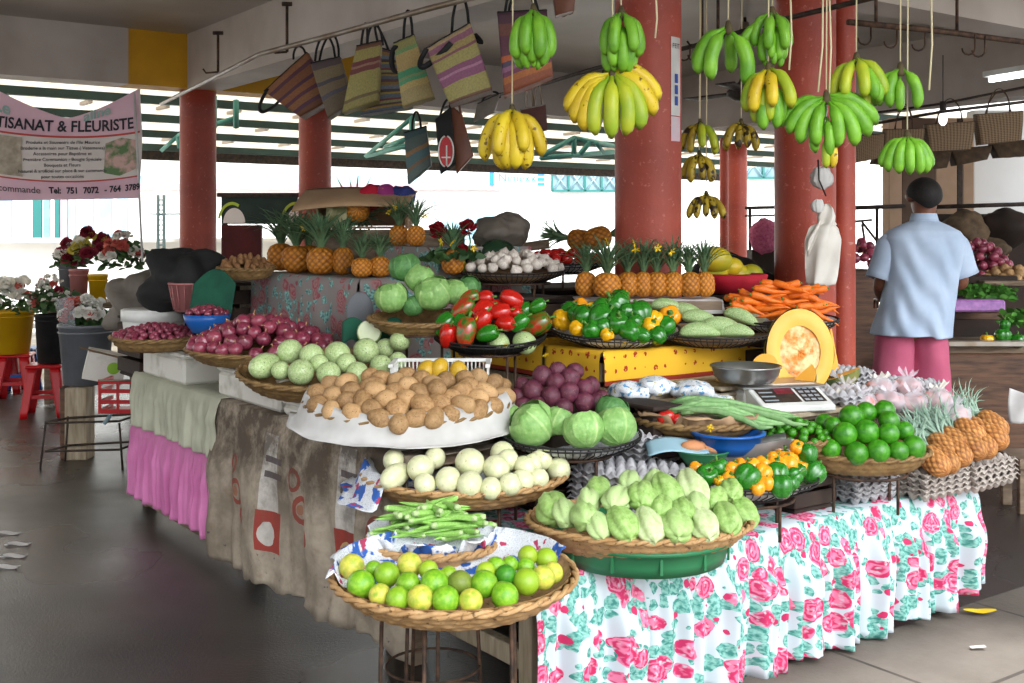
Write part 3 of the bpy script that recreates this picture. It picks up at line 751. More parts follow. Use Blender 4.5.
# posters on the centre column
def on_col(c,r,az0,az1,z0,z1,name,m,label,cat):
    b=MB(); b.grid(lambda a,k:(c.x+r*cos(R(az0+(az1-az0)*a)),c.y+r*sin(R(az0+(az1-az0)*a)),z0+(z1-z0)*k),6,8); o=b.build(name,m); return T(o,label,cat)
m_blueink=mat('blue_ink','#27408c'); m_darkink=mat('dark_ink','#26262c'); m_pinkpaper=mat('pink_paper','#cfa9b4','#bfb7bb',scale=30,rough=.8)
FONT=[]
def text_mesh(body,size,fn,name,m,parent=None,bold=0.0,align='LEFT'):
    cu=bpy.data.curves.new('t','FONT'); cu.body=body; cu.size=size; cu.align_x=align; cu.offset=bold; cu.resolution_u=3; cu.fill_mode='FRONT'
    o=bpy.data.objects.new('t',cu); col.objects.link(o); dg=bpy.context.evaluated_depsgraph_get(); dg.update()
    me=bpy.data.meshes.new_from_object(o.evaluated_get(dg)); bpy.data.objects.remove(o); bpy.data.curves.remove(cu)
    for v in me.vertices: v.co=fn(v.co.x,v.co.y)
    me.materials.clear(); me.materials.append(m); me.name=name
    k=bpy.data.objects.new(name,me); col.objects.link(k)
    if parent:k.parent=parent
    return k
def colz(py): return HC-(py-HY)/221
zt,zb=colz(41),colz(143)
po=thing('paper_notice','tall white paper notice strip pasted on the thick red centre column','notice',pc)
def strip(a,k,z0,z1,r=.1525): 
    th=R(-55+27*a); return Vector((r*cos(th),r*sin(th),z0+(z1-z0)*k-pc.z))
b=MB(); b.grid(lambda a,k:strip(a,k,colz(118),zt),6,10); b.build('white_sheet',m_paper,po)
b=MB(); b.grid(lambda a,k:strip(a,k,zb,colz(119)),6,6); b.build('pink_sheet',m_pinkpaper,po)
def tcol(x,y): th=R(-53)+x/.154; return Vector((.1545*cos(th),.1545*sin(th),y+colz(52)-pc.z))
text_mesh('FEIT.',.031,tcol,'lettering',m_darkink,po)
for i,z in enumerate((82,93,104)):
    b=MB(); b.grid(lambda a,k:strip(.3+.35*a,k,colz(z+4),colz(z-5),.154),3,3); b.build('blue_print_mark',m_blueink,po)
# ---------------------------------------------------------------- awning of the yard roof beyond
m_panel=mat('translucent_roof_sheet','#efe9dc','#ddd5c4',scale=2,rough=.6)
m_panel.node_tree.nodes['Principled BSDF'].inputs['Transmission Weight'].default_value=0
tl=m_panel.node_tree; tb=tl.nodes.new('ShaderNodeBsdfTranslucent'); tb.inputs[0].default_value=rgb('#cfc4b0'); mx=tl.nodes.new('ShaderNodeMixShader'); mx.inputs[0].default_value=.5
outn=[n for n in tl.nodes if n.type=='OUTPUT_MATERIAL'][0]; tl.links.new(tl.nodes['Principled BSDF'].outputs[0],mx.inputs[1]); tl.links.new(tb.outputs[0],mx.inputs[2]); tl.links.new(mx.outputs[0],outn.inputs[0])
def roofz(v): return 2.98-(v-7.2)*.073
b=MB(); 
b.grid(lambda a,c:W(-9+24*a,7.2+6.3*c,roofz(7.2+6.3*c)+.12+.018*sin(2*PI*a*24/.22)),640,4); S(b.build('trim_yard_roof',m_panel))
b=MB(); b.smooth=False
for i in range(6):
    v=7.5+i*1.16; z=roofz(v)+.06
    c=W(3,v,z); b.box(c,(24,.09,.09),Matrix.Translation(c)@RM@Matrix.Translation(-c))
S(b.build('trim_purlins',m_dkgreen))
b=MB(); b.smooth=False
for i in range(28):
    u=-8.5+i*.85
    for v in (8.08,9.24,10.4,11.56,12.72): 
        c=W(u,v,roofz(v)+.09); b.box(c,(.05,.34,.04),Matrix.Translation(c)@RM@Matrix.Translation(-c))
S(b.build('trim_roof_clips',m_beam))
v=13.5; c=W(3,v,roofz(v)+.02); b=MB(); b.smooth=False; b.box(c,(24,.12,.22),Matrix.Translation(c)@RM@Matrix.Translation(-c)); S(b.build('trim_eave',m_dkmetal))
def truss(name,pts,label,s0):
    b=MB(); 
    for a,c in pts:
        b.tube([P(*a),P(*c)],.03,4)
    return T(b.build(name,m_teal),label,'roof truss','teal roof trusses')
truss('roof_truss',[((366,156,86),(412,118,100)),((366,156,86),(420,142,98)),((385,147,88),(404,140,97)),((412,118,100),(412,160,99))],'teal steel truss under the roof behind the hanging totes',86)
truss('roof_truss',[((541,156,90),(574,138,88)),((574,138,88),(614,146,80)),((541,158,90),(614,152,80)),((574,138,88),(574,154,88)),((590,142,86),(580,154,86)),((596,143,86),(604,153,83))],'teal steel truss under the roof left of the centre column',86)
truss('roof_truss',[((162,150,88),(178,136,92)),((178,136,92),(236,118,98)),((236,100,99),(236,128,98)),((178,136,92),(180,148,92)),((214,96,100),(214,128,98))],'teal steel bracket by the left red column under the yard roof',86)
# outside wall, shutters, windows
m_tealfar=mat('sunlit_teal_paint','#2c6e6a')
m_pink=mat('pink_band','#c08a96','#b0a0a0',scale=3,rough=.8); m_glass=mat('grey_blue_glass','#6f8c96','#8aa4ac',scale=3,rough=.2); m_shut=mat('pale_blue_shutter','#9fc0cd','#8fb3c2',scale=3,rough=.6)
b=MB(); b.smooth=False; b.box((0,27,1.58),(44,.3,3.16)); S(b.build('wall_outside',m_white_wall))
b=MB(); b.smooth=False; b.box((0,30,2.5),(64,.3,6.4)); S(b.build('wall_far_building',m_white_wall))
b=MB(); b.smooth=False; b.box((-7.4,17.2,.68),(9.6,.25,1.2)); b.box((-7.4,17.15,1.30),(9.7,.4,.06)); S(b.build('wall_yard_low',m_white_wall))
def rect(name,m,x0,y0,x1,y1,d,th,label,cat,group=None,par=None,kind=None):
    s_=F/d; a=P(x0,y0,s_); c=P(x1,y1,s_); b=MB(); b.smooth=False
    b.box(((a.x+c.x)/2,d,(a.z+c.z)/2),(abs(c.x-a.x),th,abs(a.z-c.z))); o=b.build(name,m,par)
    if not par: T(o,label,cat,group,kind)
    return o
rect('trim_pink_band',m_pink,130,184,500,190,26.7,.2,None,None,kind='structure')
rect('trim_blue_band',m_shut,90,176,520,184,26.7,.15,None,None,kind='structure')
for i,(x0,x1,mm_) in enumerate(((0,12,m_shut),(33,42,m_tealfar),(44,50,m_glass),(55,60,m_tealfar),(61,68,m_pink),(69,76,m_shut),(84,94,m_shut),(100,112,m_shut),(118,128,m_shut))):
    rect('shutter_board',mm_,x0,198,x1,318,19.0,.06,['pale blue shutter at the far left under the banner','teal upright shutter board under the banner','grey glazed strip beside the teal shutter board','narrow teal shutter board under the banner','pink upright shutter board under the banner','pale shutter board right of the pink board','pale shutter board fourth from the banner edge post','pale shutter board behind the flowers','pale shutter board nearest the banner edge'][i],'shutter','upright shutter boards across the yard')
def lattice(px0,py0,px1,py1,d,n,label):
    s_=F/d; a=P(px0,py0,s_); c=P(px1,py1,s_); root=thing('lattice_window',label,'window',((a.x+c.x)/2,d,c.z)); w=c.x-a.x; h=a.z-c.z; b=MB(); b.smooth=False
    b.box((0,0,h/2),(w,.03,h)); b.build('pane',m_glass,root); f=MB(); f.smooth=False; t=.05
    for z in(0,h): f.box((0,-.04,z),(w,.06,t))
    for i in range(n+1): f.box((-w/2+w*i/n,-.04,h/2),(t,.06,h))
    f.build('frame',m_tealfar,root); g=MB()
    for i in range(n):
        x0=-w/2+w*i/n; x1=x0+w/n; g.tube([(x0,-.05,0),(x1,-.05,h)],.016,4); g.tube([(x1,-.05,0),(x0,-.05,h)],.016,4)
    g.build('cross_braces',m_shut,root)
lattice(552,169,618,191,26.7,4,'teal lattice window in the white wall left of the centre column')
lattice(744,150,782,178,26.7,2,'teal lattice window between the far column and the second thick column')
# white shop sign with pale blue lettering
a=P(487,164,43.2); c=P(546,190,43.2); sg=thing('shop_sign','white sign board with pale blue lettering across the yard','sign',((a.x+c.x)/2,F/43.2,(a.z+c.z)/2))
b=MB(); b.smooth=False; b.box((0,0,0),(c.x-a.x,.04,a.z-c.z)); b.build('board',m_white_wall,sg)
m_palebl=mat('pale_blue_ink','#2f86c4')
text_mesh('Nimexx',.273,lambda x,y:Vector((x-.43,-.04,y-.11)),'lettering',m_palebl,sg)
b=MB(); b.smooth=False; b.box((-.57,-.03,0),(.10,.02,.37)); b.build('blue_mark',m_palebl,sg)
b=MB(); b.smooth=False
for i in range(4): b.box((.57,-.03,-.17+.115*i),(.16,.02,.07))
b.build('striped_mark',m_palebl,sg)
rect('white_gate_panel',m_shut,434,197,494,296,25,.08,'pale grey white metal gate panel across the yard behind the roses','gate')
b=MB(); s_=F/14.0
for x in(158,164,): b.tube([P(x,195,s_),P(x,348,s_)],.02,5)
b.tube([P(150,214,s_),P(190,214,s_)],.01,4)
for y in range(200,262,5): b.tube([P(158,y,s_),P(164,y,s_)],.008,4)
T(b.build('slim_ladder_post',m_glass),'slim grey ladder like post outside left of the red column','post')
# green sign board of the kiosk with pale half ovals, red panel underneath
d=10.9; s_=F/d; kb=thing('kiosk_board','dark green kiosk board with two white half ovals and lime arcs','board',P(262,210,s_))
o=kb.location
def loc(x,y,dd=0): return P(x,y,s_)-o+Vector((0,dd,0))
b=MB(); b.smooth=False; a=loc(222,197); c=loc(298,224); b.box(((a.x+c.x)/2,0,(a.z+c.z)/2),(c.x-a.x,.05,a.z-c.z)); b.build('green_panel',m_dkgreen,kb)
b=MB(); b.smooth=False; a=loc(218,193); c=loc(300,197); b.box(((a.x+c.x)/2,0,(a.z+c.z)/2),(c.x-a.x,.09,a.z-c.z)); b.build('top_rail',m_dkmetal,kb)
b=MB()
for x in(224,296): b.tube([loc(x,222,.03),loc(x,380,.03)],.03,6)
b.build('posts',m_dkmetal,kb)
m_limeink=mat('lime_ink','#b5d24a')
for x0 in(235,298):
    b=MB(); b.grid(lambda a,k:loc(x0+11*k*cos(PI*a),223-15*k*sin(PI*a),-.032),16,3); b.build('white_half_oval',m_white_wall,kb)
    b=MB(); b.grid(lambda a,k:loc(x0-2+(14+3*k)*cos(R(60+110*a))*.85,222-(17+3*k)*sin(R(60+110*a)),-.034),12,1); b.build('lime_arc',m_limeink,kb)
kr=rect('red_side_panel',mat('dull_red_paint','#5c1418','#3f0f12',scale=5),222,225,262,380,10.9,.05,'dark red panel below the green kiosk board','panel')
# ---------------------------------------------------------------- pipes, hooks, lights, fan
def pipe(name,pts,r,m,label,cat='pipe',n=8): 
    b=MB(); b.tube(pts,r,n); return T(b.build(name,m),label,cat)
zp=2.35
def PZ(x,y,z): return P(x,y,(y-HY)/(HC-z))
A=[PZ(161,104,zp),PZ(260,54,zp),PZ(340,33,zp),PZ(427,9,zp),Vector((.9,3.3,zp))]
pipe('hanging_rail',A,.013,m_alu,'long pale rail that the striped totes hang from')
Bp=[Vector((-.5,8.6,zp)),PZ(540,85,zp),PZ(600,67,zp),PZ(690,47,zp),PZ(780,20,zp),Vector((1.95,3.6,zp))]
pipe('hanging_rail',Bp,.012,m_dkmetal,'dark rail passing behind the centre column')
Cp=[PZ(848,22,zp),PZ(930,30,zp),PZ(1024,42,zp),Vector((3.4,6.3,zp))]
pipe('hanging_rail',Cp,.014,m_rust,'rusty rail with meat hooks at the upper right')
def hook(x,y,s_,L=.10,label='',m=None):
    c=P(x,y,s_); b=MB(); pts=[c,c+Vector((0,0,-L*.55))]+[c+Vector((.022-.026*cos(PI*k/6)-.0,0,-L*.62-.026*sin(PI*k/6))) for k in range(0,7)]
    pts=[c,c+Vector((0,0,-L*.5))]+[c+Vector((-.03+.03*cos(PI*k/6),0,-L*.6-.03*sin(PI*k/6))) for k in range(7)]
    b.tube(pts,.0045,6); return T(b.build('hook',m or m_rust),label,'hook','iron hooks on the rails')
for x,y,lab in((897,27,'large rusty hook hanging under the right rail, leftmost of the big ones'),(975,34,'large rusty hook on the right rail above the fluorescent tube'),(925,30,'twisted wire hook hanging mid way along the right rail'),(871,24,'small hook at the left end of the right rail'),(985,36,'bent wire hook beside the large hook near the tube')):
    hook(x,y,216,.11,lab)
hook(603,70,179,.07,'small hook on the dark rail left of the centre column'); hook(690,46,200,.07,'small hook on the dark rail right of the centre column'); hook(700,44,200,.09,'wire hook beside the ceiling fan rod')
def hanger(x,ytop,ybot,s_,label):
    b=MB(); b.tube([P(x,ytop,s_),P(x,ybot,s_)],.008,6); b.tube([P(x-5,ytop,s_),P(x+5,ytop,s_)],.012,6); b.tube([P(x,ybot,s_),P(x-12,ybot+1,s_),P(x-15,ybot-3,s_)],.006,5)
    return T(b.build('rail_hanger',m_rust),label,'bracket','rods that hold the rails')
hanger(287,4,52,188,'iron hanger rod holding the pale rail above the first tote'); hanger(218,33,72,165,'iron hanger rod nearest the left red column')
for i,(x,y0,s_) in enumerate(((702,-40,200),(718,-40,204),(876,-30,220),(957,-40,210))):
    hanger(x,y0,[44,38,24,32][i],s_,['thin rod hanging left of the ceiling fan','thin rod hanging in front of the ceiling fan','iron rod at the left of the right rail','iron rod in the middle of the right rail'][i])
# ceiling fan
fc=P(745,90,130); fan_=thing('ceiling_fan','dark ceiling fan hanging from the slab right of the centre column','fan',fc)
b=MB(); b.tube([(0,0,.10),(0,0,3.07-fc.z)],.012,8); b.build('down_rod',m_dkmetal,fan_)
b=MB(); b.lathe([(0,.12),(.03,.12),(.05,.06),(.10,.03),(.14,-.01),(.14,-.05),(.08,-.08),(0,-.085)],24); b.build('motor',m_dkmetal,fan_)
b=MB(); b.lathe([(0,.52),(.03,.52),(.045,.42),(.02,.36),(0,.36)],14); b.build('canopy_cup',m_alu,fan_)
for i in range(3):
    a=R(5+120*i); b=MB(); b.grid(lambda p,q:Matrix.Rotation(a,3,'Z')@Vector((.13+.48*q,(p-.5)*(.07+.07*q),-.02+.012*(p-.5))),3,6); o=b.build('blade',m_dkmetal,fan_); o.modifiers.new('t','SOLIDIFY').thickness=.006
def tube_light(a,c,label):
    root=thing('tube_light',label,'lamp',(a+c)/2); m_=(a+c)/2
    b=MB(); b.tube([a-m_,c-m_],.019,10); b.build('glowing_tube',m_tube,root)
    d=(c-a).normalized(); h=MB(); h.smooth=False
    q=d.to_track_quat('X','Z').to_matrix().to_4x4(); h.box((0,0,.045),((c-a).length+.08,.06,.04),q); h.build('housing',m_white,root)
tube_light(P(990,80,135),P(1034,73,140),'lit fluorescent tube under the ceiling at the right edge')
lf=thing('tube_light_fitting','unlit grey tube fitting under the ceiling at the upper left','lamp',P(35,32,122))
b=MB(); b.tube([P(-20,25,122)-lf.location,P(70,38,122)-lf.location],.03,8); b.build('housing',m_steel,lf); b=MB(); b.tube([P(-18,30,121)-lf.location,P(62,42,121)-lf.location],.014,8); b.build('tube',m_white,lf)
lb=thing('bare_bulb','bare light bulb hanging above the woven baskets at the right','lamp',P(943,115,150)); b=MB(); b.ball((0,0,-.03),.028,12,10,(1,1,1.5)); b.build('glowing_bulb',emit('bulb_glow','#f2f8ff',1.6),lb)
b=MB(); b.tube([(0,0,.03),(0,0,.09)],.022,10); b.tube([(0,0,.09),(0,0,.4)],.004,5); b.build('socket',m_dkmetal,lb)
# ---------------------------------------------------------------- the banner
bd=P(65,140,150); bs=150.0; d=bd.y
banner=thing('fabric_banner','pink and white craft and florist banner hanging at the left','banner',bd)
def BX(px,py):   # photo position on the hanging sheet -> local point, slightly billowing
    p=P(px,py,bs)-bd; return Vector((p.x,.05*sin(p.x*4.0)+.02*sin(p.z*9+p.x*3),p.z))
def top(x): 
    t=(x-66)/66.0; return 118-27*abs(t)**1.25 if abs(t)<2 else 90
def bot(x): return 201-(x/140)*3
m_bpink=mat('banner_pink','#dcb6c0','#d0a6b4',scale=3,rough=.6); m_bwhite=mat('banner_white','#d8cfc8','#cbbfb8',scale=3,rough=.6); m_bred=mat('banner_red','#b8453c',rough=.6)
def band(fa,fb,name,m,x0=-70,x1=137,off=0.0,n=44,k=6):
    b=MB(); b.grid(lambda a,c:BX(x0+(x1-x0)*a,fa(x0+(x1-x0)*a)+(fb(x0+(x1-x0)*a)-fa(x0+(x1-x0)*a))*c)+Vector((0,-off,0)),n,k); return b.build(name,m,banner)
def curve(y0): return lambda x:y0+6*(1-((x-66)/70)**2)
b_=band(top,bot,'sheet',m_bwhite,k=14,off=0,x1=139)
band(top,lambda x:max(top(x)+4,curve(130)(x)),'pink_top',m_bpink,off=.004,x1=137)
band(lambda x:curve(130)(x),lambda x:curve(132)(x),'red_line',m_bred,off=.006); band(lambda x:curve(176)(x)-1,lambda x:curve(177.5)(x)-1,'red_line',m_bred,off=.006)
band(lambda x:curve(177.5)(x)-1,bot,'pink_foot',m_bpink,off=.004,x1=139)
def warp(x0,y0,amp=3.5,slope=0.0):
    def f(x,y):
        px=x0+x; return BX(px,y0+amp*(1-((px-66)/70)**2)+slope*x-y)+Vector((0,-.010,0))
    return f
text_mesh('ARTISANAT & FLEURISTE',15.5,(lambda w_:(lambda x,y:w_(x*.86,y)))(warp(-16.5,126.5,5)),'headline',m_darkink,banner,.35)
m_gink=mat('grey_ink','#4a4646')
lines=['Produits et Souvenirs de l\'Ile Maurice','Broderie a la main sur Tissus ( Vetements)','Accessoires pour Baptême et','Première Communion - Bougie Spéciale','Bouquets et Fleurs','Naturel & artificiel sur place & sur commande','pour toutes occasions']
for i,t_ in enumerate(lines):
    text_mesh(t_,4.5,lambda x,y,i=i:BX(64+x,144+i*5.7-y+.02*x*-1)+Vector((0,-.010,0)),'small_print',m_gink,banner,.05,'CENTER')
text_mesh('vos',9.5,warp(-17,190,4),'foot_word',m_gink,banner,.05); text_mesh('commande',9.3,warp(1,190,4),'foot_word',m_gink,banner,.05)
for x_,w_ in((50.5,'Tel:'),(67,'751'),(83,'7072'),(103.5,'-'),(108.5,'764'),(124,'3789')): text_mesh(w_,8.6,(lambda w2:(lambda x,y:w2(x*.87,y)))(warp(x_,189.5,4)),'phone_word',m_darkink,banner,.3)
m_script=mat('grey_green_script','#8fa8a0'); 
text_mesh('Le',17,lambda x,y:BX(-3+x,110-y+.35*x)+Vector((0,-.012,0)),'script_title',m_script,banner,.5); text_mesh('aline',13,lambda x,y:BX(82+x*1.1,121-y-.34*x)+Vector((0,-.012,0)),'script_title',m_script,banner,.4)
m_bouq=mat('printed_bouquet','#c9a49a','#5d7a4e',scale=14,lo=.42,hi=.58,rough=.6); m_lace=mat('printed_lace','#b5a894','#8f8470',scale=20,rough=.6)
band(lambda x:curve(134)(x)+abs(x-118)*.3,lambda x:curve(173)(x)-abs(x-118)*.3,'printed_bouquet',m_bouq,x0=103,x1=134,off=.006,n=10)
band(lambda x:curve(134)(x),lambda x:curve(173)(x),'printed_lace',m_lace,x0=-60,x1=26,off=.006,n=20)
b=MB(); b.tube([P(133,92,bs)+Vector((0,.03,0)),P(141,262,bs)+Vector((0,.03,0))],.008,6); T(b.build('banner_cord',m_paper),'thin pale cord hanging down from the banner edge','cord')
# ---------------------------------------------------------------- tables and cloths
def gbox(b,u0,u1,v0,v1,z0,z1,o=Vector((0,0,0)),bev=.004):
    c=W((u0+u1)/2,(v0+v1)/2,(z0+z1)/2)-o; b.box((0,0,0),(u1-u0,v1-v0,z1-z0),Matrix.Translation(c)@RM,bev)
def table(label,u0,u1,v0,v1,zt,legs,m=m_pale_wood,rails=()):
    o=W((u0+u1)/2,(v0+v1)/2,0); t=thing('market_table',label,'table',o)
    b=MB(); gbox(b,u0,u1,v0,v1,zt-.035,zt,o); b.build('tabletop',m,t)
    for (u,v) in legs:
        b=MB(); gbox(b,u-.03,u+.03,v-.03,v+.03,0,zt-.035,o); b.build('leg',m,t)
    for r in rails:
        b=MB(); gbox(b,*r,o=o); b.build('rail',m,t)
    return t
table('low wooden table under the rose print tablecloth',.05,2.13,.03,.95,.44,[(.12,.10),(2.09,.08),(2.09,.88),(.12,.88),(1.1,.10)],rails=[(.12,.16,.1,.88,.14,.2),(2.05,2.17,.05,.12,.15,.22)])
table('long wooden table under the stained cloth and pink skirt',.04,.98,.60,3.50,.70,[(.10,.72),(.10,2.0),(.10,3.40),(.9,.72),(.9,2.0),(.9,3.4)],m=m_wood,rails=[(.02,.06,1.75,3.4,.05,.14)])
def drape(name,m,label,e0,e1,nrm,depth,ztop,zb,fold=.018,freq=16,seed=0,nu=220,amp2=.012,hem=.02,outs=.012,back=0,th=.003,ragged=0):
    """cloth lying on a table top and falling over one edge. e0->e1 along the edge, nrm outward in the grid frame"""
    (u0,v0),(u1,v1)=e0,e1; L=math.hypot(u1-u0,v1-v0); H=ztop-min(zb(0),zb(1)); D=depth; ns=26; nt=12
    def f(a,c):
        s_=a*L; u=u0+(u1-u0)*a; v=v0+(v1-v0)*a
        if c<nt/(nt+ns):
            k=1-c*(nt+ns)/nt; off=-D*k; z=ztop+.004+.004*nz((s_*9,k*5,seed),1)
            return W(u+nrm[0]*off,v+nrm[1]*off,z)
        k=(c*(nt+ns)-nt)/ns; h=(ztop-zb(a))*k
        g=min(1,k*2.5); ph=s_*freq+1.6*nz((s_*1.7,seed,0),1)+seed
        w=fold*(.25+.75*g)*(sin(ph)+.45*sin(2.3*ph+1.3*k+seed)+.3*sin(4.1*ph-k))*g
        w+=amp2*nz((s_*3,k*3,seed+5),1)*g
        off=outs+.012*min(1,k*8)+w+fold*1.2*g
        z=ztop+.004-h-(.0 if k<1 else hem*nz((s_*4,seed,2),1)+ragged*nz((s_*11,seed,3),1))
        return W(u+nrm[0]*off,v+nrm[1]*off,z)
    def uvf(a,c):
        y=D*(1-c*(nt+ns)/nt)+0 if c<nt/(nt+ns) else -(c*(nt+ns)-nt)/ns*H
        return (a*L,y+H)
    b=MB(); b.grid(f,nu,nt+ns,uvf=uvf); o=b.build(name,m); so=o.modifiers.new('t','SOLIDIFY'); so.thickness=th; so.offset=0
    if label:T(o,label,'tablecloth')
    return o
drape('tablecloth',m_floral,'white cotton tablecloth printed with pink roses and teal leaves, hanging to the floor',(.03,.0),(2.14,.0),(0,-1),.85,.452,lambda a:.05-.03*math.sin(PI*a)+.05*max(0,a-.8)*5*.6,fold=.028,freq=33,seed=3,nu=520,hem=.03)
def vat(px): 
    p=at_u(px,0); return (-(p.x-CX)*UY+(p.y-CY)*UX)
vA,vB=vat(137),vat(222)
drape('tablecloth',m_stained,'grimy cloth printed with faded red animals hanging from the long table',(0,vB+.03),(0,.55),(-1,0),.6,.708,lambda a:.04+.05*a,fold=.016,freq=13,seed=1,nu=260,hem=.03,amp2=.03,ragged=.02)
sk=thing('table_skirt','cream cloth with a gathered pink ruffle hanging at the far end of the long table','table skirt',W(0,(vA+vB)/2,0))
def addto(o,par): 
    o.parent=par; o.matrix_parent_inverse=par.matrix_world.inverted(); return o
c1=drape('cream_cloth',m_cream,None,(0,vA),(0,vB-.02),(-1,0),.7,.71,lambda a:.455,fold=.011,freq=38,seed=4,nu=240,hem=.0)
c2=drape('pink_ruffle',m_pinkskirt,None,(-.008,vA),(-.008,vB-.02),(-1,0),.004,.465,lambda a:.11,fold=.014,freq=52,seed=4,nu=300,hem=.03)
for c_ in(c1,c2):
    c_.parent=sk; c_.location=Vector((0,0,0))-sk.location
# tiers behind the edge
def covered(name,label,cat,m,u0,u1,v0,v1,z0,z1,fold=.006,freq=20,seed=2,mbox=None,nu=160,group=None):
    """box-shaped tier with a cloth laid over it: top plus four falling sides in one cloth"""
    b=MB(); pts=[]; per=[(u0,v0),(u1,v0),(u1,v1),(u0,v1)]; L=[u1-u0,v1-v0,u1-u0,v1-v0]; tot=sum(L)
    def f(a,c):
        s_=a*tot; i=0
        while i<3 and s_>L[i]: s_-=L[i]; i+=1
        k=s_/L[i]; p=per[i]; q=per[(i+1)%4]; u=p[0]+(q[0]-p[0])*k; v=p[1]+(q[1]-p[1])*k
        if c<.34:
            t=c/.34; cu,cv=(u0+u1)/2,(v0+v1)/2; return W(cu+(u-cu)*t,cv+(v-cv)*t,z1+.003+.003*nz((u*9,v*9,seed),1)*t)
        t=(c-.34)/.66; n=[(0,-1),(1,0),(0,1),(-1,0)][i]; g=min(1,t*3); w=(fold*(sin(a*tot*freq+seed)+.5*sin(a*tot*freq*2.3+2*t))+fold*1.3)*g+.006
        return W(u+n[0]*w,v+n[1]*w,z1-(z1-z0)*t)
    def uvf(a,c): return (a*tot,(z1-z0)*(1-(c-.34)/.66) if c>=.34 else (z1-z0)+.3*(1-c/.34))
    b.grid(f,nu,30,uvf=uvf); o=b.build(name,m); T(o,label,cat,group); return o
def crate(label,u0,u1,v0,v1,z0,z1,m=m_pale_wood,name='wooden_crate',group='wooden crates that hold up the display'):
    o=W((u0+u1)/2,(v0+v1)/2,z0); t=thing(name,label,'crate',o,group); n=max(2,int((z1-z0)/.09))
    b=MB(); gbox(b,u0+.01,u1-.01,v0+.01,v1-.01,z0,z0+.015,o); b.build('base_board',m,t); b=MB(); gbox(b,u0,u1,v0,v1,z1-.015,z1,o); b.build('top_board',m,t)
    b=MB()
    for i in range(n):
        za=z0+.02+(z1-z0-.04)*i/n; zb_=za+(z1-z0-.04)/n*.8
        gbox(b,u0,u1,v0,v0+.012,za,zb_,o); gbox(b,u0,u0+.012,v0,v1,za,zb_,o); gbox(b,u0,u1,v1-.012,v1,za,zb_,o); gbox(b,u1-.012,u1,v0,v1,za,zb_,o)
    b.build('slats',m,t); return t
crate('wooden crate hidden under the yellow cloth',.99,1.88,.83,1.13,.457,.955); crate('wooden crate under the rear yellow cloth',1.0,1.44,1.17,1.95,.0,.95)
covered('yellow_cloth','yellow cloth printed with small red motifs under the pepper bowl','tablecloth',m_yellow,.97,1.93,.80,1.145,.835,.962,.004,14)
covered('yellow_cloth','yellow printed cloth further left, behind the red pepper bowl','tablecloth',m_yellow,.97,1.47,1.16,1.98,.835,.958,.004,14)
crate('wooden crate under the faded print cloth',.55,.95,1.9,3.3,.71,1.20)
covered('faded_cloth','faded blue and red print cloth under the left row of pineapples','tablecloth',m_faded,.50,1.42,1.86,3.02,.80,1.212,.008,16,5)
T(ubox('covered_box',m_faded,.86,1.38,1.8,2.36,1.215,1.352),'print covered box carrying the upper left pineapples','box')
T(ubox('boarded_box',m_wood,.80,1.38,2.37,2.98,1.216,1.432),'grey boarded box under the cardboard carton','box')
crate('low crate carrying the scale',1.0,2.08,.24,.76,.457,.745,m_wood)
t_=ubox('counter_board',m_pale_wood,.98,1.72,.22,.78,.747,.765,.003); T(t_,'pale wooden board under the scale and steel pan','board')
crate('wooden crate behind the yellow cloth under the tomatoes',1.45,2.2,2.0,2.5,.0,1.14,m_darkgoods)
crate('dark crate holding the red cloth bowl of papayas',1.95,2.45,.98,1.5,.0,1.13,m_darkgoods)
crate('dark crate supporting the carrots',1.74,1.93,.70,.79,.77,1.04,m_darkgoods)
crate('dark crate under the garlic bowl',.99,1.28,1.4,1.84,.967,1.14,m_darkgoods)
def foam(u0,u1,v0,v1,z0,z1,label):
    o=W((u0+u1)/2,(v0+v1)/2,z0); t=thing('foam_box',label,'box',o,'white foam boxes on the long table')
    b=MB(); gbox(b,u0,u1,v0,v1,z0,z1-.022,o,.012); b.build('body',m_foam,t); b=MB(); gbox(b,u0-.006,u1+.006,v0-.006,v1+.006,z1-.02,z1,o,.008); b.build('lid',m_foam,t); return t
foam(.0,.34,.66,1.30,.715,.79,'white foam box under the potato basket')
foam(.02,.38,1.62,2.25,.715,.84,'white foam box under the big tray of red onions')
foam(.02,.40,1.32,1.58,.715,.78,'small white foam block under the gourd basket')
foam(.0,.34,2.62,3.2,.715,.855,'dirty pale box under the small onion basket')
# board and cloth under the front pineapple row
a=P(575,299,237); c=P(722,298,237); b=MB()
b.grid(lambda p,q:Vector((a.x+(c.x-a.x)*p,a.y-.07+.26*q,a.z+.0+(-.045*max(0,1-q*6)*(1+.3*sin(9*p)) )+.002*sin(30*p))),60,14); o=b.build('white_board_cover',m_paper); o.modifiers.new('t','SOLIDIFY').thickness=.004; T(o,'white sheet over the shelf that the front pineapples stand on','cloth')
b=MB(); b.smooth=False; b.box(((a.x+c.x)/2,a.y+.06,a.z-.025),(c.x-a.x-.02,.24,.035)); T(b.build('shelf_board',m_wood),'shelf board beneath the white sheet and front pineapples','board')
crate('small crate propping the shelf of front pineapples',1.25,1.62,1.08,1.4,.967,1.09,m_darkgoods)
# ---------------------------------------------------------------- produce
def Z5(x,y): return 320+.2972*x,480+.2972*y
def Z6(x,y): return 500+.3074*x,380+.3074*y
def Z7A(x,y): return 230+.2929*x,320+.2929*y
def Z3(x,y): return 440+.2929*x,200+.2929*y
def Z6A(x,y): return 300+.2634*x,160+.2634*y
def Z7B(x,y): return 744+.3074*x,360+.3074*y
def ZW(x,y): return 600+.1953*x,380+.1953*y
def tfm(L,Zf,k): return [(*Zf(a[0],a[1]),a[2]*k,*a[3:]) for a in L]
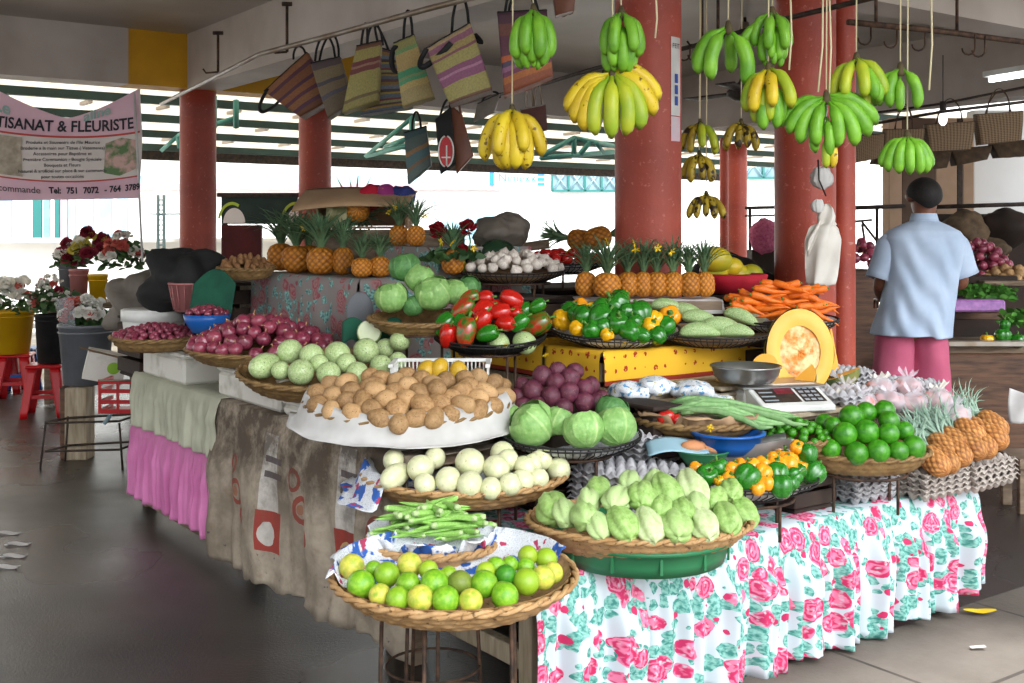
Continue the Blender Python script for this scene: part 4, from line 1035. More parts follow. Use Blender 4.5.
# limes
B1=Bas(454,573,380,242,2,.97)
wicker(B1,'big round wicker basket of limes on wire legs at the near corner',.068,stakes=36)
liner_sheet(B1,'printed_sheet',m_news,'blue and white printed sheet lining the lime basket',20,200,.2,1.05,.02,.08)
stand(B1.c-Vector((0,0,.07)),.19,B1.c.z-.072,0,'rusty wire stand with tall legs under the lime basket',5,spread=1.05)
L=tfm([(107,292,43,'y'),(138,352,46,'g'),(180,300,28,'g'),(225,318,41,'g'),(207,388,36,'y'),(262,398,38,'g'),(301,287,42,'y'),(297,350,38,'g'),(335,397,43,'y'),(385,350,46,'g'),(365,303,32,'g'),(423,403,43,'g'),(432,322,29,'g'),(471,346,40,'o'),(507,407,38,'y'),(551,350,44,'g'),(560,308,32,'g'),(590,293,32,'g'),(630,322,34,'d'),(622,390,43,'g'),(693,340,43,'g'),(640,285,28,'g'),(690,292,30,'g'),(745,330,40,'y'),(782,312,36,'y'),(702,255,34,'g'),(758,266,38,'g')],Z5,.2972)
LC={'g':'green','y':'yellowish','d':'deep green','o':'dull olive'}
def pl(i,it,p,r,rl): K_lime[it[3]].put(mtx(p,(R(random.uniform(-110,-40)) if i%3 else R(-80),random.uniform(-.7,.7),random.uniform(-.6,.6)),r*1.0),f'{LC[it[3]]} lime, {rl[0]} in the {rl[1]} row of the big round basket','limes in the big round basket')
heap_px(B1,L,.055,pl,3,['front','middle','back'],3)
# okra
B2=Bas(433,541,345,132,2,.85)
wicker(B2,'round wicker tray of okra just above the limes',.05,stakes=28,courses=4,rimt=.011)
liner_sheet(B2,'printed_sheet',m_news,'blue printed sheet under the okra pods',100,350,.2,1.0,.01,.045)
stand(B2.c-Vector((0,0,.055)),.12,B2.c.z-.055,0,'rusty wire stand holding up the okra tray',3,spread=1.2,a0=0)
wp=[]; 
rows=[(0,.30),(1,.42),(2,.55)]
for i in range(70):
    k=i/62; ang=random.gauss(0,.5); rr=B2.R*.62*math.sqrt(random.random()); th=random.uniform(0,2*PI); x=rr*cos(th); y=rr*sin(th)*.8
    z=.012+.085*(1-(rr/B2.R/.8)**2)*(.35+.65*random.random())
    if i>44: z=.10*(1-(rr/B2.R/.75)**2)+.012
    p=B2.M@Vector((x,y,z)); ln=random.uniform(.062,.082)
    side='left' if x<-.05 else('right' if x>.05 else 'middle'); dep='near' if y<-.02 else 'far'
    K_okra.put(mtx(p,(R(90)+random.uniform(-.18,.12),random.uniform(-.25,.2),R(random.choice([55,75,88,100,120,-80,-60,-100,140]))+ang*.8),ln),f'green okra pod at the {dep} {side} part of the okra heap','okra pods on the wicker tray')
# chayotes
B3=Bas(638,519,335,222,-2,.92)
wicker(B3,'wide wicker basket full of chayotes on a green tub',.075,stakes=38)
tb=thing('green_tub','shallow green plastic tub under the chayote basket','tub',(B3.c.x+.01,B3.c.y,.457))
b=MB(); Rt=.255; b.lathe([(0,.004),(Rt*.92,.004),(Rt*.96,.0),(Rt*1.0,.03),(Rt*1.05,.065),(Rt*1.1,.068),(Rt*1.1,.08),(Rt*1.04,.08),(Rt*.96,.012),(0,.012)],56); b.smooth=False
for i in range(12):
    th=2*PI*i/12+.1; b.box((0,0,0),(.008,.006,.05),Matrix.Translation((Rt*1.03*cos(th),Rt*1.03*sin(th),.04))@Matrix.Rotation(th+PI/2,4,'Z'))
b.build('bowl',m_greenplastic,tb)
L=tfm([(172,415,60,'g',-25),(225,432,45,'g',10),(275,445,50,'g',-70),(318,355,46,'g',-15),(290,388,44,'g',60),(335,462,42,'g',0),(392,385,50,'g',5),(376,465,52,'g',-5),(425,335,46,'g',40),(468,378,54,'g',35),(465,470,50,'w',0),(537,362,56,'g',10),(520,410,40,'g',0),(568,466,56,'g',10),(625,352,62,'w',25),(655,462,50,'w',-10),(640,405,40,'g',0),(700,385,42,'g',20),(733,450,52,'g',-25),(775,415,55,'g',-30),(755,370,44,'g',-35),(600,420,40,'g',20),(500,330,40,'g',0)],Z6,.3074)
def pl(i,it,p,r,rl): K_chay[it[3]].put(mtx(p,(R(-65+random.uniform(-12,12)),R(it[4]),R(random.uniform(-20,20))),r*1.12),f'{"pale" if it[3]=="w" else "light green"} chayote, {rl[0]} in the {rl[1]} row of its basket','chayotes in the wicker basket')
heap_px(B3,L,.12,pl,3,['front','middle','back'],3,.78)
# white gourds
B4=Bas(465,471,308,204,2,.92)
wicker(B4,'wicker basket of round white gourds between potatoes and limes',.07,stakes=36)
stand(B4.c-Vector((0,0,.075)),.2,B4.c.z-.075,.457,'short wire stand beneath the white gourd basket',4)
liner_sheet(B4,'newspaper',m_news,'blue and white newspaper hanging over the left rim of the white gourd basket',150,225,.2,1.32,.10,.06,.02)
liner_sheet(B4,'newspaper',m_news2,'crumpled newspaper at the back of the white gourd basket',30,140,.2,1.05,.02,.06,.02)
L=tfm([(560,478,36,'L',75),(565,532,38,'L',60),(652,505,42,'r',0),(665,560,34,'r',0),(745,545,40,'r',0),(818,488,47,'r',0),(825,562,40,'r',0),(902,570,35,'r',0),(908,506,42,'r',0),(968,556,36,'r',0),(978,490,36,'r',0),(1075,488,37,'r',0),(930,455,40,'r',0),(700,470,34,'r',0)],Z7A,.2929)+tfm([(62,275,32,'r'),(170,280,37,'r'),(50,333,33,'r'),(115,315,32,'r'),(110,270,30,'r')],Z6,.3074)
def pl(i,it,p,r,rl):
    k=K_weggL if it[3]=='L' else K_wegg; k.put(mtx(p,(R(random.uniform(-95,-50)),R(it[4]) if it[3]=='L' else random.uniform(-.6,.6),random.uniform(-.5,.5)),r*1.07),f'{"long" if it[3]=="L" else "round"} white gourd, {rl[0]} in the {rl[1]} row','white gourds in the basket below the potatoes')
heap_px(B4,L,.075,pl,2,['front','back'],4)
# potatoes
B5=Bas(409,398,290,206,7,.92)
wicker(B5,'wicker basket of potatoes with white cloth along its front',.06,stakes=36,m=m_wick2)
liner_sheet(B5,'white_cloth',m_paper,'white cloth drooping over the front rim of the potato basket',175,365,.3,1.24,.10,.055,.012,cat='cloth',ragged=.02)
b=MB(); crc=P(440,373,282)
tk=thing('plastic_crate_tray','white slatted plastic tray behind the potatoes','tray',crc)
b.smooth=False; b.box((0,.05,-.03),(.34,.2,.01)); 
for i in range(24): b.box((-.165+.33*i/23,.15,0),(.005,.005,.05))
for i in range(12):
    for s_ in(-1,1): b.box((.17*s_,-.04+.18*i/11,0),(.005,.005,.05))
b.build('slats',m_white,tk); b=MB(); b.smooth=False; b.box((0,.15,.03),(.36,.016,.012)); b.box((-.17,.05,.03),(.016,.2,.012)); b.box((.17,.05,.03),(.016,.2,.012)); b.build('rim',m_white,tk)
L=[(345,265),(300,250),(400,213),(350,222),(415,245),(485,232),(515,205),(398,285),(467,272),(440,315),(540,288),(525,332),(545,252),(600,195),(600,236),(590,330),(615,280),(655,205),(650,245),(695,232),(692,285),(735,208),(745,268),(690,332),(640,322),(760,315),(832,300),(795,250),(800,205),(865,245),(892,215),(887,292),(932,262),(570,213),(850,200),(310,285),(365,300),(490,300),(650,300),(480,195),(930,230),(715,255),(500,255),(820,230),(770,285),(845,275),(560,305)]
L=[(*Z7A(a,c),10.6) for a,c in L]
def pl(i,it,p,r,rl): K_pot[i%3].put(mtx(p,(random.uniform(-.5,.5),random.uniform(-.5,.5),random.uniform(0,6)),r*1.0),f'potato, {rl[0]} in the {rl[1]} row of the heap','potatoes in the cloth lined basket')
heap_px(B5,L,.085,pl,4,['front','second','third','back'],3,.80)
for (x,y),w_ in zip(((672,170),(715,165),(780,176)),('left','middle','right')):
    px,py=Z7A(x,y); K_mango.put(mtx(P(px,py,280),rrot(),.034),f'small yellow mango behind the potatoes, {w_} of three','mangoes in the slatted tray')
# speckled gourds
B6=Bas(325,369,260,172,8,.88)
wicker(B6,'wicker basket of speckled green gourds left of the potatoes',.075,stakes=34,m=m_wick2)
L=tfm([(205,107,44,'r'),(280,122,42,'r'),(367,118,46,'r'),(465,105,46,'r'),(533,95,36,'r'),(580,72,38,'L'),(120,155,44,'L'),(172,172,32,'r'),(243,178,45,'r'),(335,182,41,'r'),(430,178,40,'r'),(515,158,40,'r'),(573,140,33,'r'),(400,150,34,'r'),(305,150,32,'r')],Z7A,.2929)
def pl(i,it,p,r,rl):
    k=K_gourdL if it[3]=='L' else K_gourd; k.put(mtx(p,(R(random.uniform(-110,-60)),R(70) if it[3]=='L' else random.uniform(-.6,.6),random.uniform(-.5,.5)),r),f'{"long" if it[3]=="L" else "round"} speckled gourd, {rl[0]} in the {rl[1]} row','speckled gourds in the left wicker basket')
heap_px(B6,L,.09,pl,2,['front','back'],2.5,.82)
px,py=Z7A(475,40); hg=thing('halved_gourd','cut half gourd showing white flesh on top of the speckled gourds','gourd',P(px,py,252))
b=MB(); b.lathe([(0,-.075),(.03,-.066),(.046,-.04),(.05,-.01),(.045,.0)],20); o=b.build('rind',K_gourd.o.data.materials[0],hg); b=MB(); b.lathe([(0,.002),(.03,.002),(.045,0)],20); o2=b.build('cut_face',m_flesh,hg); hg.rotation_euler=(R(75),R(10),0)
for q,(x,y) in enumerate(((200,490),(288,487))):
    px,py=Z3(x,y); K_gourd.put(mtx(P(px,py,258),(R(-60),0,q),.046),['round speckled gourd on the yellow cloth, left one','round speckled gourd on the yellow cloth, right one'][q],'speckled gourds on the yellow cloth')
# red onions
B7=Bas(262,348,232,150,4,.72)
wicker(B7,'wide wicker tray heaped with big red onions',.06,stakes=30,m=m_wick2)
def sides(p,B):
    q=B.M.inverted()@p; return ('left' if q.x<-B.R*.33 else('right' if q.x>B.R*.33 else 'middle')),('near' if q.y<0 else 'far')
for p in poisson(B7,.13,.034,74,1.55,.92,1.6):
    s_=sides(p,B7); K_onion.put(mtx(p,(random.uniform(-1.3,.6),random.uniform(-.9,.9),random.uniform(0,6)),random.uniform(.030,.037)),f'big red onion at the {s_[1]} {s_[0]} of the onion heap','big red onions on the wide tray')
B8=Bas(156,336,210,88,4,.85)
wicker(B8,'smaller wicker tray of small red onions at the far left of the stall',.06,stakes=24,courses=5,m=m_wick2)
for p in poisson(B8,.05,.016,90,1.7,.9,1.6): 
    s_=sides(p,B8); K_shallot.put(mtx(p,rrot(),random.uniform(.015,.02)),f'small red onion at the {s_[1]} {s_[0]} of the small onion tray','small red onions on the far left tray')
# blue bowl of small onions with white bucket
B9=Bas(207,314,216,44,0,.9)
bb=thing('blue_bowl','blue plastic bowl of small onions under the green cloth','bowl',B9.c); b=MB(); b.lathe([(0,-.075),(.06,-.075),(.092,-.03),(.102,0),(.108,.0),(.1,-.035),(.066,-.085),(0,-.085)],28); b.build('bowl_body',m_blueplastic,bb)
for p in poisson(B9,.03,.015,34,1.7,.85): K_shallot.put(mtx(p,rrot(),random.uniform(.014,.018)),'small red onion in the blue bowl','small red onions in the blue bowl')
crate('pale crate propping the blue onion bowl',.36,.5,2.3,2.6,.715,.955,m_pale_wood)
wb=P(154,318,195); t=thing('white_tub','round white plastic tub with a thick rim behind the small onion tray','tub',(wb.x,wb.y,wb.z-.07)); b=MB(); b.lathe([(0,-.06),(.145,-.06),(.15,.02),(.156,.07)],32); b.build('tub_body',m_white,t); b=MB(); b.lathe([(.150,.06),(.163,.06),(.163,.115),(.15,.12),(0,.118)],32); b.build('lid',m_white,t)
# purple sweet potatoes
B10=Bas(556,405,286,100,0,.8); bb=thing('low_tray','shallow dark tray under the purple sweet potatoes','tray',B10.c-Vector((0,0,.02)))
b=MB(); b.lathe([(0,-.03),(.13,-.03),(.17,0),(.175,0),(.135,-.038),(0,-.038)],30); b.build('dish',m_dkmetal,bb)
crate('crate under the purple sweet potatoes',.5,.82,.50,.80,.457,.775,m_darkgoods)
L=tfm([(285,633,30),(325,650,36),(360,610,34),(430,612,34),(460,585,30),(490,645,32),(400,590,28),(382,668,34),(442,665,34),(520,640,30),(270,672,30),(330,690,32),(480,680,32),(545,668,28),(300,700,28),(420,700,30),(525,690,30),(395,640,30)],Z3,.2929)
def pl(i,it,p,r,rl): K_beet.put(mtx(p,rrot(),r),f'purple sweet potato, {rl[0]} in the {rl[1]} row of the pile','purple sweet potatoes piled by the yellow cloth')
heap_px(B10,L,.13,pl,3,['front','middle','back'],1.6)
# cabbages
B11=Bas(570,433,300,142,5,.85)
wirebowl(B11,'shallow wire basket holding the row of pale cabbages',.06,m_news2,60)
stand(B11.c-Vector((0,0,.062)),.14,B11.c.z-.062,.457,'wire stand beneath the front cabbage basket',4)
CB=[(532,424,23,0,'big pale cabbage at the left front of the wire basket'),(508,421,17,1,'pale cabbage at the far left rim of the wire basket'),(560,421,15,0,'half hidden pale cabbage in the middle of the wire basket'),(583,429,20,1,'cabbage with wrapped leaves in the middle front of the wire basket'),(615,427,20,0,'big pale cabbage at the right of the wire basket'),(613,411,17,2,'darker green cabbage behind the right pale cabbage')]
for x,y,r,k,lab in CB:
    q=B11.hit(x,y,.06,3); K_cab[k].put(mtx(B11.M@q,(random.uniform(-.9,-.3),random.uniform(-.4,.4),random.uniform(0,6)),r/300*.93),lab,'cabbages in the front wire basket')
B12=Bas(424,318,250,110,6,.8)
wicker(B12,'wicker tray piled with large green cabbages',.05,stakes=30,courses=5,m=m_wick2)
stand(B12.c-Vector((0,0,.055)),.14,B12.c.z-.055,.712,'tall wire stand holding the cabbage tray',4)
CB=[(345,520,66,0,'light green cabbage at the left end of the upper cabbage pile',0),(395,405,62,2,'dark leafed cabbage at the top of the upper cabbage pile',.10),(455,450,62,1,'cabbage in the top middle of the upper pile',.07),(505,505,74,0,'largest cabbage at the front centre of the upper pile',0),(592,500,58,1,'cabbage at the right front of the upper pile',.03),(645,480,44,2,'dark outer cabbage at the right end of the upper pile',.05),(430,552,44,2,'dark cabbage low between the two front cabbages of the upper pile',0)]
for x,y,r,k,lab,dy in CB:
    px,py=Z6A(x,y); p=P(px,py,250-dy*40); K_cab[k].put(mtx(p,(random.uniform(-.9,-.2),random.uniform(-.5,.5),random.uniform(0,6)),r*.2634/250*.88),lab,'cabbages on the upper wicker tray')
# red peppers
B13=Bas(490,334,255,112,10,.8)
wirebowl(B13,'wire bowl of long red and green peppers',.06,m_black,56)
stand(B13.c-Vector((0,0,.062)),.12,B13.c.z-.07,.712,'wire stand under the red pepper bowl',4)
L=tfm([(110,378,42,'x',40),(82,392,36,'x',50),(165,380,36,'r',60),(235,360,36,'r',120),(42,425,36,'G',40),(35,452,36,'r',20),(100,442,40,'x',10),(130,425,34,'r',30),(222,418,30,'r',90),(310,400,44,'x',60),(262,410,30,'G',50),(160,452,32,'G',70),(195,352,30,'r',100),(150,352,28,'r',80),(200,385,32,'r',75),(275,378,30,'G',60),(60,410,30,'G',30),(250,395,28,'r',60),(330,375,26,'G',60),(120,350,26,'x',70)],Z3,.2929)
PC={'x':'red and green','r':'bright red','G':'long green','g':'green','y':'yellow','o':'orange'}
def pl(i,it,p,r,rl): K_bell[it[3]].put(mtx(p,(R(random.uniform(-20,40)),R(it[4]),R(random.uniform(-30,30))),r*.96),f'{PC[it[3]]} pepper, {rl[0]} in the {rl[1]} row of its bowl','long peppers in the left wire bowl')
heap_px(B13,L,.10,pl,2,['front','back'],2)
# bell peppers
B14=Bas(616,328,250,128,7,.85)
wirebowl(B14,'wide wire bowl of green and yellow bell peppers on the yellow cloth',.055,m_news2,64)
L=tfm([(418,408,32,'y'),(480,362,24,'o'),(465,390,26,'g'),(468,440,24,'y'),(520,375,22,'y'),(492,400,34,'g'),(550,400,36,'g'),(600,365,38,'g'),(562,370,30,'g'),(520,445,28,'g'),(600,425,34,'g'),(570,462,20,'y'),(650,445,32,'g'),(685,390,36,'g'),(690,462,22,'g'),(725,405,26,'y'),(722,435,26,'y'),(785,397,32,'o'),(770,430,28,'g'),(740,458,26,'g'),(640,380,24,'g'),(612,340,30,'g'),(440,380,26,'g'),(665,420,24,'g'),(570,430,24,'g')],Z3,.2929)
def pl(i,it,p,r,rl): K_bell[it[3]].put(mtx(p,(R(random.uniform(-60,60)) if i else R(85),R(random.uniform(-60,60)),random.uniform(0,6)),r*1.28),f'{PC[it[3]]} bell pepper, {rl[0]} in the {rl[1]} row, wide bowl on yellow cloth','bell peppers in the wide bowl on the yellow cloth')
heap_px(B14,L,.10,pl,3,['front','middle','back'],2,.8)
B15=Bas(740,476,310,154,0,.85)
wirebowl(B15,'wire bowl of orange fruit and green peppers right of the chayotes',.055,m_paper,64)
stand(B15.c-Vector((0,0,.06)),.17,B15.c.z-.058,.457,'rusty wire stand of the orange and green pepper bowl',4)
L=tfm([(680,460,36,'o'),(665,505,34,'o'),(780,450,40,'o'),(720,440,32,'o'),(840,490,44,'o'),(835,432,38,'o'),(920,445,42,'o'),(975,412,38,'o'),(1010,392,34,'o'),(830,538,34,'o'),(490,452,30,'o'),(890,405,34,'o'),(552,490,50,'g'),(608,455,44,'g'),(755,505,60,'g'),(905,510,52,'g'),(985,515,34,'g'),(1020,470,34,'g'),(612,520,26,'y')],ZW,.1953)+tfm([(210,350,36,'g'),(155,322,34,'o'),(110,385,32,'g'),(195,325,28,'g'),(180,312,30,'o'),(158,390,26,'g'),(130,345,30,'o'),(60,405,24,'o')],Z7B,.3074)
def pl(i,it,p,r,rl):
    g=it[3]; nm='green bell pepper' if g=='g' else 'orange yellow bell pepper'
    K_bell[g].put(mtx(p,(R(random.uniform(-50,70)),R(random.uniform(-50,50)),random.uniform(0,6)),r*1.25),f'{nm}, {rl[0]} in the {rl[1]} row, bowl beside the chayotes','orange and green peppers in the bowl beside the chayotes')
heap_px(B15,L,.08,pl,3,['front','middle','back'],2.5,.8)
# green oranges, tiny limes
B16=Bas(862,450,285,132,4,.62)
wicker(B16,'brown wicker tray of shiny green oranges',.065,stakes=30,m=m_wick2,courses=6)
stand(B16.c-Vector((0,0,.075)),.15,B16.c.z-.07,.457,'wire stand with thin legs under the green orange tray',4)
L=tfm([(395,172,36),(462,178,36),(345,205,40),(262,205,32),(475,213,34),(412,237,40),(462,235,34),(337,243,39),(285,288,33),(358,285,38),(430,293,38),(495,283,34),(540,270,39),(515,235,32),(310,215,30)],Z7B,.3074)
def pl(i,it,p,r,rl): K_go.put(mtx(p,(R(random.uniform(-100,-30)),random.uniform(-.7,.7),0),r),f'shiny green orange, {rl[0]} in the {rl[1]} row of the tray','green oranges on the brown tray')
heap_px(B16,L,.13,pl,3,['front','middle','back'],1.8)
B17=Bas(798,438,288,66,4,.8)
wicker(B17,'small brown wicker tray of tiny green limes',.045,stakes=20,courses=4,m=m_wick2,rimt=.009)
for p in poisson(B17,.06,.0155,52,1.75,.95,1.6):
    s_=sides(p,B17); K_calam.put(mtx(p,rrot(),random.uniform(.0145,.018)),f'tiny green lime at the {s_[1]} {s_[0]} of the small tray','tiny green limes on the small tray')
crate('low crate under the tray of tiny limes',1.20,1.42,.06,.22,.457,.62,m_darkgoods)
# spring onions, tomatoes on a tray
B18=Bas(700,418,285,130,4,.7)
wicker(B18,'wicker tray of spring onions right of the front cabbages',.045,stakes=30,courses=4,m=m_wick2,rimt=.011)
liner_sheet(B18,'brown_sheet',m_card,'brown paper sheet lining the spring onion tray',150,330,.2,1.02,.02,.04,.01)
for i in range(26):
    b=MB(); k=i/26; x0=-.16+.10*random.random(); y0=random.uniform(-.08,.10); a=random.uniform(-.3,.12)-.1; ln=random.uniform(.28,.40)
    pts=[(x0+ln*t*cos(a),y0+ln*t*sin(a),.018+.045*sin(PI*min(1,t*1.1+.1))*(.5+.5*k)+.012*random.random()-.015*t) for t in(0,.2,.45,.7,.88,1)]
    b.tube(pts,[.007,.009,.011,.012,.009,.003],6,squash=.45); o=b.build('spring_onion',m_leek); o.matrix_world=B18.M@Matrix.Translation((.03,.0,0)); T(o,f'long green spring onion in the {"near" if y0<0 else "far"} side of the bundle','spring onion','spring onions on the tray')
for q,(x,y) in enumerate(((325,195),(393,208),(465,220),(350,188))):
    px,py=ZW(x,y); K_tom.put(mtx(P(px,py,292),(R(-60),0,0),.024),['tomato at the left front of the spring onion tray','middle tomato beside the spring onions','tomato half covered by the spring onions','tomato behind the other tomatoes by the spring onions'][q],'tomatoes beside the spring onions')
# plastic wrapped packs behind
m_pack=newsprint('printed_wrapper','#5f96c4','#b9a860',.56,2.6)
for q,(x,y,w_) in enumerate(((632,391,46),(655,386,40),(692,390,44),(718,404,34))):
    b=MB(); c=P(x,y,272); r=w_/2/272
    b.ball((0,0,0),1,26,12,(r,.08,.034),fn=lambda p,th,ph,q=q:p*(1+.35*nz(p*26,1,q*7)+.12*nz(p*80,1,q))); o=b.build('wrapped_pack',m_pack,None,c); T(o,['printed plastic pack at the left behind the spring onions','crumpled plastic pack in the middle behind the spring onions','yellowish printed pack right of the middle pack','small printed pack leaning by the scale'][q],'packet','printed packs behind the spring onions')
crate('low crate under the printed packs',.83,.97,.36,.78,.457,.82,m_darkgoods)
# blue bowl, orange roots, metal tray
c=P(728,437,296); bb=thing('blue_bowl','blue plastic bowl in front of the spring onions','bowl',c); b=MB(); b.lathe([(0,-.05),(.085,-.05),(.105,-.02),(.118,.012),(.126,.012),(.126,.02),(.112,.02),(.098,-.012),(.08,-.04),(0,-.04)],36); b.build('bowl_body',m_blueplastic,bb)
m_peach=mat('orange_root_skin','#d99a6a','#c9855a',scale=14,rough=.6)
for q,(x,y) in enumerate(((480,338),(590,350))):
    px,py=ZW(x,y); b=MB(); b.ball((0,0,0),1,20,12,(.045,.03,.02),fn=potfn(q)); T(b.build('orange_root',m_peach,None,P(px,py,300)),['orange skinned root at the left below the blue bowl','orange skinned root at the right below the blue bowl'][q],'root vegetable','orange roots below the blue bowl')
cb=thing('green_colander','green mesh colander under the orange roots','colander',P(703,452,300)); b=MB(); b.lathe([(0,-.05),(.05,-.05),(.08,-.01),(.086,.005)],30); b.build('mesh_bowl',m_greenplastic,cb)
b=MB(); b.ring((0,0,.005),.086,.004,36,6); b.build('rim',m_greenplastic,cb)
tr=thing('steel_tray','long stainless tray slanting behind the orange and green peppers','tray',P(745,455,297)); b=MB(); 
def g(a,c): return Vector((-.15+.30*a,-.07*0+.12*(c-.5),-.02+.045*abs(2*c-1)**2+.05*(a-.3)+.006))
b.grid(g,16,10); o=b.build('tray_body',m_steel,tr); o.modifiers.new('t','SOLIDIFY').thickness=.003
b=MB(); b.smooth=False; b.box((0,-.062,.02),(.30,.004,.045),Matrix.Rotation(R(-10),4,'Y')); b.build('front_lip',m_steel,tr)
ps=P(640,462,300); b=MB(); b.grid(lambda a,c:Vector((-.08+.2*a,-.02+.1*c,.02*a+.03*c+.01*sin(5*a))),10,8); o=b.build('grey_paper_sheet',m_shut,None,P(672,455,302)); o.modifiers.new('t','SOLIDIFY').thickness=.002; T(o,'pale grey sheet of paper left of the green colander','paper')
# bitter cucumbers
B19=Bas(712,330,247,122,6,.75)
wirebowl(B19,'wire bowl of speckled cucumbers on the right of the yellow cloth',.05,m_card,60)
for q,(x,y,ln,a) in enumerate(((668,305,.026,100),(690,312,.03,112),(702,318,.03,105),(722,325,.032,96),(700,330,.03,92),(742,316,.028,110),(735,330,.028,90))):
    p=B19.M@B19.hit(x,y,.07); K_cuke.put(mtx(p,(R(8),R(a),R(random.uniform(-15,10))),ln),['speckled cucumber at the upper left of the right wire bowl','speckled cucumber second from left in the right wire bowl','speckled cucumber in the middle of the right wire bowl','speckled cucumber at the right front of its bowl','speckled cucumber lying along the front rim','speckled cucumber behind the cut melon end','speckled cucumber low under the carrots'][q],'speckled cucumbers in the wire bowl')
cg=thing('cut_white_gourd','pale gourd with a round white cut face beside the pumpkin','gourd',P(756,314,240),rot=(R(82),0,R(12))); b=MB(); b.lathe([(0,-.16),(.03,-.15),(.043,-.1),(.047,-.03),(.046,0)],24); b.build('rind',m_bitter,cg); b=MB(); b.lathe([(0,.003),(.03,.003),(.046,0)],24); b.build('cut_face',m_flesh,cg)
# carrots
B20=Bas(782,318,240,112,4,.8)
wirebowl(B20,'wire bowl of carrots beside the thick column',.05,m_news2,50)
for i in range(58):
    t=random.random(); x=random.uniform(-.17,.17); hh=.10*(1-(x/.23)**2)*1.25; z=random.uniform(.0,hh); y=random.uniform(-.11,.07)*(1-z/.2)
    K_carrot.put(mtx(B20.M@Vector((x,y,z+.015)),(R(random.uniform(-10,10)),R(random.choice((-75,-82,-95,-100,80,-60))),R(random.uniform(-35,25))),(.105,.105,random.uniform(.07,.095))),f'orange carrot at the {"left" if x<-.05 else "right" if x>.06 else "middle"} of the carrot heap, {"upper" if z>.06 else "lower"} part','carrots heaped in the wire bowl')
# front pineapples
F_=[(586,20,262,0),(607,25,262,1),(628,20,262,0),(643,18,264,1),(657,20,264,0),(673,20,264,1),(690,21,262,0),(705,18,262,1)]
names=['upright pineapple at the left end of the front row','second upright pineapple from the left, front row','third upright pineapple from the left, front row','fourth upright pineapple from the left, front row','fourth upright pineapple from the right, front row','third upright pineapple from the right, front row','second upright pineapple from the right, front row','upright pineapple at the right end of the front row']
for i,(x,w_,y,k) in enumerate(F_):
    s_=237; r=w_/2/s_; ztop=P(x,298,s_).z; h=23/s_/2
    p=P(x,298,s_ if i!=1 else 241); p.z=ztop+h*1.1+.004; K_pine[k].put(mtx(p,(random.uniform(-.05,.05),random.uniform(-.08,.08),random.uniform(0,6)),(r*1.06,r*1.06,h)),names[i],'upright pineapples in the front row')
def pine_at(x,ybase,w_,hpx,s_,lab,grp,k=0,rot=None):
    r=w_/2/s_; h=hpx/2/s_; p=P(x,ybase,s_)+Vector((0,0,h*1.1)); K_pine[k].put(mtx(p,rot or (random.uniform(-.05,.05),random.uniform(-.08,.08),random.uniform(0,6)),(r*1.04,r*1.04,h*.97)),lab,grp)
i=0
for x,w_,k,lab in ((281,26,0,'upright pineapple at the left end of the left row'),(296,27,1,'second upright pineapple from the left, left row'),(309,22,0,'third upright pineapple from the left, half hidden'),(321,27,1,'large upright pineapple in front in the left row'),(343,20,0,'narrow upright pineapple right of the large one, left row'),(362,20,1,'short upright pineapple behind the dark bowl'),(380,20,0,'upright pineapple at the right end of the left row')):
    p=at_u(x,.60 if k else .68); s_=F/p.y; p.z=1.216; px,py=proj(p)
    hh={362:18,380:19}.get(x,25); r=w_/2/s_; h=hh/2/s_
    K_pine[k].put(mtx((p.x,p.y,1.216+h*1.12),(0,random.uniform(-.06,.06),random.uniform(0,6)),(r*1.04,r*1.04,h)),lab,'upright pineapples in the left row')
for x,w_,lab in((399,19,'left one of the two pineapples on the upper crate'),(416,18,'right one of the two pineapples on the upper crate')):
    p=at_u(x,.92); s_=F/p.y; h=19/2/s_; r=w_/2/s_; K_pine[1].put(mtx((p.x,p.y,1.352+h*1.12),(0,0,random.uniform(0,6)),(r,r,h)),lab,'pineapples on the upper crate')
pine_at(357,224,24,26,203,'pineapple standing inside the open cardboard box','pineapple in the cardboard box',0,(R(-92),0,.2))
K_pine[1].put(mtx(P(598,238,203),(R(20),R(72),R(20)),(.055,.055,.062)),'pineapple lying with its crown up against the centre column','pineapples lying behind the tomatoes')
K_pine[0].put(mtx(P(580,240,200),(R(-10),R(-80),R(10)),(.052,.052,.06)),'pineapple lying behind the tomatoes, left of the other','pineapples lying behind the tomatoes')
K_pine[0].put(mtx(P(453,262,228),(R(5),0,0),(.05,.05,.05)),'pineapple with yellow flowers standing behind the upper cabbages','pineapple behind cabbages')
for q,(x,y,s_) in enumerate(((607,242,243),(636,250,243),(634,244,243),(658,248,243),(672,252,243),(312,232,206),(318,238,206),(303,228,206),(395,208,210),(389,212,210),(424,216,215),(441,242,233),(452,243,233),(474,248,233),(569,250,210),(626,343,262),(505,346,262),(546,355,262),(710,428,312),(606,336,262),(938,468,278),(478,318,262),(402,397,300))):
    K_flower.put(mtx(P(x,y,s_),(R(random.uniform(20,80)),random.uniform(-.6,.6),random.uniform(0,6)),.019 if s_<260 else .015),'small yellow flower tucked among the produce' if q>14 else 'small yellow flower stuck in the pineapple crowns','small yellow flowers '+('on the produce' if q>14 else 'on the pineapple crowns'))
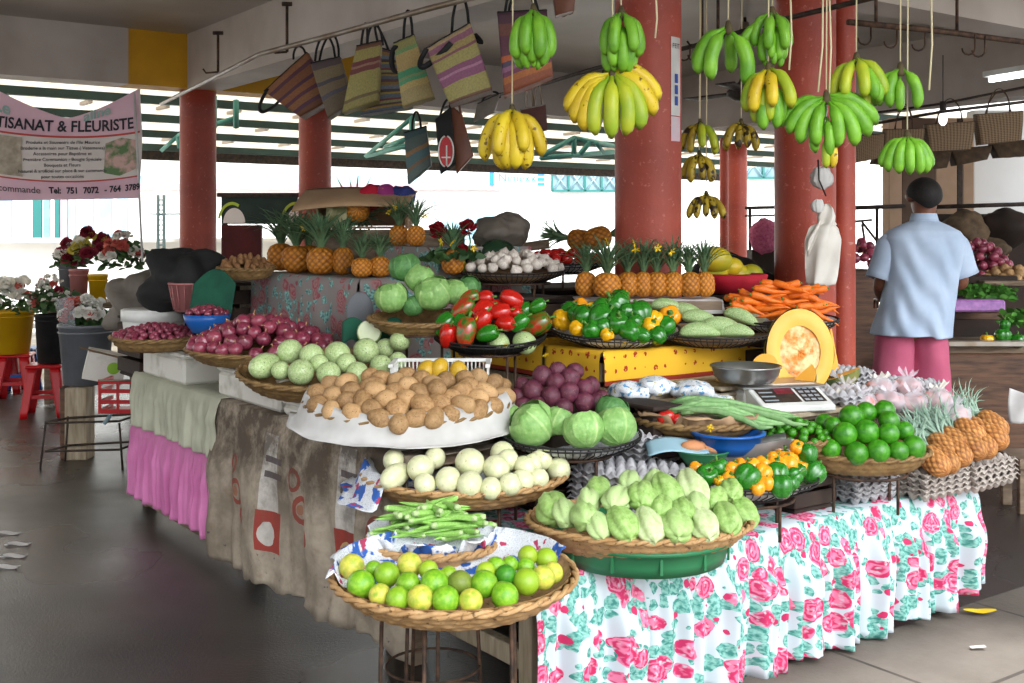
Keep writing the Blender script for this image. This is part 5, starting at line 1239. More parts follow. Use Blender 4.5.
# garlic
B21=Bas(512,270,225,106,3,.85)
wirebowl(B21,'wire bowl of garlic beside the watermelon',.05,m_card,60); stand(B21.c-Vector((0,0,.052)),.17,B21.c.z-.052,.967,'wire ring stand carrying the garlic bowl',4)
for p in poisson(B21,.075,.024,46,1.6,.9,2):
    s_=sides(p,B21); K_garlic.put(mtx(p,(random.uniform(-.7,.7),random.uniform(-.7,.7),random.uniform(0,6)),random.uniform(.022,.028)),f'white garlic bulb at the {s_[1]} {s_[0]} of the garlic bowl','garlic bulbs in the wire bowl')
b=MB(); b.ball((0,0,0),.078,30,20,(1.15,1,.9)); T(b.build('watermelon',m_melon,None,P(497,254,217)),'dark green watermelon lying behind the garlic','watermelon')
B22=Bas(560,262,207,90,3,.8)
wirebowl(B22,'wire bowl of tomatoes in front of the lying pineapples',.045,m_news2,50); stand(B22.c-Vector((0,0,.05)),.12,B22.c.z-.048,1.142,'low wire stand under the tomato bowl',3)
for p in poisson(B22,.045,.026,24,1.75,.85,2):
    s_=sides(p,B22); K_tom.put(mtx(p,(random.uniform(-.6,.6),random.uniform(-.6,.6),0),random.uniform(.026,.031)),f'red tomato at the {s_[1]} {s_[0]} of the tomato bowl','tomatoes in the wire bowl')
# papayas in red cloth bowl
pb=P(730,282,215); rb=thing('red_cloth_bowl','round bowl wrapped in red cloth holding papayas','bowl',pb); b=MB(); b.lathe([(0,-.05),(.12,-.05),(.165,0),(.175,.035),(.16,.04),(.12,-.02),(0,-.03)],36,fn=lambda th,c,r,z:(r*(1+.02*sin(9*th)),z)); b.build('wrapped_bowl',m_redcloth,rb)
for q,(x,y,r,lab) in enumerate(((715,260,15,'big yellow green papaya at the left of the red bowl'),(714,271,13,'papaya low at the left of the red bowl'),(731,267,11,'yellow papaya in the middle of the red bowl'),(736,274,12,'greenish papaya at the front of the red bowl'),(751,274,11,'small round papaya at the right of the red bowl'))):
    b=MB(); b.ball((0,0,0),r/215,22,14,(1.15,1,.92)); o=b.build('papaya',m_papaya,None,P(x,y,213-q)); T(o,lab,'papaya','papayas in the red bowl')
# pumpkin half and slices
pk=thing('halved_pumpkin','big halved pumpkin standing with its seedy orange face forward','pumpkin',P(800,352,252)); 
b=MB(); b.grid(lambda a,c:(lambda th,k:Vector((.125*cos(th)*sin(k)*(1+.03*abs(cos(5*th))),.10*cos(k),.165*sin(th)*sin(k)*(1+.03*abs(cos(5*th))))))(2*PI*a,PI/2*c),48,12,True); b.build('rind',m_pumpskin,pk)
def ell(a,c,k0,k1,y): th=2*PI*a; r=k0+(k1-k0)*c; return Vector((.125*r*cos(th),y,.165*r*sin(th)))
b=MB(); b.grid(lambda a,c:ell(a,c,.6,.995,-.004-.006*sin(PI*c)),48,6,True); b.build('flesh_ring',m_pumpfl,pk)
b=MB(); b.grid(lambda a,c:ell(a,c,0,.66,.003)+Vector((0,.012*nz((a*9,c*7,0),1.5),0)),48,14,True); b.build('seed_pulp',m_pumpseed,pk)
pk.rotation_euler=(R(-10),R(6),R(8)); pk.scale=(1.13,1.1,1.05)
def wedge(name,label,loc,L_,h,t,rot,n=18):
    root=thing(name,label,'pumpkin slice',loc,'cut pumpkin slices',rot); b=MB()
    b.grid(lambda a,c:Vector((L_*cos(PI*a),t*(c-.5)*sin(PI*a),-h*sin(PI*a))),n,6); b.build('rind',m_pumpskin,root)
    b=MB()
    for s_ in(-1,1): b.grid(lambda a,c,s_=s_:Vector((L_*cos(PI*a)*(1-.0*c),s_*t*.5*sin(PI*a)*(1-c),-h*sin(PI*a)*(1-c)+.0)),n,6)
    b.build('flesh',m_pumpfl,root); return root
wedge('pumpkin_slice','pumpkin slice with dark rind leaning in front of the halved pumpkin',P(795,378,258),.085,.075,.06,(R(-30),R(-40),R(0)))
wedge('pumpkin_slice','upright orange pumpkin slice right of the halved pumpkin',P(836,352,242),.10,.06,.07,(R(10),R(78),R(20)))
wedge('pumpkin_slice','pumpkin slice lying at the right of the halved pumpkin',P(838,374,248),.09,.06,.06,(R(-60),R(-20),R(-10)))
wedge('pumpkin_slice','small pumpkin slice behind the steel pan',P(765,365,254),.05,.04,.05,(R(160),R(0),R(0)))
crate('low crate under the halved pumpkin',1.74,1.93,.42,.76,.76,.80,m_darkgoods)
# scale and pan
scp=P(783,408,268); s0=thing('digital_scale','white digital shop scale with a dark key panel','scale',(scp.x,scp.y,.767),rot=(0,0,R(14)))
def wedgebox(b,w_,y0,y1,z0,za,zb): 
    sm=b.smooth; b.smooth=False; n=len(b.v)
    for x in(-w_/2,w_/2):
        for y,z in((y0,z0),(y1,z0),(y1,zb),(y0,za)): b.vert((x,y,z))
    for f in((0,1,2,3),(7,6,5,4),(0,4,5,1),(3,2,6,7),(1,5,6,2),(0,3,7,4)): b.face([n+i for i in f])
    b.smooth=sm
b=MB(); wedgebox(b,.29,-.13,.03,0,.022,.085); b.box((0,.12,.03),(.30,.22,.06),None,.01); o=b.build('body',m_white,s0); o.modifiers.new('b','BEVEL').width=.005
def sl(x,y,k=.0015): t=(y+.13)/.16; return Vector((x,y,.022+.063*t+k))
b=MB(); b.grid(lambda a,c:sl(-.125+.15*a,-.105+.115*c,.002),4,4); b.grid(lambda a,c:sl(.035+.09*a,-.105+.115*c,.002),4,4); b.build('key_panel',m_dkmetal,s0)
b=MB(); b.grid(lambda a,c:sl(-.05+.07*a,-.05+.05*c,.003),4,4); b.build('red_display',mat('red_display','#8a2030','#5a1a24',scale=50,rough=.3),s0)
m_key=mat('pale_key','#9aa0a6'); b=MB(); 
for i in range(3):
    for j in range(4): b.grid(lambda a,c:sl(.043+.026*i+.018*a,-.098+.026*j+.014*c,.003),1,1)
b.build('keypad',m_key,s0); b=MB()
for j in range(4): b.grid(lambda a,c:sl(-.118+.055*a,-.095+.027*j+.008*c,.003),1,1)
b.build('display_marks',m_key,s0)
b=MB(); b.smooth=False; b.box((0,.11,.075),(.34,.25,.012),None,.005); b.build('platform',m_steel,s0)
b=MB(); b.tube([(-.17,-.02,.095),(-.17,.23,.095),(.17,.23,.095)],.006,6); b.build('platform_edge',m_steel,s0)
pp=P(746,372,266); pn=thing('steel_pan','round stainless pan set on the board beside the scale','pan',(pp.x,pp.y,pp.z)); b=MB(); b.lathe([(0,-.035),(.10,-.035),(.12,-.01),(.128,.02),(.134,.022),(.125,.026),(.112,-.004),(.095,-.027),(0,-.027)],44); b.build('pan_body',m_steel,pn)
b=MB(); b.ring((0,0,.023),.131,.004,44,6); b.build('rolled_rim',m_steel,pn)
crate('low box propping the steel pan',1.28,1.6,.48,.76,.766,.84,m_pale_wood)
sp=P(342,272,210); sd=thing('dark_bowl','dark shallow metal bowl in front of the left pineapple row','bowl',P(366,270,216)); b=MB(); b.lathe([(0,-.035),(.05,-.035),(.085,.0),(.092,.012),(.082,.008),(.05,-.025),(0,-.025)],36); b.build('bowl_body',m_dkmetal,sd); b=MB(); b.lathe([(0,-.004),(.07,-.004),(.08,.006)],30); b.build('inside',m_steel,sd)
# egg trays
def eggtray(m):
    b=MB(); n=60; p=.30
    def g(a,c):
        x=(a-.5)*p; y=(c-.5)*p; q=sin(PI*6*a)**2*sin(PI*6*c)**2; s_=sin(PI*6*(a+1/12))**2*sin(PI*6*(c+1/12))**2
        e=max(abs(a-.5),abs(c-.5))*2
        z=.030*s_**.5 -.018*q
        if e>.955: z=.012*abs(sin(PI*6*(a if abs(a-.5)<abs(c-.5) else c)))
        return (x,y,z)
    b.grid(g,n,n); o=b.build('egg_tray',m); o.modifiers.new('t','SOLIDIFY').thickness=.003; return Kind(small(o,'egg tray'))
K_tray=[eggtray(m_eggcard),eggtray(m_eggcard2)]
def traystack(u,v,z0,n,k,rz,lab,grp,step=.02):
    for i in range(n):
        nm='topmost' if i==n-1 else('lowest' if i==0 else ORD[i]+' from bottom')
        if i==1: nm='second from bottom'
        K_tray[k].put(mtx(W(u,v,z0+.02+i*step)+Vector((random.uniform(-.004,.004),random.uniform(-.004,.004),0)),(0,0,ROT+R(rz+random.uniform(-1.5,1.5)))),f'{nm} egg tray {lab}',grp)
traystack(.69,.32,.457,9,0,6,'in the grey stack behind the chayotes','grey egg trays behind the chayotes',.019)
traystack(1.02,.62,.62,1,0,0,'lying behind the grey stack by the spring onions','egg tray by the spring onions')
traystack(.88,.52,.60,6,0,10,'in the stack under the spring onion tray','egg trays under the spring onion tray',.019)
traystack(1.86,.05,.457,5,1,0,'in the beige stack under the lying pineapples, left','beige egg trays under the pineapples, left stack',.018)
traystack(2.12,.03,.457,5,1,3,'in the beige stack at the right end of the table','beige egg trays under the pineapples, right stack',.018)
traystack(2.0,.58,.76,4,0,8,'in the grey stack by the pumpkin','grey egg trays by the pumpkin',.018)
traystack(1.80,.36,.755,2,0,3,'in the short stack beside the scale','grey egg trays beside the scale',.018)
traystack(2.3,.45,.70,4,0,14,'in the grey stack behind the onion bags','grey egg trays behind the onion bags',.018)
traystack(1.62,.16,.457,4,0,0,'in the dark gap under the green oranges','grey egg trays below the green oranges',.018)
# pineapples lying on the trays
pd=Vector((-.50,.80,.42))
def lying(p,k,lab,grp,spin):
    q=(pd+Vector((random.uniform(-.12,.12),0,random.uniform(-.05,.08)))).normalized().to_track_quat('Z','Y').to_matrix().to_4x4()
    K_pineP.put(Matrix.Translation(p)@q@Matrix.Rotation(spin,4,'Z')@Matrix.Diagonal((.043,.043,.06,1)),lab,grp)
for i in range(6):
    t=i/5; lying(P(932+62*t+random.uniform(-2,2),463-25*t+random.uniform(-3,3),281-14*t),0,f'pineapple lying on its side, {ordl(i,6)} in the row on the trays','pineapples lying on the beige egg trays',i)
for i in range(5):
    t=i/4; lying(P(944+50*t+random.uniform(-3,3),446-21*t+random.uniform(-4,3),274-12*t),0,f'pineapple in the upper lying row, {ordl(i,5)}','upper pineapples lying on the trays',i+2)
# bags of onions
m_pinkonion=mat('pink_onion_skin','#c98a78','#b9707a',scale=9,rough=.4,rnd=.25)
b=MB(); b.ball((0,0,0),1,16,11,(1,1,.9),fn=onfn); K_po=Kind(small(b.build('pink_onion',m_pinkonion),'onion'))
OB=[(835,410,262),(862,404,262),(888,402,262),(912,404,262),(938,400,260),(908,388,252),(955,416,262),(846,396,254),(880,390,252)]
for q,(x,y,s_) in enumerate(OB):
    c=P(x,y,s_); rn=random.Random(q)
    b=MB(); b.ball((0,0,0),1,28,18,(.062,.055,.048),fn=lambda p,th,ph,q=q:p*(1+.20*nz(p*30,1,q*5)+.10*nz(p*70,1,q)))
    root=thing('plastic_bag',f'clear plastic bag of pink onions, {["nearest the scale","second from the scale","in the middle","right of the middle","right of centre","at the back middle","at the far right","at the back left","at the back centre"][q]}','bag',c,'clear bags of onions'); b.build('film',m_clear,root)
    b=MB()
    for e in(-1,1): b.grid(lambda a,k,e=e:Vector(((.004+.022*k)*e+.012*(a-.5)*(1+2*k),.008*sin(8*a+q),.043+.026*k*(1+.4*sin(3*q+e))+.008*sin(9*a+q))),8,6)
    b.build('knotted_ears',m_whitebag if q%4==0 else m_clear,root)
    for j in range(6):
        a=j*PI/3; K_po.put(mtx(c+Vector((.034*cos(a),.026*sin(a),-.008+.022*(j%2))),rrot(),.0225),f'pink onion inside a clear bag, bag {["nearest the scale","second from the scale","in the middle","right of the middle","right of centre near the man","at the back middle","at the far right","at the back left","at the back centre"][q]}','pink onions in the clear bags')
# ---------------------------------------------------------------- bananas
GB='banana bunches hung over the stall'
bunch('bunch of green bananas in front of the purple striped tote, top centre left',533,12,292,.165,fan('g',4,200,340,0,-8,1.05)+fan('g',5,170,370,-.04,-14,.95)+fan('g',3,215,330,-.10,-18,.6))
bunch('bunch of ripe yellow bananas on a long string left of the centre column',512,112,285,.195,fan('y',4,175,365,0,4,1.0,None,8)+fan('y',4,215,325,-.01,-10,1.05)+fan('y',2,100,80,0,-5,.9))
bunch('bunch of green bananas high in front of the thick centre column',621,14,292,.165,fan('g',4,190,350,0,-4,1.0)+fan('g',5,180,360,-.05,-14,.95)+fan('g',3,215,325,-.10,-18,.65))
bunch('wide bunch of freckled yellow bananas low in front of the centre column',612,74,292,.205,[(178,0,26,1.0,'y'),(186,-.005,14,1.05,'y'),(196,-.01,3,1.08,'y'),(212,-.012,-6,1.08,'yg'),(262,-.012,-16,1.1,'yg'),(318,-.01,-10,1.08,'yg'),(338,0,2,1.1,'yg'),(352,.01,18,1.05,'y'),(5,.03,30,1.0,'y'),(345,-.02,-12,1.0,'yg'),(20,.01,8,.95,'g'),(100,0,5,.9,'yg')])
bunch('bunch of three large green bananas right of the centre column',728,28,282,.19,[(178,0,8,1.05,'g'),(205,-.01,-4,1.05,'g'),(338,-.015,-8,1.1,'g'),(160,.0,16,.95,'g'),(70,0,0,.9,'g')])
bunch('bunch of short green bananas at the top left of the second thick column',772,14,282,.15,fan('g',4,185,355,0,0,1.0)+fan('g',4,200,350,-.05,-10,.85)+fan('g',3,180,350,-.1,-15,.6)+[(178,-.03,28,.9,'g')])
bunch('bunch of yellow green bananas below the short green ones',768,70,285,.17,fan('yg',5,180,355,0,4,1.0,'y')+fan('yg',5,190,350,-.05,-8,.85,'g')+fan('g',2,230,300,-.07,-10,.9))
bunch('large bunch of green bananas in front of the second thick column',826,98,285,.185,[(172,0,34,1.0,'g'),(182,0,22,1.0,'g'),(192,-.01,8,1.0,'g'),(225,-.015,-4,.95,'g'),(300,-.015,-8,.95,'g'),(335,-.01,6,1.05,'g'),(348,0,22,1.1,'g'),(358,.01,36,1.12,'g'),(270,-.07,-12,.8,'g'),(210,-.06,-6,.8,'g'),(255,-.14,-14,.62,'yg'),(300,-.14,-14,.62,'y'),(90,0,8,.9,'g'),(120,-.03,20,.9,'g')])
bunch('bunch of plump yellow green bananas right above the large green bunch',856,60,282,.165,fan('yg',4,180,330,0,6,1.0)+fan('g',4,300,370,-.02,6,1.0)+fan('yg',2,200,300,-.06,-8,.8))
bunch('small bunch of four green bananas right of the slim red column',900,70,282,.15,[(182,0,4,1.0,'g'),(212,0,-6,1.0,'g'),(325,0,-4,1.05,'g'),(250,-.03,-12,.85,'g'),(90,0,0,.8,'g')])
bunch('neat hand of bright green bananas hung above the man in the blue shirt',907,138,282,.138,[(180,0,16,1.0,'g'),(195,0,6,1.05,'g'),(225,0,-2,1.05,'g'),(262,0,-8,1.05,'g'),(305,0,-6,1.05,'g'),(338,0,0,1.05,'g'),(358,0,12,1.0,'g'),(110,0,6,.9,'g'),(60,0,6,.9,'g')])
bunch('small spotted banana bunch, upper one beside the centre column',700,124,205,.16,fan('b',5,185,355,0,4,1.0,'yg'),group='spotted banana bunches hung in the background')
bunch('small spotted banana bunch, middle one beside the centre column',699,156,205,.15,fan('b',5,190,350,0,2,1.0),group='spotted banana bunches hung in the background')
bunch('small spotted banana bunch, lowest one beside the centre column',706,196,205,.14,fan('b',6,195,350,0,14,1.0),group='spotted banana bunches hung in the background')
bunch('dark spotted banana bunch in front of the far red column',741,124,205,.15,fan('b',6,180,360,0,6,1.0),group='spotted banana bunches hung in the background')
for q,(x0,y0,x1,y1,lab) in enumerate(((790,0,789,70,'pale cord hanging in front of the second thick column, left one'),(829,0,829,96,'thick pale string down to the large green bunch'),(823,0,818,92,'thin string beside the thick one on the second thick column'),(931,0,929,90,'loose knotted string with a dark end right of the green hand of bananas'),(655,0,655,38,'pale cord against the centre column edge'))):
    b=MB(); b.tube([P(x0,y0-20,285),P((x0+x1)/2+2,(y0+y1)/2,285),P(x1,y1,285)],.0035,5); T(b.build('loose_string',m_string),lab,'string','loose strings beside the bananas')
# ---------------------------------------------------------------- totes
def tote(label,q,s_,thick,m,handles,name='tote_bag',group='striped totes on the rail',hm=None,hr=.006):
    TL,TR,BR,BL=[P(x,y,s_) for x,y in q]; c=(TL+TR+BR+BL)/4; root=thing(name,label,'bag',c,group)
    def f(a,t):
        l=TL.lerp(BL,t)-c; r=TR.lerp(BR,t)-c; th_=thick*(.45+.55*math.sin(PI*.5*min(1,t*1.3+.15)))
        if a<.4: k=a/.4; p=l.lerp(r,k); y=-th_/2*(1+.22*sin(PI*k))
        elif a<.5: k=(a-.4)/.1; p=r.copy(); y=-th_/2+th_*k
        elif a<.9: k=(a-.5)/.4; p=r.lerp(l,k); y=th_/2*(1+.22*sin(PI*k))
        else: k=(a-.9)/.1; p=l.copy(); y=th_/2-th_*k
        return p+Vector((0,y+.006*nz((p.x*9,p.z*9,a*3),1),.006*nz((a*8,t*2,1),1)))
    b=MB(); b.grid(f,60,22,True,False,uvf=lambda a,t:(a*2,1-t)); 
    o=b.build('body',m,root); so=o.modifiers.new('t','SOLIDIFY'); so.thickness=.003
    b=MB(); b.grid(lambda a,k:(BL-c).lerp(BR-c,a)+Vector((0,thick*(k-.5)*1.1,0)),6,4,uvf=lambda a,k:(a,0)); b.build('base',m,root)
    b=MB(); n=30; pts=[f(i/n,0) for i in range(n+1)]; b.tube(pts,.005,5,False); b.build('rim_binding',hm or m_strap,root)
    for j,h in enumerate(handles):
        (x1,y1),(xa,ya),(x2,y2),dy=h; p1=P(x1,y1,s_)-c; pa=P(xa,ya,s_)-c; p2=P(x2,y2,s_)-c; pts=[]
        for i in range(15):
            t=i/14; w=sin(PI*t)**.55; base=p1.lerp(p2,t); pk=(pa-(p1+p2)/2)*w; pts.append(base+pk+Vector((0,dy*(1-.6*w),0)))
        h_=MB(); h_.tube(pts,hr,6,squash=2.2); h_.build('handle',hm or m_strap,root)
    return root
O,Pu,Br,Gr,Ol='#a87f45','#5b3550','#6f4a34','#5f5c58','#9a8f55'
st1=stripes('brown_purple_stripes',[(0,'#6d4028'),(.12,'#553044'),(.2,'#8a5a34'),(.34,'#5b2f3e'),(.42,'#8a5530'),(.55,'#4e2c40'),(.62,'#7c4c2e'),(.78,'#552f3c'),(.86,'#8a5a3a')])
st2=stripes('grey_brown_stripes',[(0,'#6a5c48'),(.3,'#54505a'),(.38,'#77664c'),(.55,'#4c4850'),(.62,'#7c6c50'),(.85,'#55484a')])
st3=stripes('olive_maroon_stripes',[(0,'#8a8048'),(.12,'#6b5a3a'),(.17,'#968c50'),(.55,'#6e3a38'),(.63,'#8f6a58'),(.67,'#6a3436'),(.74,'#958a50'),(.92,'#6e4a3a')])
st4=stripes('fine_multicolour_stripes',[(0,'#56606a'),(.10,'#9a7a30'),(.16,'#4c3a44'),(.22,'#8a8a5a'),(.30,'#7a3038'),(.36,'#5c6874'),(.5,'#a08a3a'),(.56,'#463a40'),(.66,'#6a7480'),(.8,'#8a6a34'),(.9,'#5a4048')],2)
st5=stripes('olive_green_stripes',[(0,'#9a8a5c'),(.22,'#b09a60'),(.32,'#4f9468'),(.38,'#7a8a60'),(.42,'#3f8a62'),(.52,'#a48c58'),(.80,'#6a8a58'),(.86,'#8a8450')])
st6=stripes('pink_olive_stripes',[(0,'#6d5040'),(.04,'#938a50'),(.28,'#7f4a68'),(.40,'#a07088'),(.44,'#7a4662'),(.52,'#938a52'),(.70,'#7a4a58'),(.74,'#948452'),(.84,'#85566a'),(.93,'#a08a68')])
st7=stripes('purple_orange_stripes',[(0,'#8a4a30'),(.12,'#a8622e'),(.2,'#6a3450'),(.26,'#8a5a78'),(.32,'#4a3c54'),(.38,'#b0582e'),(.45,'#5a3040'),(.7,'#6a4038'),(.85,'#4a2c3a')])
st8=stripes('teal_orange_plaid',[(0,'#5a6a66'),(.2,'#7a6048'),(.28,'#4a6a6e'),(.5,'#8a6a48'),(.6,'#50605c'),(.85,'#3c5458')])
tote('brown and purple striped straw tote tilted at the left end of the rail',[(266,92),(308,54),(336,100),(303,118)],190,.14,st1,[((270,90),(262,112),(285,98),-.05),((292,58),(297,46),(304,52),.04)])
tote('grey brown striped tote half behind the leftmost tote',[(312,64),(340,58),(353,104),(330,119)],198,.10,st2,[((316,62),(325,36),(336,58),-.03),((318,62),(331,34),(338,60),.03)])
tote('olive tote with two maroon bands, third on the rail',[(358,47),(381,42),(378,102),(344,114)],214,.10,st3,[((362,46),(366,24),(368,45),-.03),((366,45),(374,23),(382,44),.04)])
tote('tote with fine multicoloured stripes behind the olive one',[(378,48),(392,52),(412,108),(362,116)],207,.10,st4,[((380,50),(376,25),(390,54),.0)])
tote('slim olive tote with green stripes hanging by one strap',[(395,44),(414,36),(434,98),(404,108)],232,.09,st5,[((404,40),(408,11),(413,38),-.02),((397,48),(392,62),(398,74),-.05)])
tote('large pink and olive striped tote hanging beside the bananas',[(427,50),(470,25),(492,92),(451,106)],243,.13,st6,[((452,34),(460,-4),(469,26),-.02),((428,52),(424,68),(452,46),-.08),((466,30),(480,42),(474,32),.06)])
tote('tall purple and orange striped tote behind the top green banana bunch',[(498,14),(546,12),(552,78),(505,97)],246,.12,st7,[((505,14),(520,-14),(538,12),-.02),((508,14),(522,-12),(536,12),.05)])
tote('small plaid teal and orange bag hanging below the rail',[(405,133),(426,127),(431,166),(409,184)],200,.07,st8,[((412,131),(416,112),(421,128),0)],group='small bags hanging under the totes')
m_leather=mat('brown_leather','#6e3d26','#54301f',scale=8,rough=.45)
t9=tote('black bag with a red and white oval emblem hanging below the rail',[(436,120),(451,108),(455,164),(441,174)],205,.05,m_black,[((440,117),(447,100),(450,110),0)],group='small bags hanging under the totes')
cc=t9.location
b=MB(); b.grid(lambda a,k:P(446.5+7.2*k*cos(2*PI*a),152+15*k*sin(2*PI*a),205)-cc+Vector((0,-.038,0)),30,2,True); b.build('red_oval',m_redplastic,t9)
b=MB(); 
for e in(-1,1): b.tube([P(446.5+e*7.4*cos(t_),152-15.5*sin(t_),205)-cc+Vector((0,-.041,0)) for t_ in [R(-80+16*i) for i in range(11)]],.004,5)
b.tube([P(447,146,205)-cc+Vector((0,-.041,0)),P(447,166,205)-cc+Vector((0,-.041,0))],.004,5); b.tube([P(442,158,205)-cc+Vector((0,-.041,0)),P(451,158,205)-cc+Vector((0,-.041,0))],.004,5); b.build('white_outline',m_white,t9)
tote('narrow brown leather bag next to the black emblem bag',[(451,106),(462,116),(473,156),(457,174)],204,.05,m_leather,[((453,108),(455,96),(461,115),0)],group='small bags hanging under the totes',hm=m_leather)
tote('small maroon handbag hanging right of the yellow bananas',[(521,110),(545,105),(547,130),(523,134)],190,.05,mat('maroon_straw','#4a2a2c','#5f3a34',scale=12),[((526,109),(529,86),(533,108),0),((534,108),(538,84),(542,106),0)],group='small bags hanging under the totes',hm=m_alu)
tote('dark tote cropped by the top edge right of the green bananas',[(552,-14),(576,-16),(573,12),(556,17)],240,.06,m_leather,[],group='small bags hanging under the totes')
tote('grey cloth bag hanging behind the yellow bananas',[(478,104),(500,94),(494,112),(474,122)],195,.05,m_tarp,[((482,102),(492,92),(500,98),0)],group='small bags hanging under the totes')
# woven palm bags at the right
for q,(tl,tr,br,bl,lab) in enumerate((((853,137),(883,134),(880,158),(855,163),'woven palm bag nearest the slim red column'),((884,130),(923,129),(919,151),(882,153),'woven palm bag second from the slim red column'),((925,125),(973,122),(968,150),(928,152),'woven palm bag in the middle of the upper row'),((975,115),(1021,112),(1018,141),(979,145),'woven palm bag at the right end of the upper row'))):
    mx_=(tl[0]+tr[0])/2; tote(lab,[tl,tr,br,bl],132,.10,m_woven,[((tl[0]+10,tl[1]),(mx_,tl[1]-26),(tr[0]-12,tr[1]),-.03),((tl[0]+12,tl[1]),(mx_+3,tl[1]-24),(tr[0]-9,tr[1]),.04)],name='woven_bag',group='woven palm bags on the rear rail',hm=m_rust,hr=.004)
m_dkwoven=mat('dark_woven_straw','#5a4632','#3f3022',scale=18,rough=.8)
for q,(tl,tr,br,bl,lab) in enumerate((((876,152),(912,150),(905,166),(872,164),'dark woven bag in the lower row behind the green bananas'),((914,150),(950,150),(944,168),(916,168),'dark woven bag in the lower row above the man'),((950,150),(990,146),(984,160),(954,166),'dark woven bag in the lower row right of the man'),((990,143),(1030,140),(1028,156),(996,158),'dark woven bag in the lower row at the right edge'))):
    tote(lab,[tl,tr,br,bl],122,.12,m_dkwoven,[],name='woven_bag',group='dark woven bags in the lower rear row')
pipe('hanging_rail',[P(850,128,128),P(940,112,132),P(1040,100,136)],.012,m_dkmetal,'thin dark rail that the upper woven bags hang from')
pipe('hanging_rail',[P(850,116,120),P(940,104,124),P(1040,84,128)],.010,m_dkmetal,'thin dark rail behind and above the woven bags')
# ---------------------------------------------------------------- white bag and paper flowers on the thick column
c=P(824,250,218); cb=thing('carrier_bag','white plastic carrier bag hanging against the thick column','bag',c); 
prof=[(0,46,3),(4,42,7),(10,34,9),(16,28,8),(24,22,14),(34,10,17),(50,-8,16),(66,-24,15),(78,-34,14),(80,-37,4)]
b=MB()
def g(a,t):
    i=t*(len(prof)-1); j=min(int(i),len(prof)-2); k=i-j; y=prof[j][1]*(1-k)+prof[j+1][1]*k; w_=prof[j][2]*(1-k)+prof[j+1][2]*k
    th=2*PI*a; x=(w_*cos(th)*(1+.12*sin(5*th+t*6))+ (2 if t<.4 else -1-t))/218
    return Vector((x,(w_*.45*sin(th)+2.0*sin(4*th+t*9))/218,y/218))
b.grid(g,48,40,True); b.build('bag_body',m_whitebag,cb)
b=MB(); b.grid(lambda a,k:Vector(((-6-12*k)/218,-.03+.008*sin(6*a),(26-24*k+9*(a-.5)*(1+k))/218)),8,8); o=b.build('loose_handle',m_whitebag,cb); o.modifiers.new('t','SOLIDIFY').thickness=.002
for q,(x,y,r,lab) in enumerate(((822,178,10,'crumpled white paper rosette high on the thick column'),(818,206,6,'small white paper rosette just above the carrier bag'))):
    b=MB(); b.ball((0,0,0),r/218,26,12,(1,.35,1.1),fn=lambda p,th,ph:p*(1+.22*sin(9*th)*sin(ph)+.2*nz(p*60,1))); T(b.build('paper_rosette',m_paper,None,P(x,y,219)),lab,'decoration')
b=MB(); b.tube([P(818,160,221),P(819,180,223),P(826,196,222)],.004,5); T(b.build('dark_wire',m_wire),'short dark wire hanging above the carrier bag','wire')
# ---------------------------------------------------------------- the man
mp=P(912,485,178); man=thing('person','person seen from behind in a pale blue short sleeved shirt and pink shorts','person',(mp.x,mp.y,0))
import bmesh
V=[];E_=[];RR=[]
def sv(p,r,par=None):
    V.append(p);RR.append(r if isinstance(r,tuple) else (r,r)); i=len(V)-1
    if par is not None:E_.append((par,i))
    return i
pel=sv((0,0,.93),(.15,.11)); sp1=sv((.02,.0,1.08),(.14,.11),pel); ch=sv((.06,.02,1.28),(.16,.12),sp1); nb=sv((.085,.05,1.44),(.085,.07),ch); nk=sv((.09,.065,1.52),(.052,.052),nb)
hd=sv((.095,.085,1.585),(.076,.088),nk); h2=sv((.095,.09,1.64),(.084,.100),hd); h3=sv((.095,.085,1.69),(.060,.070),h2)
jaw=sv((.095,.135,1.565),(.05,.04),hd); ns=sv((.095,.185,1.61),(.016,.016),h2)
for e in(-1,1): sv((.095+e*.100,.070,1.605),(.014,.034),h2)
for e in(-1,1):
    hp=sv((e*.095,0,.86),(.095,.09),pel); kn=sv((e*.115,.01,.48),(.058,.058),hp); cf=sv((e*.118,-.02,.34),(.052,.055),kn); an=sv((e*.12,-.015,.09),(.034,.036),cf); hl=sv((e*.12,.03,.045),(.036,.036),an); sv((e*.135,.15,.03),(.040,.024),hl)
def arm(sh,el,wr,fwd,inw):
    s1=sv(sh,(.050,.050),ch); e1=sv(el,(.040,.042),s1); m1=sv(tuple(Vector(el).lerp(Vector(wr),.4)),(.038,.038),e1); w1=sv(wr,(.026,.022),m1)
    f=Vector(fwd).normalized(); n=Vector(inw).normalized(); pm=sv(tuple(Vector(wr)+f*.05),(.038,.018),w1); pk=sv(tuple(Vector(wr)+f*.085),(.036,.015),pm)
    for k,(o_,ln) in enumerate(((-.030,.072),(-.010,.082),(.010,.076),(.028,.060))):
        a=Vector(wr)+f*.095+n*o_; b1=sv(tuple(a),.0095,pk); c1=sv(tuple(a+f*ln*.45+Vector((0,0,-.014))),.009,b1); sv(tuple(a+f*ln*.7+Vector((0,0,-.045-.003*k))),.0075,c1)
    a=Vector(wr)+f*.035-n*.045; t1=sv(tuple(a),.011,pm); sv(tuple(a+f*.045-n*.014+Vector((0,0,-.02))),.009,t1)
arm((-.085,.04,1.36),(-.165,.05,1.12),(-.09,.27,1.03),(.25,.95,-.1),(-1,.2,0))
arm((.225,.04,1.36),(.31,.05,1.125),(.21,.26,1.10),(-.35,.9,-.15),(1,.3,0))
bm=bmesh.new(); sl_=bm.verts.layers.skin.verify(); bv=[]
for p,r in zip(V,RR):
    v=bm.verts.new(p); v[sl_].radius=r; v[sl_].use_root=False; bv.append(v)
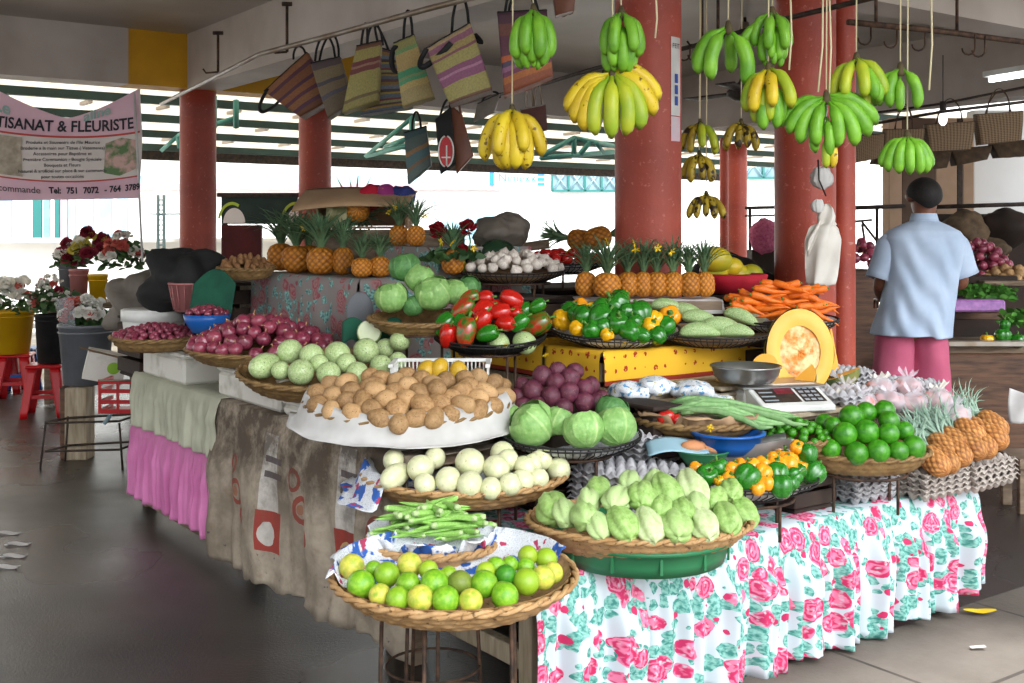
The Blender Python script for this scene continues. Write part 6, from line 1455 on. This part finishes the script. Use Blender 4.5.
bv[0][sl_].use_root=True
for a,c in E_: bm.edges.new((bv[a],bv[c]))
me=bpy.data.meshes.new('body'); bm.to_mesh(me); bm.free(); me.materials.append(m_skin); bo=bpy.data.objects.new('body',me); col.objects.link(bo); bo.parent=man
sk_=bo.modifiers.new('skin','SKIN'); sk_.use_smooth_shade=True; bo.modifiers.new('sub','SUBSURF').levels=2; bo.modifiers['sub'].render_levels=2
b=MB()
def hairf(p,th,ph):
    return Vector((p.x*(1+.02*nz(p*40,1)),p.y,p.z))
b.grid(lambda a,c:(lambda th,ph:Vector((.095+.098*sin(ph)*cos(th),.076+.118*sin(ph)*sin(th),1.628+.104*cos(ph)))*1.0)(2*PI*a,(PI*(.52+.24*max(0,-sin(2*PI*a))**2)-.10*PI*max(0,sin(2*PI*a)))*c),40,18,True); b.build('hair',m_hair,man)
m_eye=mat('eye_white','#d8d4cc'); b=MB()
for e in(-1,1): b.ball((.095+e*.034,.172,1.625),.012,10,8)
b.build('eyes',m_eye,man); b=MB(); b.tube([(.072,.176,1.572),(.095,.183,1.570),(.118,.176,1.572)],.005,6); b.build('lips',m_shorts,man)
SH=[(1.505,.09,.062,.062,.060),(1.48,.09,.06,.078,.07),(1.455,.085,.05,.135,.10),(1.425,.08,.04,.195,.125),(1.385,.078,.035,.222,.142),(1.32,.075,.03,.215,.145),(1.22,.065,.02,.202,.138),(1.12,.05,.01,.197,.14),(1.0,.025,.0,.200,.146),(.90,.006,0,.212,.165),(.845,.0,0,.218,.172)]
def shf(a,c):
    i=c*(len(SH)-1); j=min(int(i),len(SH)-2); k=i-j; z,cx,cy,rx,ry=[SH[j][q]*(1-k)+SH[j+1][q]*k for q in range(5)]
    th=2*PI*a; r=1+.03*sin(3*th+7*z)*c+.035*c*nz((cos(th)*2,z*3.5+th*.0,sin(th)*2),1.6)
    fold=.017*c*sin((cos(th)*rx*1.4+z)*34+1.5*nz((z*3,cos(th)*2,0),1))*max(0,-sin(th))
    x=cx+rx*r*abs(cos(th))**.85*(1 if cos(th)>0 else -1); y=cy+(ry*r+fold)*abs(sin(th))**.85*(1 if sin(th)>0 else -1)
    return Vector((x,y,z-.012*c*(1 if cos(th)>.2 else 0)))
b=MB(); b.grid(shf,96,60,True)
for sh,el in (((-.085,.04,1.39),(-.165,.05,1.15)),((.235,.04,1.39),(.315,.05,1.17))):
    b.tube([Vector(sh).lerp(Vector(el),t)+Vector((0,.004*sin(9*t),.0)) for t in(0,.15,.3,.5,.7,.85,1)],[.06,.080,.084,.082,.08,.080,.082],22,False)
o=b.build('shirt',m_shirt,man); so=o.modifiers.new('t','SOLIDIFY'); so.thickness=.003
b=MB(); b.grid(lambda a,c:Vector((.09+(.066+.010*c)*cos(2*PI*a),.062+(.064+.010*c)*sin(2*PI*a),1.525-.04*c)),40,5,True); o=b.build('collar',m_shirt,man); o.modifiers.new('t','SOLIDIFY').thickness=.003
b=MB()
def leg(e):
    def f(a,c):
        th=2*PI*a; z=.93-.47*c; cx=e*(.085+.03*c)-.005; rx=.098+.018*c; ry=.118-.005*c
        r=1+.05*sin(4*th+9*z+e)*c+.04*nz((cos(th)*2,z*5,sin(th)*2+e),1.5); return Vector((cx+rx*r*cos(th),ry*r*sin(th),z))
    return f
for e in(-1,1): b.grid(leg(e),48,30,True)
o=b.build('shorts',m_shorts,man); o.modifiers.new('t','SOLIDIFY').thickness=.003
# ---------------------------------------------------------------- rear counter and produce at the right
def wbox(name,m,x0,y0,x1,y1,s_,dep,label,cat,group=None,bev=.006,kind=None,par=None):
    a=P(x0,y0,s_); c=P(x1,y1,s_); b=MB(); b.box((0,0,0),(abs(c.x-a.x),dep,abs(a.z-c.z)),None,bev); o=b.build(name,m,par,((a.x+c.x)/2,a.y+dep/2,(a.z+c.z)/2))
    return T(o,label,cat,group,kind) if label or kind else o
wbox('sales_counter',m_plank,938,354,1130,465,164,.55,'brown wooden sales counter behind the man, painted boards','counter',bev=.01)
wbox('weathered_worktop',m_wood,932,346,1135,354,163,.62,'weathered wooden top lying on the brown counter','worktop')
wbox('steel_bar',m_alu,948,341,1026,347,165,.05,'pale steel bar lying along the rear counter edge','bar')
wbox('display_shelf',m_plank,938,313,1012,320,152,.35,'brown wooden shelf carrying the purple pack','shelf')
wbox('display_shelf',m_wood,984,281,1060,286,152,.5,'grey weathered shelf at the right edge below the potatoes','shelf')
rkr=thing('produce_rack','dark boarded produce rack behind the greens at the right','rack',P(1029,352,126)); o=wbox('back_boards',m_darkgoods,938,214,1120,352,126,.06,None,None); o.parent=rkr; o.location=o.location-rkr.location
o=wbox('step_body',m_darkgoods,940,286,1120,345,139,.5,None,None); o.parent=rkr; o.location=o.location-rkr.location
wbox('rear_crate',m_plank,846,270,878,445,150,.4,'brown crate side visible between the slim column and the man','crate')
wbox('wall_rear_dark',m_darkgoods,838,345,1160,392,120,.1,None,None,kind='structure')
wbox('purple_pack',mat('purple_wrapper','#b07ab8','#8f62a0',scale=30,rough=.4),954,300,1006,312,158,.14,'purple printed paper pack on the brown shelf','packet',bev=.012)
def mound(name,label,cat,x,y,w_,h,s_,n,r,K,grp,seed=0,H=.1):
    B=Bas(x,y,s_,w_,10,0.7)
    for p in poisson(B,H,r,n,1.6,.95,1.6): K.put(mtx(p,rrot(),r*random.uniform(.9,1.1)),label,grp)
mound('','red onion in the big heap right of the man','onion',975,272,80,0,142,70,.034,K_onion,'red onions heaped on the rear rack',H=.22)
mound('','red onion in the rear heap left of the man','onion',860,262,46,0,150,46,.032,K_onion,'red onions heaped left of the man',H=.14)
mound('','potato in the small heap on the grey shelf at the right edge','potato',1012,278,56,0,146,26,.034,K_pot[1],'potatoes on the rear shelf',H=.07)
def leafy(name,label,cat,x,y,s_,rx,h,n,m,ll=.09,seed=1,group=None,w_=.3,grass=False):
    rn=random.Random(seed); root=thing(name,label,cat,P(x,y,s_),group); b=MB()
    for i in range(n):
        a=rn.uniform(0,6.283); r0=rx*math.sqrt(rn.random()); p=Vector((r0*cos(a),r0*sin(a)*.8,h*rn.random()*(1-r0/rx*.5))); d=Vector((rn.uniform(-1,1),rn.uniform(-1,1),rn.uniform(.0,1.2))).normalized(); s_d=d.cross(Vector((rn.random(),rn.random(),.3))).normalized()
        L_=ll*rn.uniform(.7,1.3)
        b.grid(lambda u,v:p+d*L_*v+s_d*(u-.5)*L_*w_*2*sin(PI*(.08+.9*v))+Vector((0,0,-.35*L_*v*v)),2,4)
    b.build('leaves',m,root); return root
m_greens=mat('leafy_green','#3f7a2c','#5f9a3c',scale=14,rough=.6)
leafy('leafy_greens','bunch of leafy greens on the rear rack right of the purple pack','greens',990,300,152,.17,.12,220,m_greens,.05,3)
leafy('leafy_greens','bunch of leafy greens beside the man at the rear counter','greens',962,295,150,.12,.10,120,m_greens,.05,4)
leafy('leafy_greens','green leaves drooping over the right frame edge of the counter','greens',1018,325,160,.10,.10,120,m_greens,.06,5)
for q,(x,y,r,k,lab) in enumerate(((1003,336,9,'g','green pepper on the rear counter, left of two'),(1018,341,8,'g','green pepper on the rear counter at the right edge'),(987,340,7,'y','yellow pepper on the rear counter'),(1005,325,6,'g','green pepper on top of the other by the rear rack'))): K_bell[k].put(mtx(P(x,y,163),(0,0,q),r/163),lab,None)
for q,(x,y,w_,h_,lab) in enumerate(((965,232,44,34,'brown burlap sack slumped on the rear rack beside the man'),(1005,228,52,30,'dark burlap sack at the right of the rear rack'),(985,248,50,20,'brown sack lying low on the rear rack'))):
    b=MB(); r=w_/2/132; b.ball((0,0,0),1,24,14,(r,.2,h_/2/132*1.3),fn=lambda p,th,ph,q=q:p*(1+.25*nz(p*9,1,q*4))); T(b.build('burlap_sack',mat('burlap','#6d5a44','#4a3c2e',scale=14,rough=.9,bump=.3) if q!=1 else m_darkgoods,None,P(x,y,130)),lab,'sack','sacks on the rear rack')
wbox('display_shelf',m_darkgoods,932,276,1018,284,150,.7,'dark shelf carrying the red onion heap at the right','shelf')
wbox('flower_stand',m_darkgoods,752,250,778,356,88,.3,'dark stand under the distant pink blossom heap','stand')
# railing and piers of the far right opening
b=MB(); 
for (a,c) in (((850,208,105),(905,206,105)),((935,207,105),(1060,203,105))): b.tube([P(*a),P(*c)],.02,6)
for x in(877,): b.tube([P(x,207,105),P(x,262,105)],.016,6)
b.tube([P(862,224,105),P(868,262,105)],.012,5); b.tube([P(862,222,105),P(876,240,105)],.012,5); b.tube([P(850,222,105),P(872,220,105)],.012,5)
S(b.build('trim_railing',m_dkmetal))
b=MB(); b.tube([P(745,208,80),P(785,207,80)],.02,6); b.tube([P(750,208,80),P(750,250,80)],.018,6); b.tube([P(745,216,80),P(785,215,80)],.012,6); S(b.build('trim_railing_far',m_dkmetal))
m_beige=mat('beige_pier_paint','#c9a98e','#b8987c',scale=3,rough=.8)
for q,(x0,x1,m_,nm) in enumerate(((889,902,m_beige,'wall_pier_left'),(902,936,mat('brown_shutter','#6a5140','#57402f',scale=4),'door_1'),(936,957,m_beige,'wall_pier_middle'),(957,963,m_dkmetal,'trim_post'),(963,974,m_beige,'wall_pier_right'))): 
    wbox(nm,m_,x0,118,x1,300,103-q*.6,.2,None,None,kind='structure')
wbox('wall_right_far',m_white_wall,974,110,1200,300,96,.2,None,None,kind='structure')
b=MB(); b.ball((0,0,0),.17,20,12,(1,.6,1.2),fn=lambda p,th,ph:p*(1+.2*nz(p*20,1))); T(b.build('pink_flower_bunch',mat('pink_blossom','#d0708f','#b04a70',scale=40,rough=.8,bump=.5),None,P(764,236,88)),'pink blossom heap far behind, left of the second thick column','flowers')
# black cover behind the papayas
b=MB(); b.grid(lambda a,c:Vector((-.24+.50*a,-.15+.3*c,(.19*sin(PI*min(1,a*1.05))**.7*(1-.55*a))*sin(PI*c)**.5+.012*nz((a*7,c*5,0),1))),30,14); T(b.build('black_cover',m_black,None,P(733,281,196)),'black plastic cover draped behind the papayas','cover')
crate('dark crate beneath the black cover',2.1,2.6,1.52,1.9,0,1.15,m_darkgoods)
# bench at the right edge
bn=P(1030,470,195); t=thing('wooden_bench','weathered wooden bench cropped by the right edge','bench',(bn.x,bn.y,0))
b=MB(); b.box((.05,0,.19),(.34,.3,.04),None,.004); b.build('seat',m_wood,t)
for x in(-.08,.18):
    for y in(-.1,.1): b=MB(); b.box((x,y,.085),(.05,.04,.17),None,.003); b.build('leg',m_wood,t)
t.location.z=0
for o in t.children: o.scale=(1,1,1.35)
b=MB(); b.grid(lambda a,c:Vector((-.06+.14*a,.0+.02*sin(5*a+3*c),.08-.2*c-.05*a*(1-c))),10,12); o=b.build('white_cloth',m_paper,None,P(1020,402,176)); o.modifiers.new('t','SOLIDIFY').thickness=.002; T(o,'white rag hanging at the right edge against the counter','cloth')
# ---------------------------------------------------------------- upper left: carton, roses, sacks, covers
s_=205; cc=P(357,222,s_); cz=1.436; t=thing('cardboard_box','open brown cardboard box with its flap hanging over the pineapple','box',(cc.x,cc.y,cz))
b=MB(); b.smooth=False; b.box((.02,.30,.09),(.42,.012,.15)); b.box((-.20,.16,.075),(.012,.30,.15)); b.box((.24,.16,.075),(.012,.30,.15)); b.box((.02,.16,.006),(.42,.3,.012)); b.build('walls',m_card,t)
b=MB(); b.grid(lambda a,c:Vector((-.30+.56*a+.02*c,-.10+.28*c,.115+.085*c**.7-.03*(1-a)*(1-c)+.012*sin(4*a))),12,6); o=b.build('top_flap',m_card,t); o.modifiers.new('t','SOLIDIFY').thickness=.005
b=MB(); b.smooth=False; b.box((-.10,.0,.075),(.10,.012,.14)); b.build('front_panel',mat('printed_card','#a9a27a','#6a6a3a',scale=14,lo=.45,hi=.55),t)
cols=(('#a8102c','red'),('#8a2a6a','magenta'),('#26306a','navy blue'))
for q,(x,w_) in enumerate(((372,26),(386,24),(402,26))):
    b=MB(); r=w_/2/s_; b.ball((0,0,0),1,22,12,(r,.07,.062),fn=lambda p,th,ph,q=q:p*(1+.28*nz(p*26,1,q*3))); T(b.build('folded_cloth',mat(cols[q][1].replace(' ','_')+'_fabric',cols[q][0],'#c0902a' if q==1 else None,scale=16,lo=.55,hi=.6,rough=.8),None,P(x,197,s_-4)),f'{cols[q][1]} bundled cloth in the open cardboard box','cloth','bundled cloths in the cardboard box')
def rose(name,label,x,y,s_,r,m=m_rosered,group='red roses behind the upper cabbages',stem=.12):
    root=thing(name,label,'flower',P(x,y,s_),group); b=MB()
    for i in range(16):
        t=i/15; rr=r*(.25+.75*t); a0=i*2.4; tilt=.25+1.0*t
        def g(u,v): 
            th=a0+(u-.5)*(2.0-.6*t); k=v; rad=rr*(.25+.75*sin(min(1,k)*PI*.5)*(.5+.5*t)); return Vector((rad*cos(th),rad*sin(th),r*(1.0-.55*t)*k+ -.25*r*t + .12*r*sin(7*u+i)*k))
        b.grid(g,6,5)
    o=b.build('petals',m,root); o.rotation_euler=(R(50),0,0); s1=MB(); s1.tube([(0,0,0),(.01,.0,-stem*.5),(0,.01,-stem)],.004,5); s1.build('stem',m_stem,root); return root
rose('red_rose','big red rose left of the other, above the upper cabbages',438,231,228,.048); rose('red_rose','big red rose right of the other, beside the grey sack',468,228,228,.046); rose('red_rose','red rose half hidden low beneath the right big rose',463,252,228,.04)
leafy('flower_foliage','green foliage around the red roses','foliage',455,262,228,.12,.06,90,m_leaf,.06,8)
b=MB(); b.ball((0,0,0),1,40,24,(.13,.12,.09),fn=lambda p,th,ph:p*(1+.5*nz(p*9,1,4)+.16*nz(p*26,1,9))); T(b.build('paper_sack',m_tarp,None,P(502,232,205)),'grey brown folded sack behind the watermelon','sack')
b=MB(); b.box((0,0,0),(.24,.2,.045),Matrix.Rotation(R(-8),4,'Y'),.01); T(b.build('dark_board',m_wood,None,P(525,247,200)),'dark board sticking out beneath the grey brown sack','board')
b=MB(); b.ball((0,0,0),1,26,12,(.058,.012,.085)); T(b.build('pale_oval_dish',m_greyplastic,None,P(360,312,238)),'grey oval dish leaning against the faded cloth','dish')
b=MB(); b.grid(lambda a,c:Vector((-.12+.24*a,-.02*c,.0+.02*sin(9*a)-.09*c)),20,8); o=b.build('green_cloth',m_towel,None,P(372,322,246)); o.modifiers.new('t','SOLIDIFY').thickness=.003; T(o,'green cloth hanging beneath the upper cabbage tray','cloth')
# covers left of the onion trays
def blob(name,label,cat,m,x,y,s_,rx,ry,rz,amp=.2,f=6,seed=0,zs=1):
    b=MB(); b.ball((0,0,0),1,34,20,(rx,ry,rz),fn=lambda p,th,ph:p*(1+amp*nz(p*f,1,seed))); return T(b.build(name,m,None,P(x,y,s_)),label,cat)
blob('black_cover','black cloth cover heaped behind the pink basket','cover',m_black,188,280,200,.20,.16,.17,.5,9,2)
blob('grey_cover','pale grey tarpaulin slumped behind the white tub','cover',m_tarp,138,306,185,.17,.14,.17,.45,10,7)
pkb=P(190,297,205); t=thing('pink_basket','pink slatted plastic basket behind the blue bowl','basket',pkb); b=MB(); b.lathe([(0,-.07),(.07,-.07),(.095,.06),(.1,.06),(.1,.07),(.09,.07),(.066,-.06),(0,-.06)],24); b.build('basket_body',m_pinkplastic,t); b=MB(); b.ring((0,0,.066),.1,.006,30,6)
for i in range(16): th=2*PI*i/16; b.tube([(.076*cos(th),.076*sin(th),-.06),(.1*cos(th),.1*sin(th),.06)],.003,4)
b.build('ribs',m_pinkplastic,t)
b=MB(); b.grid(lambda a,c:Vector((-.10+.2*a-.01*c,-.06*c+.03*sin(PI*a),.07*sin(PI*a)*(1-c*.6)-.16*c+.01*sin(14*a)*c)),24,14); o=b.build('green_cloth',m_towel,None,P(215,284,212)); o.modifiers.new('t','SOLIDIFY').thickness=.003; T(o,'dark green cloth hanging between the pink basket and the faded cloth','cloth')
b=Bas(246,268,205,56,4,.8); wicker(b,'wicker basket of brown roots below the kiosk board',.05,stakes=22,courses=4,m=m_wick2,rimt=.009)
m_ginger=mat('ginger_skin','#9a7048','#7a5434',scale=14,rough=.8,bump=.4)
g_=MB(); g_.ball((0,0,0),1,12,8,(1.5,.8,.7),fn=potfn(22)); K_ging=Kind(small(g_.build('ginger_root',m_ginger),'ginger'))
for p in poisson(b,.05,.02,34,1.5,.9,1.8): K_ging.put(mtx(p,rrot(),random.uniform(.016,.022)),'knobbly brown root in the basket below the kiosk board','brown roots in the small basket')
crate('dark crate behind the onion trays',.42,.85,3.05,3.5,.67,1.16,m_darkgoods); crate('dark box under the covers at the far left end',.0,.4,3.25,3.62,.67,.98,m_darkgoods)
# ---------------------------------------------------------------- flower seller on the left
def stool(x,y,s_,label,h=.40):
    c=P(x,y,s_); t=thing('plastic_stool',label,'stool',(c.x,c.y,0),'red plastic stools',(0,0,R(12)))
    b=MB(); b.box((0,0,h-.012),(.27,.27,.026),None,.01); b.build('seat',m_redplastic,t)
    for sx,sy in((-1,-1),(1,-1),(1,1),(-1,1)):
        b=MB(); b.smooth=False; n=8
        def g(a,k):
            e=.118+.045*(1-k); w=.075-.02*(1-k); q=(a-.5)*2
            return Vector((sx*(e-(max(0,q))*w),sy*(e-(max(0,-q))*w),k*(h-.02)))
        b.smooth=True; b.grid(g,n,8); o=b.build('leg',m_redplastic,t); o.modifiers.new('t','SOLIDIFY').thickness=.006
    b=MB()
    for sx,sy,dx,dy in((0,-1,1,0),(0,1,1,0),(-1,0,0,1),(1,0,0,1)): b.box((sx*.135,sy*.135,.16),(.25*dx+.006,.25*dy+.006,.03),None,.002)
    b.build('brace',m_redplastic,t); return t
stool(46,415,129,'red plastic stool in front, carrying the dark flower pot'); stool(16,403,119,'red plastic stool further back under the yellow bucket'); stool(4,398,112,'red plastic stool cropped by the left edge')
blue_st=stool(20,399,113,'blue plastic stool behind the red ones'); 
for o in blue_st.children: o.data=o.data.copy(); o.data.materials[0]=m_blueplastic
def bucket(name,label,cat,m,x,y,s_,rt,rb,h,z0):
    c=P(x,y,s_); t=thing(name,label,cat,(c.x,c.y,z0)); b=MB(); b.lathe([(0,0),(rb,0),(rt,h),(rt*1.05,h),(rt*1.05,h+.02),(rt*.97,h+.02),(rb*.95,.02),(0,.02)],32); b.build('shell',m,t); b=MB(); b.ring((0,0,h-.03),rt*1.0,.006,32,6); b.build('rim_band',m,t); return c
def bouquet(label,x,y,s_,rx,rz,flowers,seed,leafn=160):
    rn=random.Random(seed); root=leafy('flower_bouquet',label,'flowers',x,y,s_,rx,rz*1.1,leafn,m_leaf,.07,seed,'flower bouquets of the left stall')
    for i,(m,r) in enumerate(flowers):
        a=rn.uniform(0,6.283); q=math.sqrt(rn.random()); p=Vector((rx*.95*q*cos(a),-rx*.7*abs(sin(a))*q-.02,rz*(.35+.9*(1-q*q))*rn.uniform(.7,1.15)))
        b=MB()
        for k in range(10):
            t=k/9; a0=k*2.4
            b.grid(lambda u,v:(lambda th,rad:Vector((rad*cos(th),rad*sin(th),r*(.9-.8*t)*v)))(a0+(u-.5)*1.6,r*(.2+.8*t)*v**.6),4,3)
        o=b.build('bloom',m,root); o.location=p; o.rotation_euler=(R(rn.uniform(20,80)),R(rn.uniform(-40,40)),0)
    return root
fw=mat('white_bloom','#e6e4dc','#cfcdc2',scale=20,rough=.7); fr=mat('dark_red_bloom','#8a1830','#6a1024',scale=20,rough=.7); fy=mat('yellow_bloom','#c9b94a','#b0a03a',scale=20,rough=.7); fp=mat('coral_bloom','#c96a58','#b04a48',scale=20,rough=.7)
bucket('flower_bucket','yellow plastic bucket of white flowers at the left edge','bucket',m_yellowplastic,8,330,119,.21,.17,.34,.405)
bouquet('bouquet of white flowers in the yellow bucket',12,312,119,.26,.22,[(fw,.06)]*26+[(fp,.035)]*7,11,220)
bucket('flower_pot','tall black flower pot on the front red stool','pot',m_black,50,330,129,.11,.09,.36,.405)
bouquet('bouquet with dark leaves and tiny white flowers in the black pot',52,312,129,.17,.22,[(fw,.025)]*30+[(fr,.04)]*4+[(fp,.035)]*4,12,320)
bucket('flower_bucket','grey plastic bucket in front of the flowers','bucket',m_greyplastic,86,350,157,.165,.135,.36,.455)
bouquet('bouquet of white and rust flowers in the grey bucket, partly wrapped',88,327,157,.16,.16,[(fw,.05)]*16+[(fp,.055)]*7,13,220)
b=MB(); b.grid(lambda a,c:Vector((.14*cos(PI*(.6+.9*a))*(1+.25*c),.14*sin(PI*(.6+.9*a))*(1+.2*c),.16*c+.02*sin(9*a)*c)),20,8); T(b.build('cellophane_wrap',m_cello,None,P(84,325,158)),'clear cellophane around the flowers in the grey bucket','wrapping')
t=thing('wooden_post_block','short wooden blocks under the grey bucket','block',(P(78,455,160).x,P(78,455,160).y,0))
b=MB(); b.box((.0,.03,.225),(.14,.14,.45),None,.006); b.build('pale_block',m_pale_wood,t); b=MB(); b.box((-.09,.06,.225),(.05,.12,.45),None,.004); b.build('dark_block',m_plank,t)
cz=P(88,300,122).z
tb_=P(92,300,121.5); t=thing('flower_bench','grey bench carrying the three vases behind the buckets','bench',(tb_.x,tb_.y+.1,0)); b=MB(); b.box((0,-.1,cz-.03),(.8,.55,.05),None,.004); b.build('top',m_wood,t)
for x in(-.35,.35): b=MB(); b.box((x,0,(cz-.05)/2),(.05,.3,cz-.06),None,.003); b.build('leg',m_wood,t)
for q,(x,m_,lab) in enumerate(((68,m_greyplastic,'grey vase of dark red flowers, leftmost vase'),(79,m_pinkplastic,'pink vase in the middle of the three vases'),(98,m_yellowplastic,'yellow square vase, rightmost of the three vases'))):
    bucket('flower_vase',lab,'vase',m_,x,300,[120,123,124][q],.075,.06,[.28,.24,.20][q],cz-.003)
bouquet('bouquet of dark red roses in the grey vase',70,268,120,.14,.16,[(fr,.07)]*9+[(fw,.05)]*3,21,110); bouquet('mixed bouquet of white, yellow and red blooms in the yellow vase',94,262,123,.17,.2,[(fr,.065)]*8+[(fw,.06)]*7+[(fy,.06)]*7,22,130)
bouquet('loose spray of coral and white flowers hanging left of the column',124,268,126,.16,.24,[(fp,.055)]*10+[(fw,.05)]*7,23,150); 
t=thing('carton','torn white carton printed with a green lime beside the grey bucket','box',P(105,366,172)); b=MB(); b.smooth=False; b.box((0,0,0),(.22,.16,.16),Matrix.Rotation(R(14),4,'Y')@Matrix.Rotation(R(20),4,'Z')); b.build('carton_body',m_foam,t)
b=MB(); b.grid(lambda a,k:Matrix.Rotation(R(14),3,'Y')@Matrix.Rotation(R(20),3,'Z')@Vector((.045+.035*k*cos(2*PI*a),-.083,.01+.035*k*sin(2*PI*a))),20,2,True); b.build('printed_lime',m_lime.copy(),t)
b=MB(); b.grid(lambda a,k:Matrix.Rotation(R(14),3,'Y')@Vector((-.13+.26*a,-.09-.05*k,.08+.02*k)),4,3); b.build('flap',m_card,t)
t=thing('red_crate','red plastic crate tucked under the left table end','crate',P(124,394,178)); b=MB(); b.smooth=False
for z in(-.08,-.03,.03,.08): 
    b.box((0,-.1,z),(.2,.012,.022)); b.box((-.1,0,z),(.012,.2,.022)); b.box((.1,0,z),(.012,.2,.022))
for x in(-.1,0,.1): b.box((x,-.1,0),(.014,.014,.19))
b.box((0,0,-.09),(.2,.2,.012)); b.build('lattice_body',m_redplastic,t); b=MB(); b.tube([(-.1,-.108,.09),(.1,-.108,.09)],.006,6); b.build('pale_rim',m_alu,t)
rk=P(92,470,165); t=thing('iron_rack','low rusty iron rack lying in front of the red crate','rack',(rk.x,rk.y,0)); b=MB()
for z in(.10,.27): b.tube([(-.26,-.05,z),(.20,-.10,z+.02),(.26,.12,z+.03),(-.20,.14,z),(-.26,-.05,z)],.007,6)
b.build('frame_rings',m_dkmetal,t); 
for (x,y) in((-.26,-.05),(.20,-.10),(.26,.12),(-.2,.14)): b=MB(); b.tube([(x,y,.28),(x*1.12,y*1.12,0)],.007,6); b.build('leg',m_dkmetal,t)
b=MB(); b.tube([(0,0,0),(.035,.01,.05)],.012,8); b.tube([(.035,.01,.05),(.045,.012,.062)],.007,8); T(b.build('small_bottle',m_glass,None,P(104,424,168)),'small pale bottle lying on the iron rack','bottle')
# litter
b=MB(); b.grid(lambda a,c:Vector(((a-.5)*.12,(c-.5)*.05*sin(PI*(.1+.8*a)),.006+.012*abs(a-.5))),8,4); T(b.build('fallen_leaf',m_petal,None,Vector(((980-512)/272,F/272,.02))),'yellow leaf lying on the pavement at the right','leaf')
b=MB(); b.grid(lambda a,c:Vector(((a-.5)*.05,(c-.5)*.02,.004+.004*a)),4,2); T(b.build('paper_scrap',m_paper,None,Vector(((978-512)/297,F/297,.018))),'tiny white scrap on the pavement near the yellow leaf','litter')
for q,(x,y) in enumerate(((8,534),(18,545),(14,557),(6,568))):
    s_=(y-HY)/HC; b=MB(); b.grid(lambda a,c:Vector(((a-.5)*.10*(1+.2*sin(9*c)),(c-.5)*.05,.004+.004*sin(6*a))),6,4); T(b.build('paper_scrap',m_paper,None,Vector(((x-512)/s_,F/s_,.002))),['flattened pale scrap on the floor, farthest of the four at the left edge','flattened pale scrap, second of four from the wall at the left edge','flattened pale scrap, third of four at the left edge','flattened pale scrap, nearest of the four at the left edge'][q],'litter')
# ---------------------------------------------------------------- clean unused prototypes, world, sun, camera
for k in list(globals().values()):
    ks=k if isinstance(k,list) else (list(k.values()) if isinstance(k,dict) else [k])
    for q in ks:
        if isinstance(q,Kind) and not q.used:
            for ch in KIDS.get(q.o.name,[]): bpy.data.objects.remove(ch)
            bpy.data.objects.remove(q.o); q.used=True
w=bpy.data.worlds.new('World'); sc.world=w; w.use_nodes=True; n=w.node_tree.nodes; l=w.node_tree.links
bg=n['Background']; tc=n.new('ShaderNodeTexCoord'); sx=n.new('ShaderNodeSeparateXYZ'); l.new(tc.outputs['Generated'],sx.inputs[0])
rp=n.new('ShaderNodeValToRGB'); l.new(sx.outputs[2],rp.inputs[0]); e=rp.color_ramp.elements
e[0].position=0.0; e[0].color=(.8,.8,.8,1); e[1].position=.25; e[1].color=(.92,.96,1,1)

dp=n.new('ShaderNodeVectorMath'); dp.operation='DOT_PRODUCT'; l.new(tc.outputs['Generated'],dp.inputs[0]); dp.inputs[1].default_value=Vector((.42,-.76,.49)).normalized()
mxx=n.new('ShaderNodeMath'); mxx.operation='MAXIMUM'; l.new(dp.outputs['Value'],mxx.inputs[0]); mxx.inputs[1].default_value=0
pw=n.new('ShaderNodeMath'); pw.operation='POWER'; l.new(mxx.outputs[0],pw.inputs[0]); pw.inputs[1].default_value=14
ml=n.new('ShaderNodeMath'); ml.operation='MULTIPLY_ADD'; l.new(pw.outputs[0],ml.inputs[0]); ml.inputs[1].default_value=6.2; ml.inputs[2].default_value=.88
l.new(rp.outputs[0],bg.inputs[0]); l.new(ml.outputs[0],bg.inputs[1])
sun=bpy.data.lights.new('sun','SUN'); sun.energy=5.0; sun.angle=R(6); sun.color=(1,1,1); so=bpy.data.objects.new('sun',sun); col.objects.link(so)
so.rotation_euler=Vector((-.12,.42,-.90)).to_track_quat('-Z','Y').to_euler()
cam=bpy.data.cameras.new('camera'); co=bpy.data.objects.new('camera',cam); col.objects.link(co); co.location=(0,0,HC); co.rotation_euler=(R(90),0,0)
cam.sensor_width=36; cam.lens=F/1024*36; cam.shift_y=-(341.5-HY)/1024; cam.clip_start=.05; cam.clip_end=200; sc.camera=co
sc.view_settings.view_transform='Standard'; sc.view_settings.look='None'; sc.view_settings.gamma=1; sc.view_settings.use_curve_mapping=False
sc.view_settings.exposure=.84
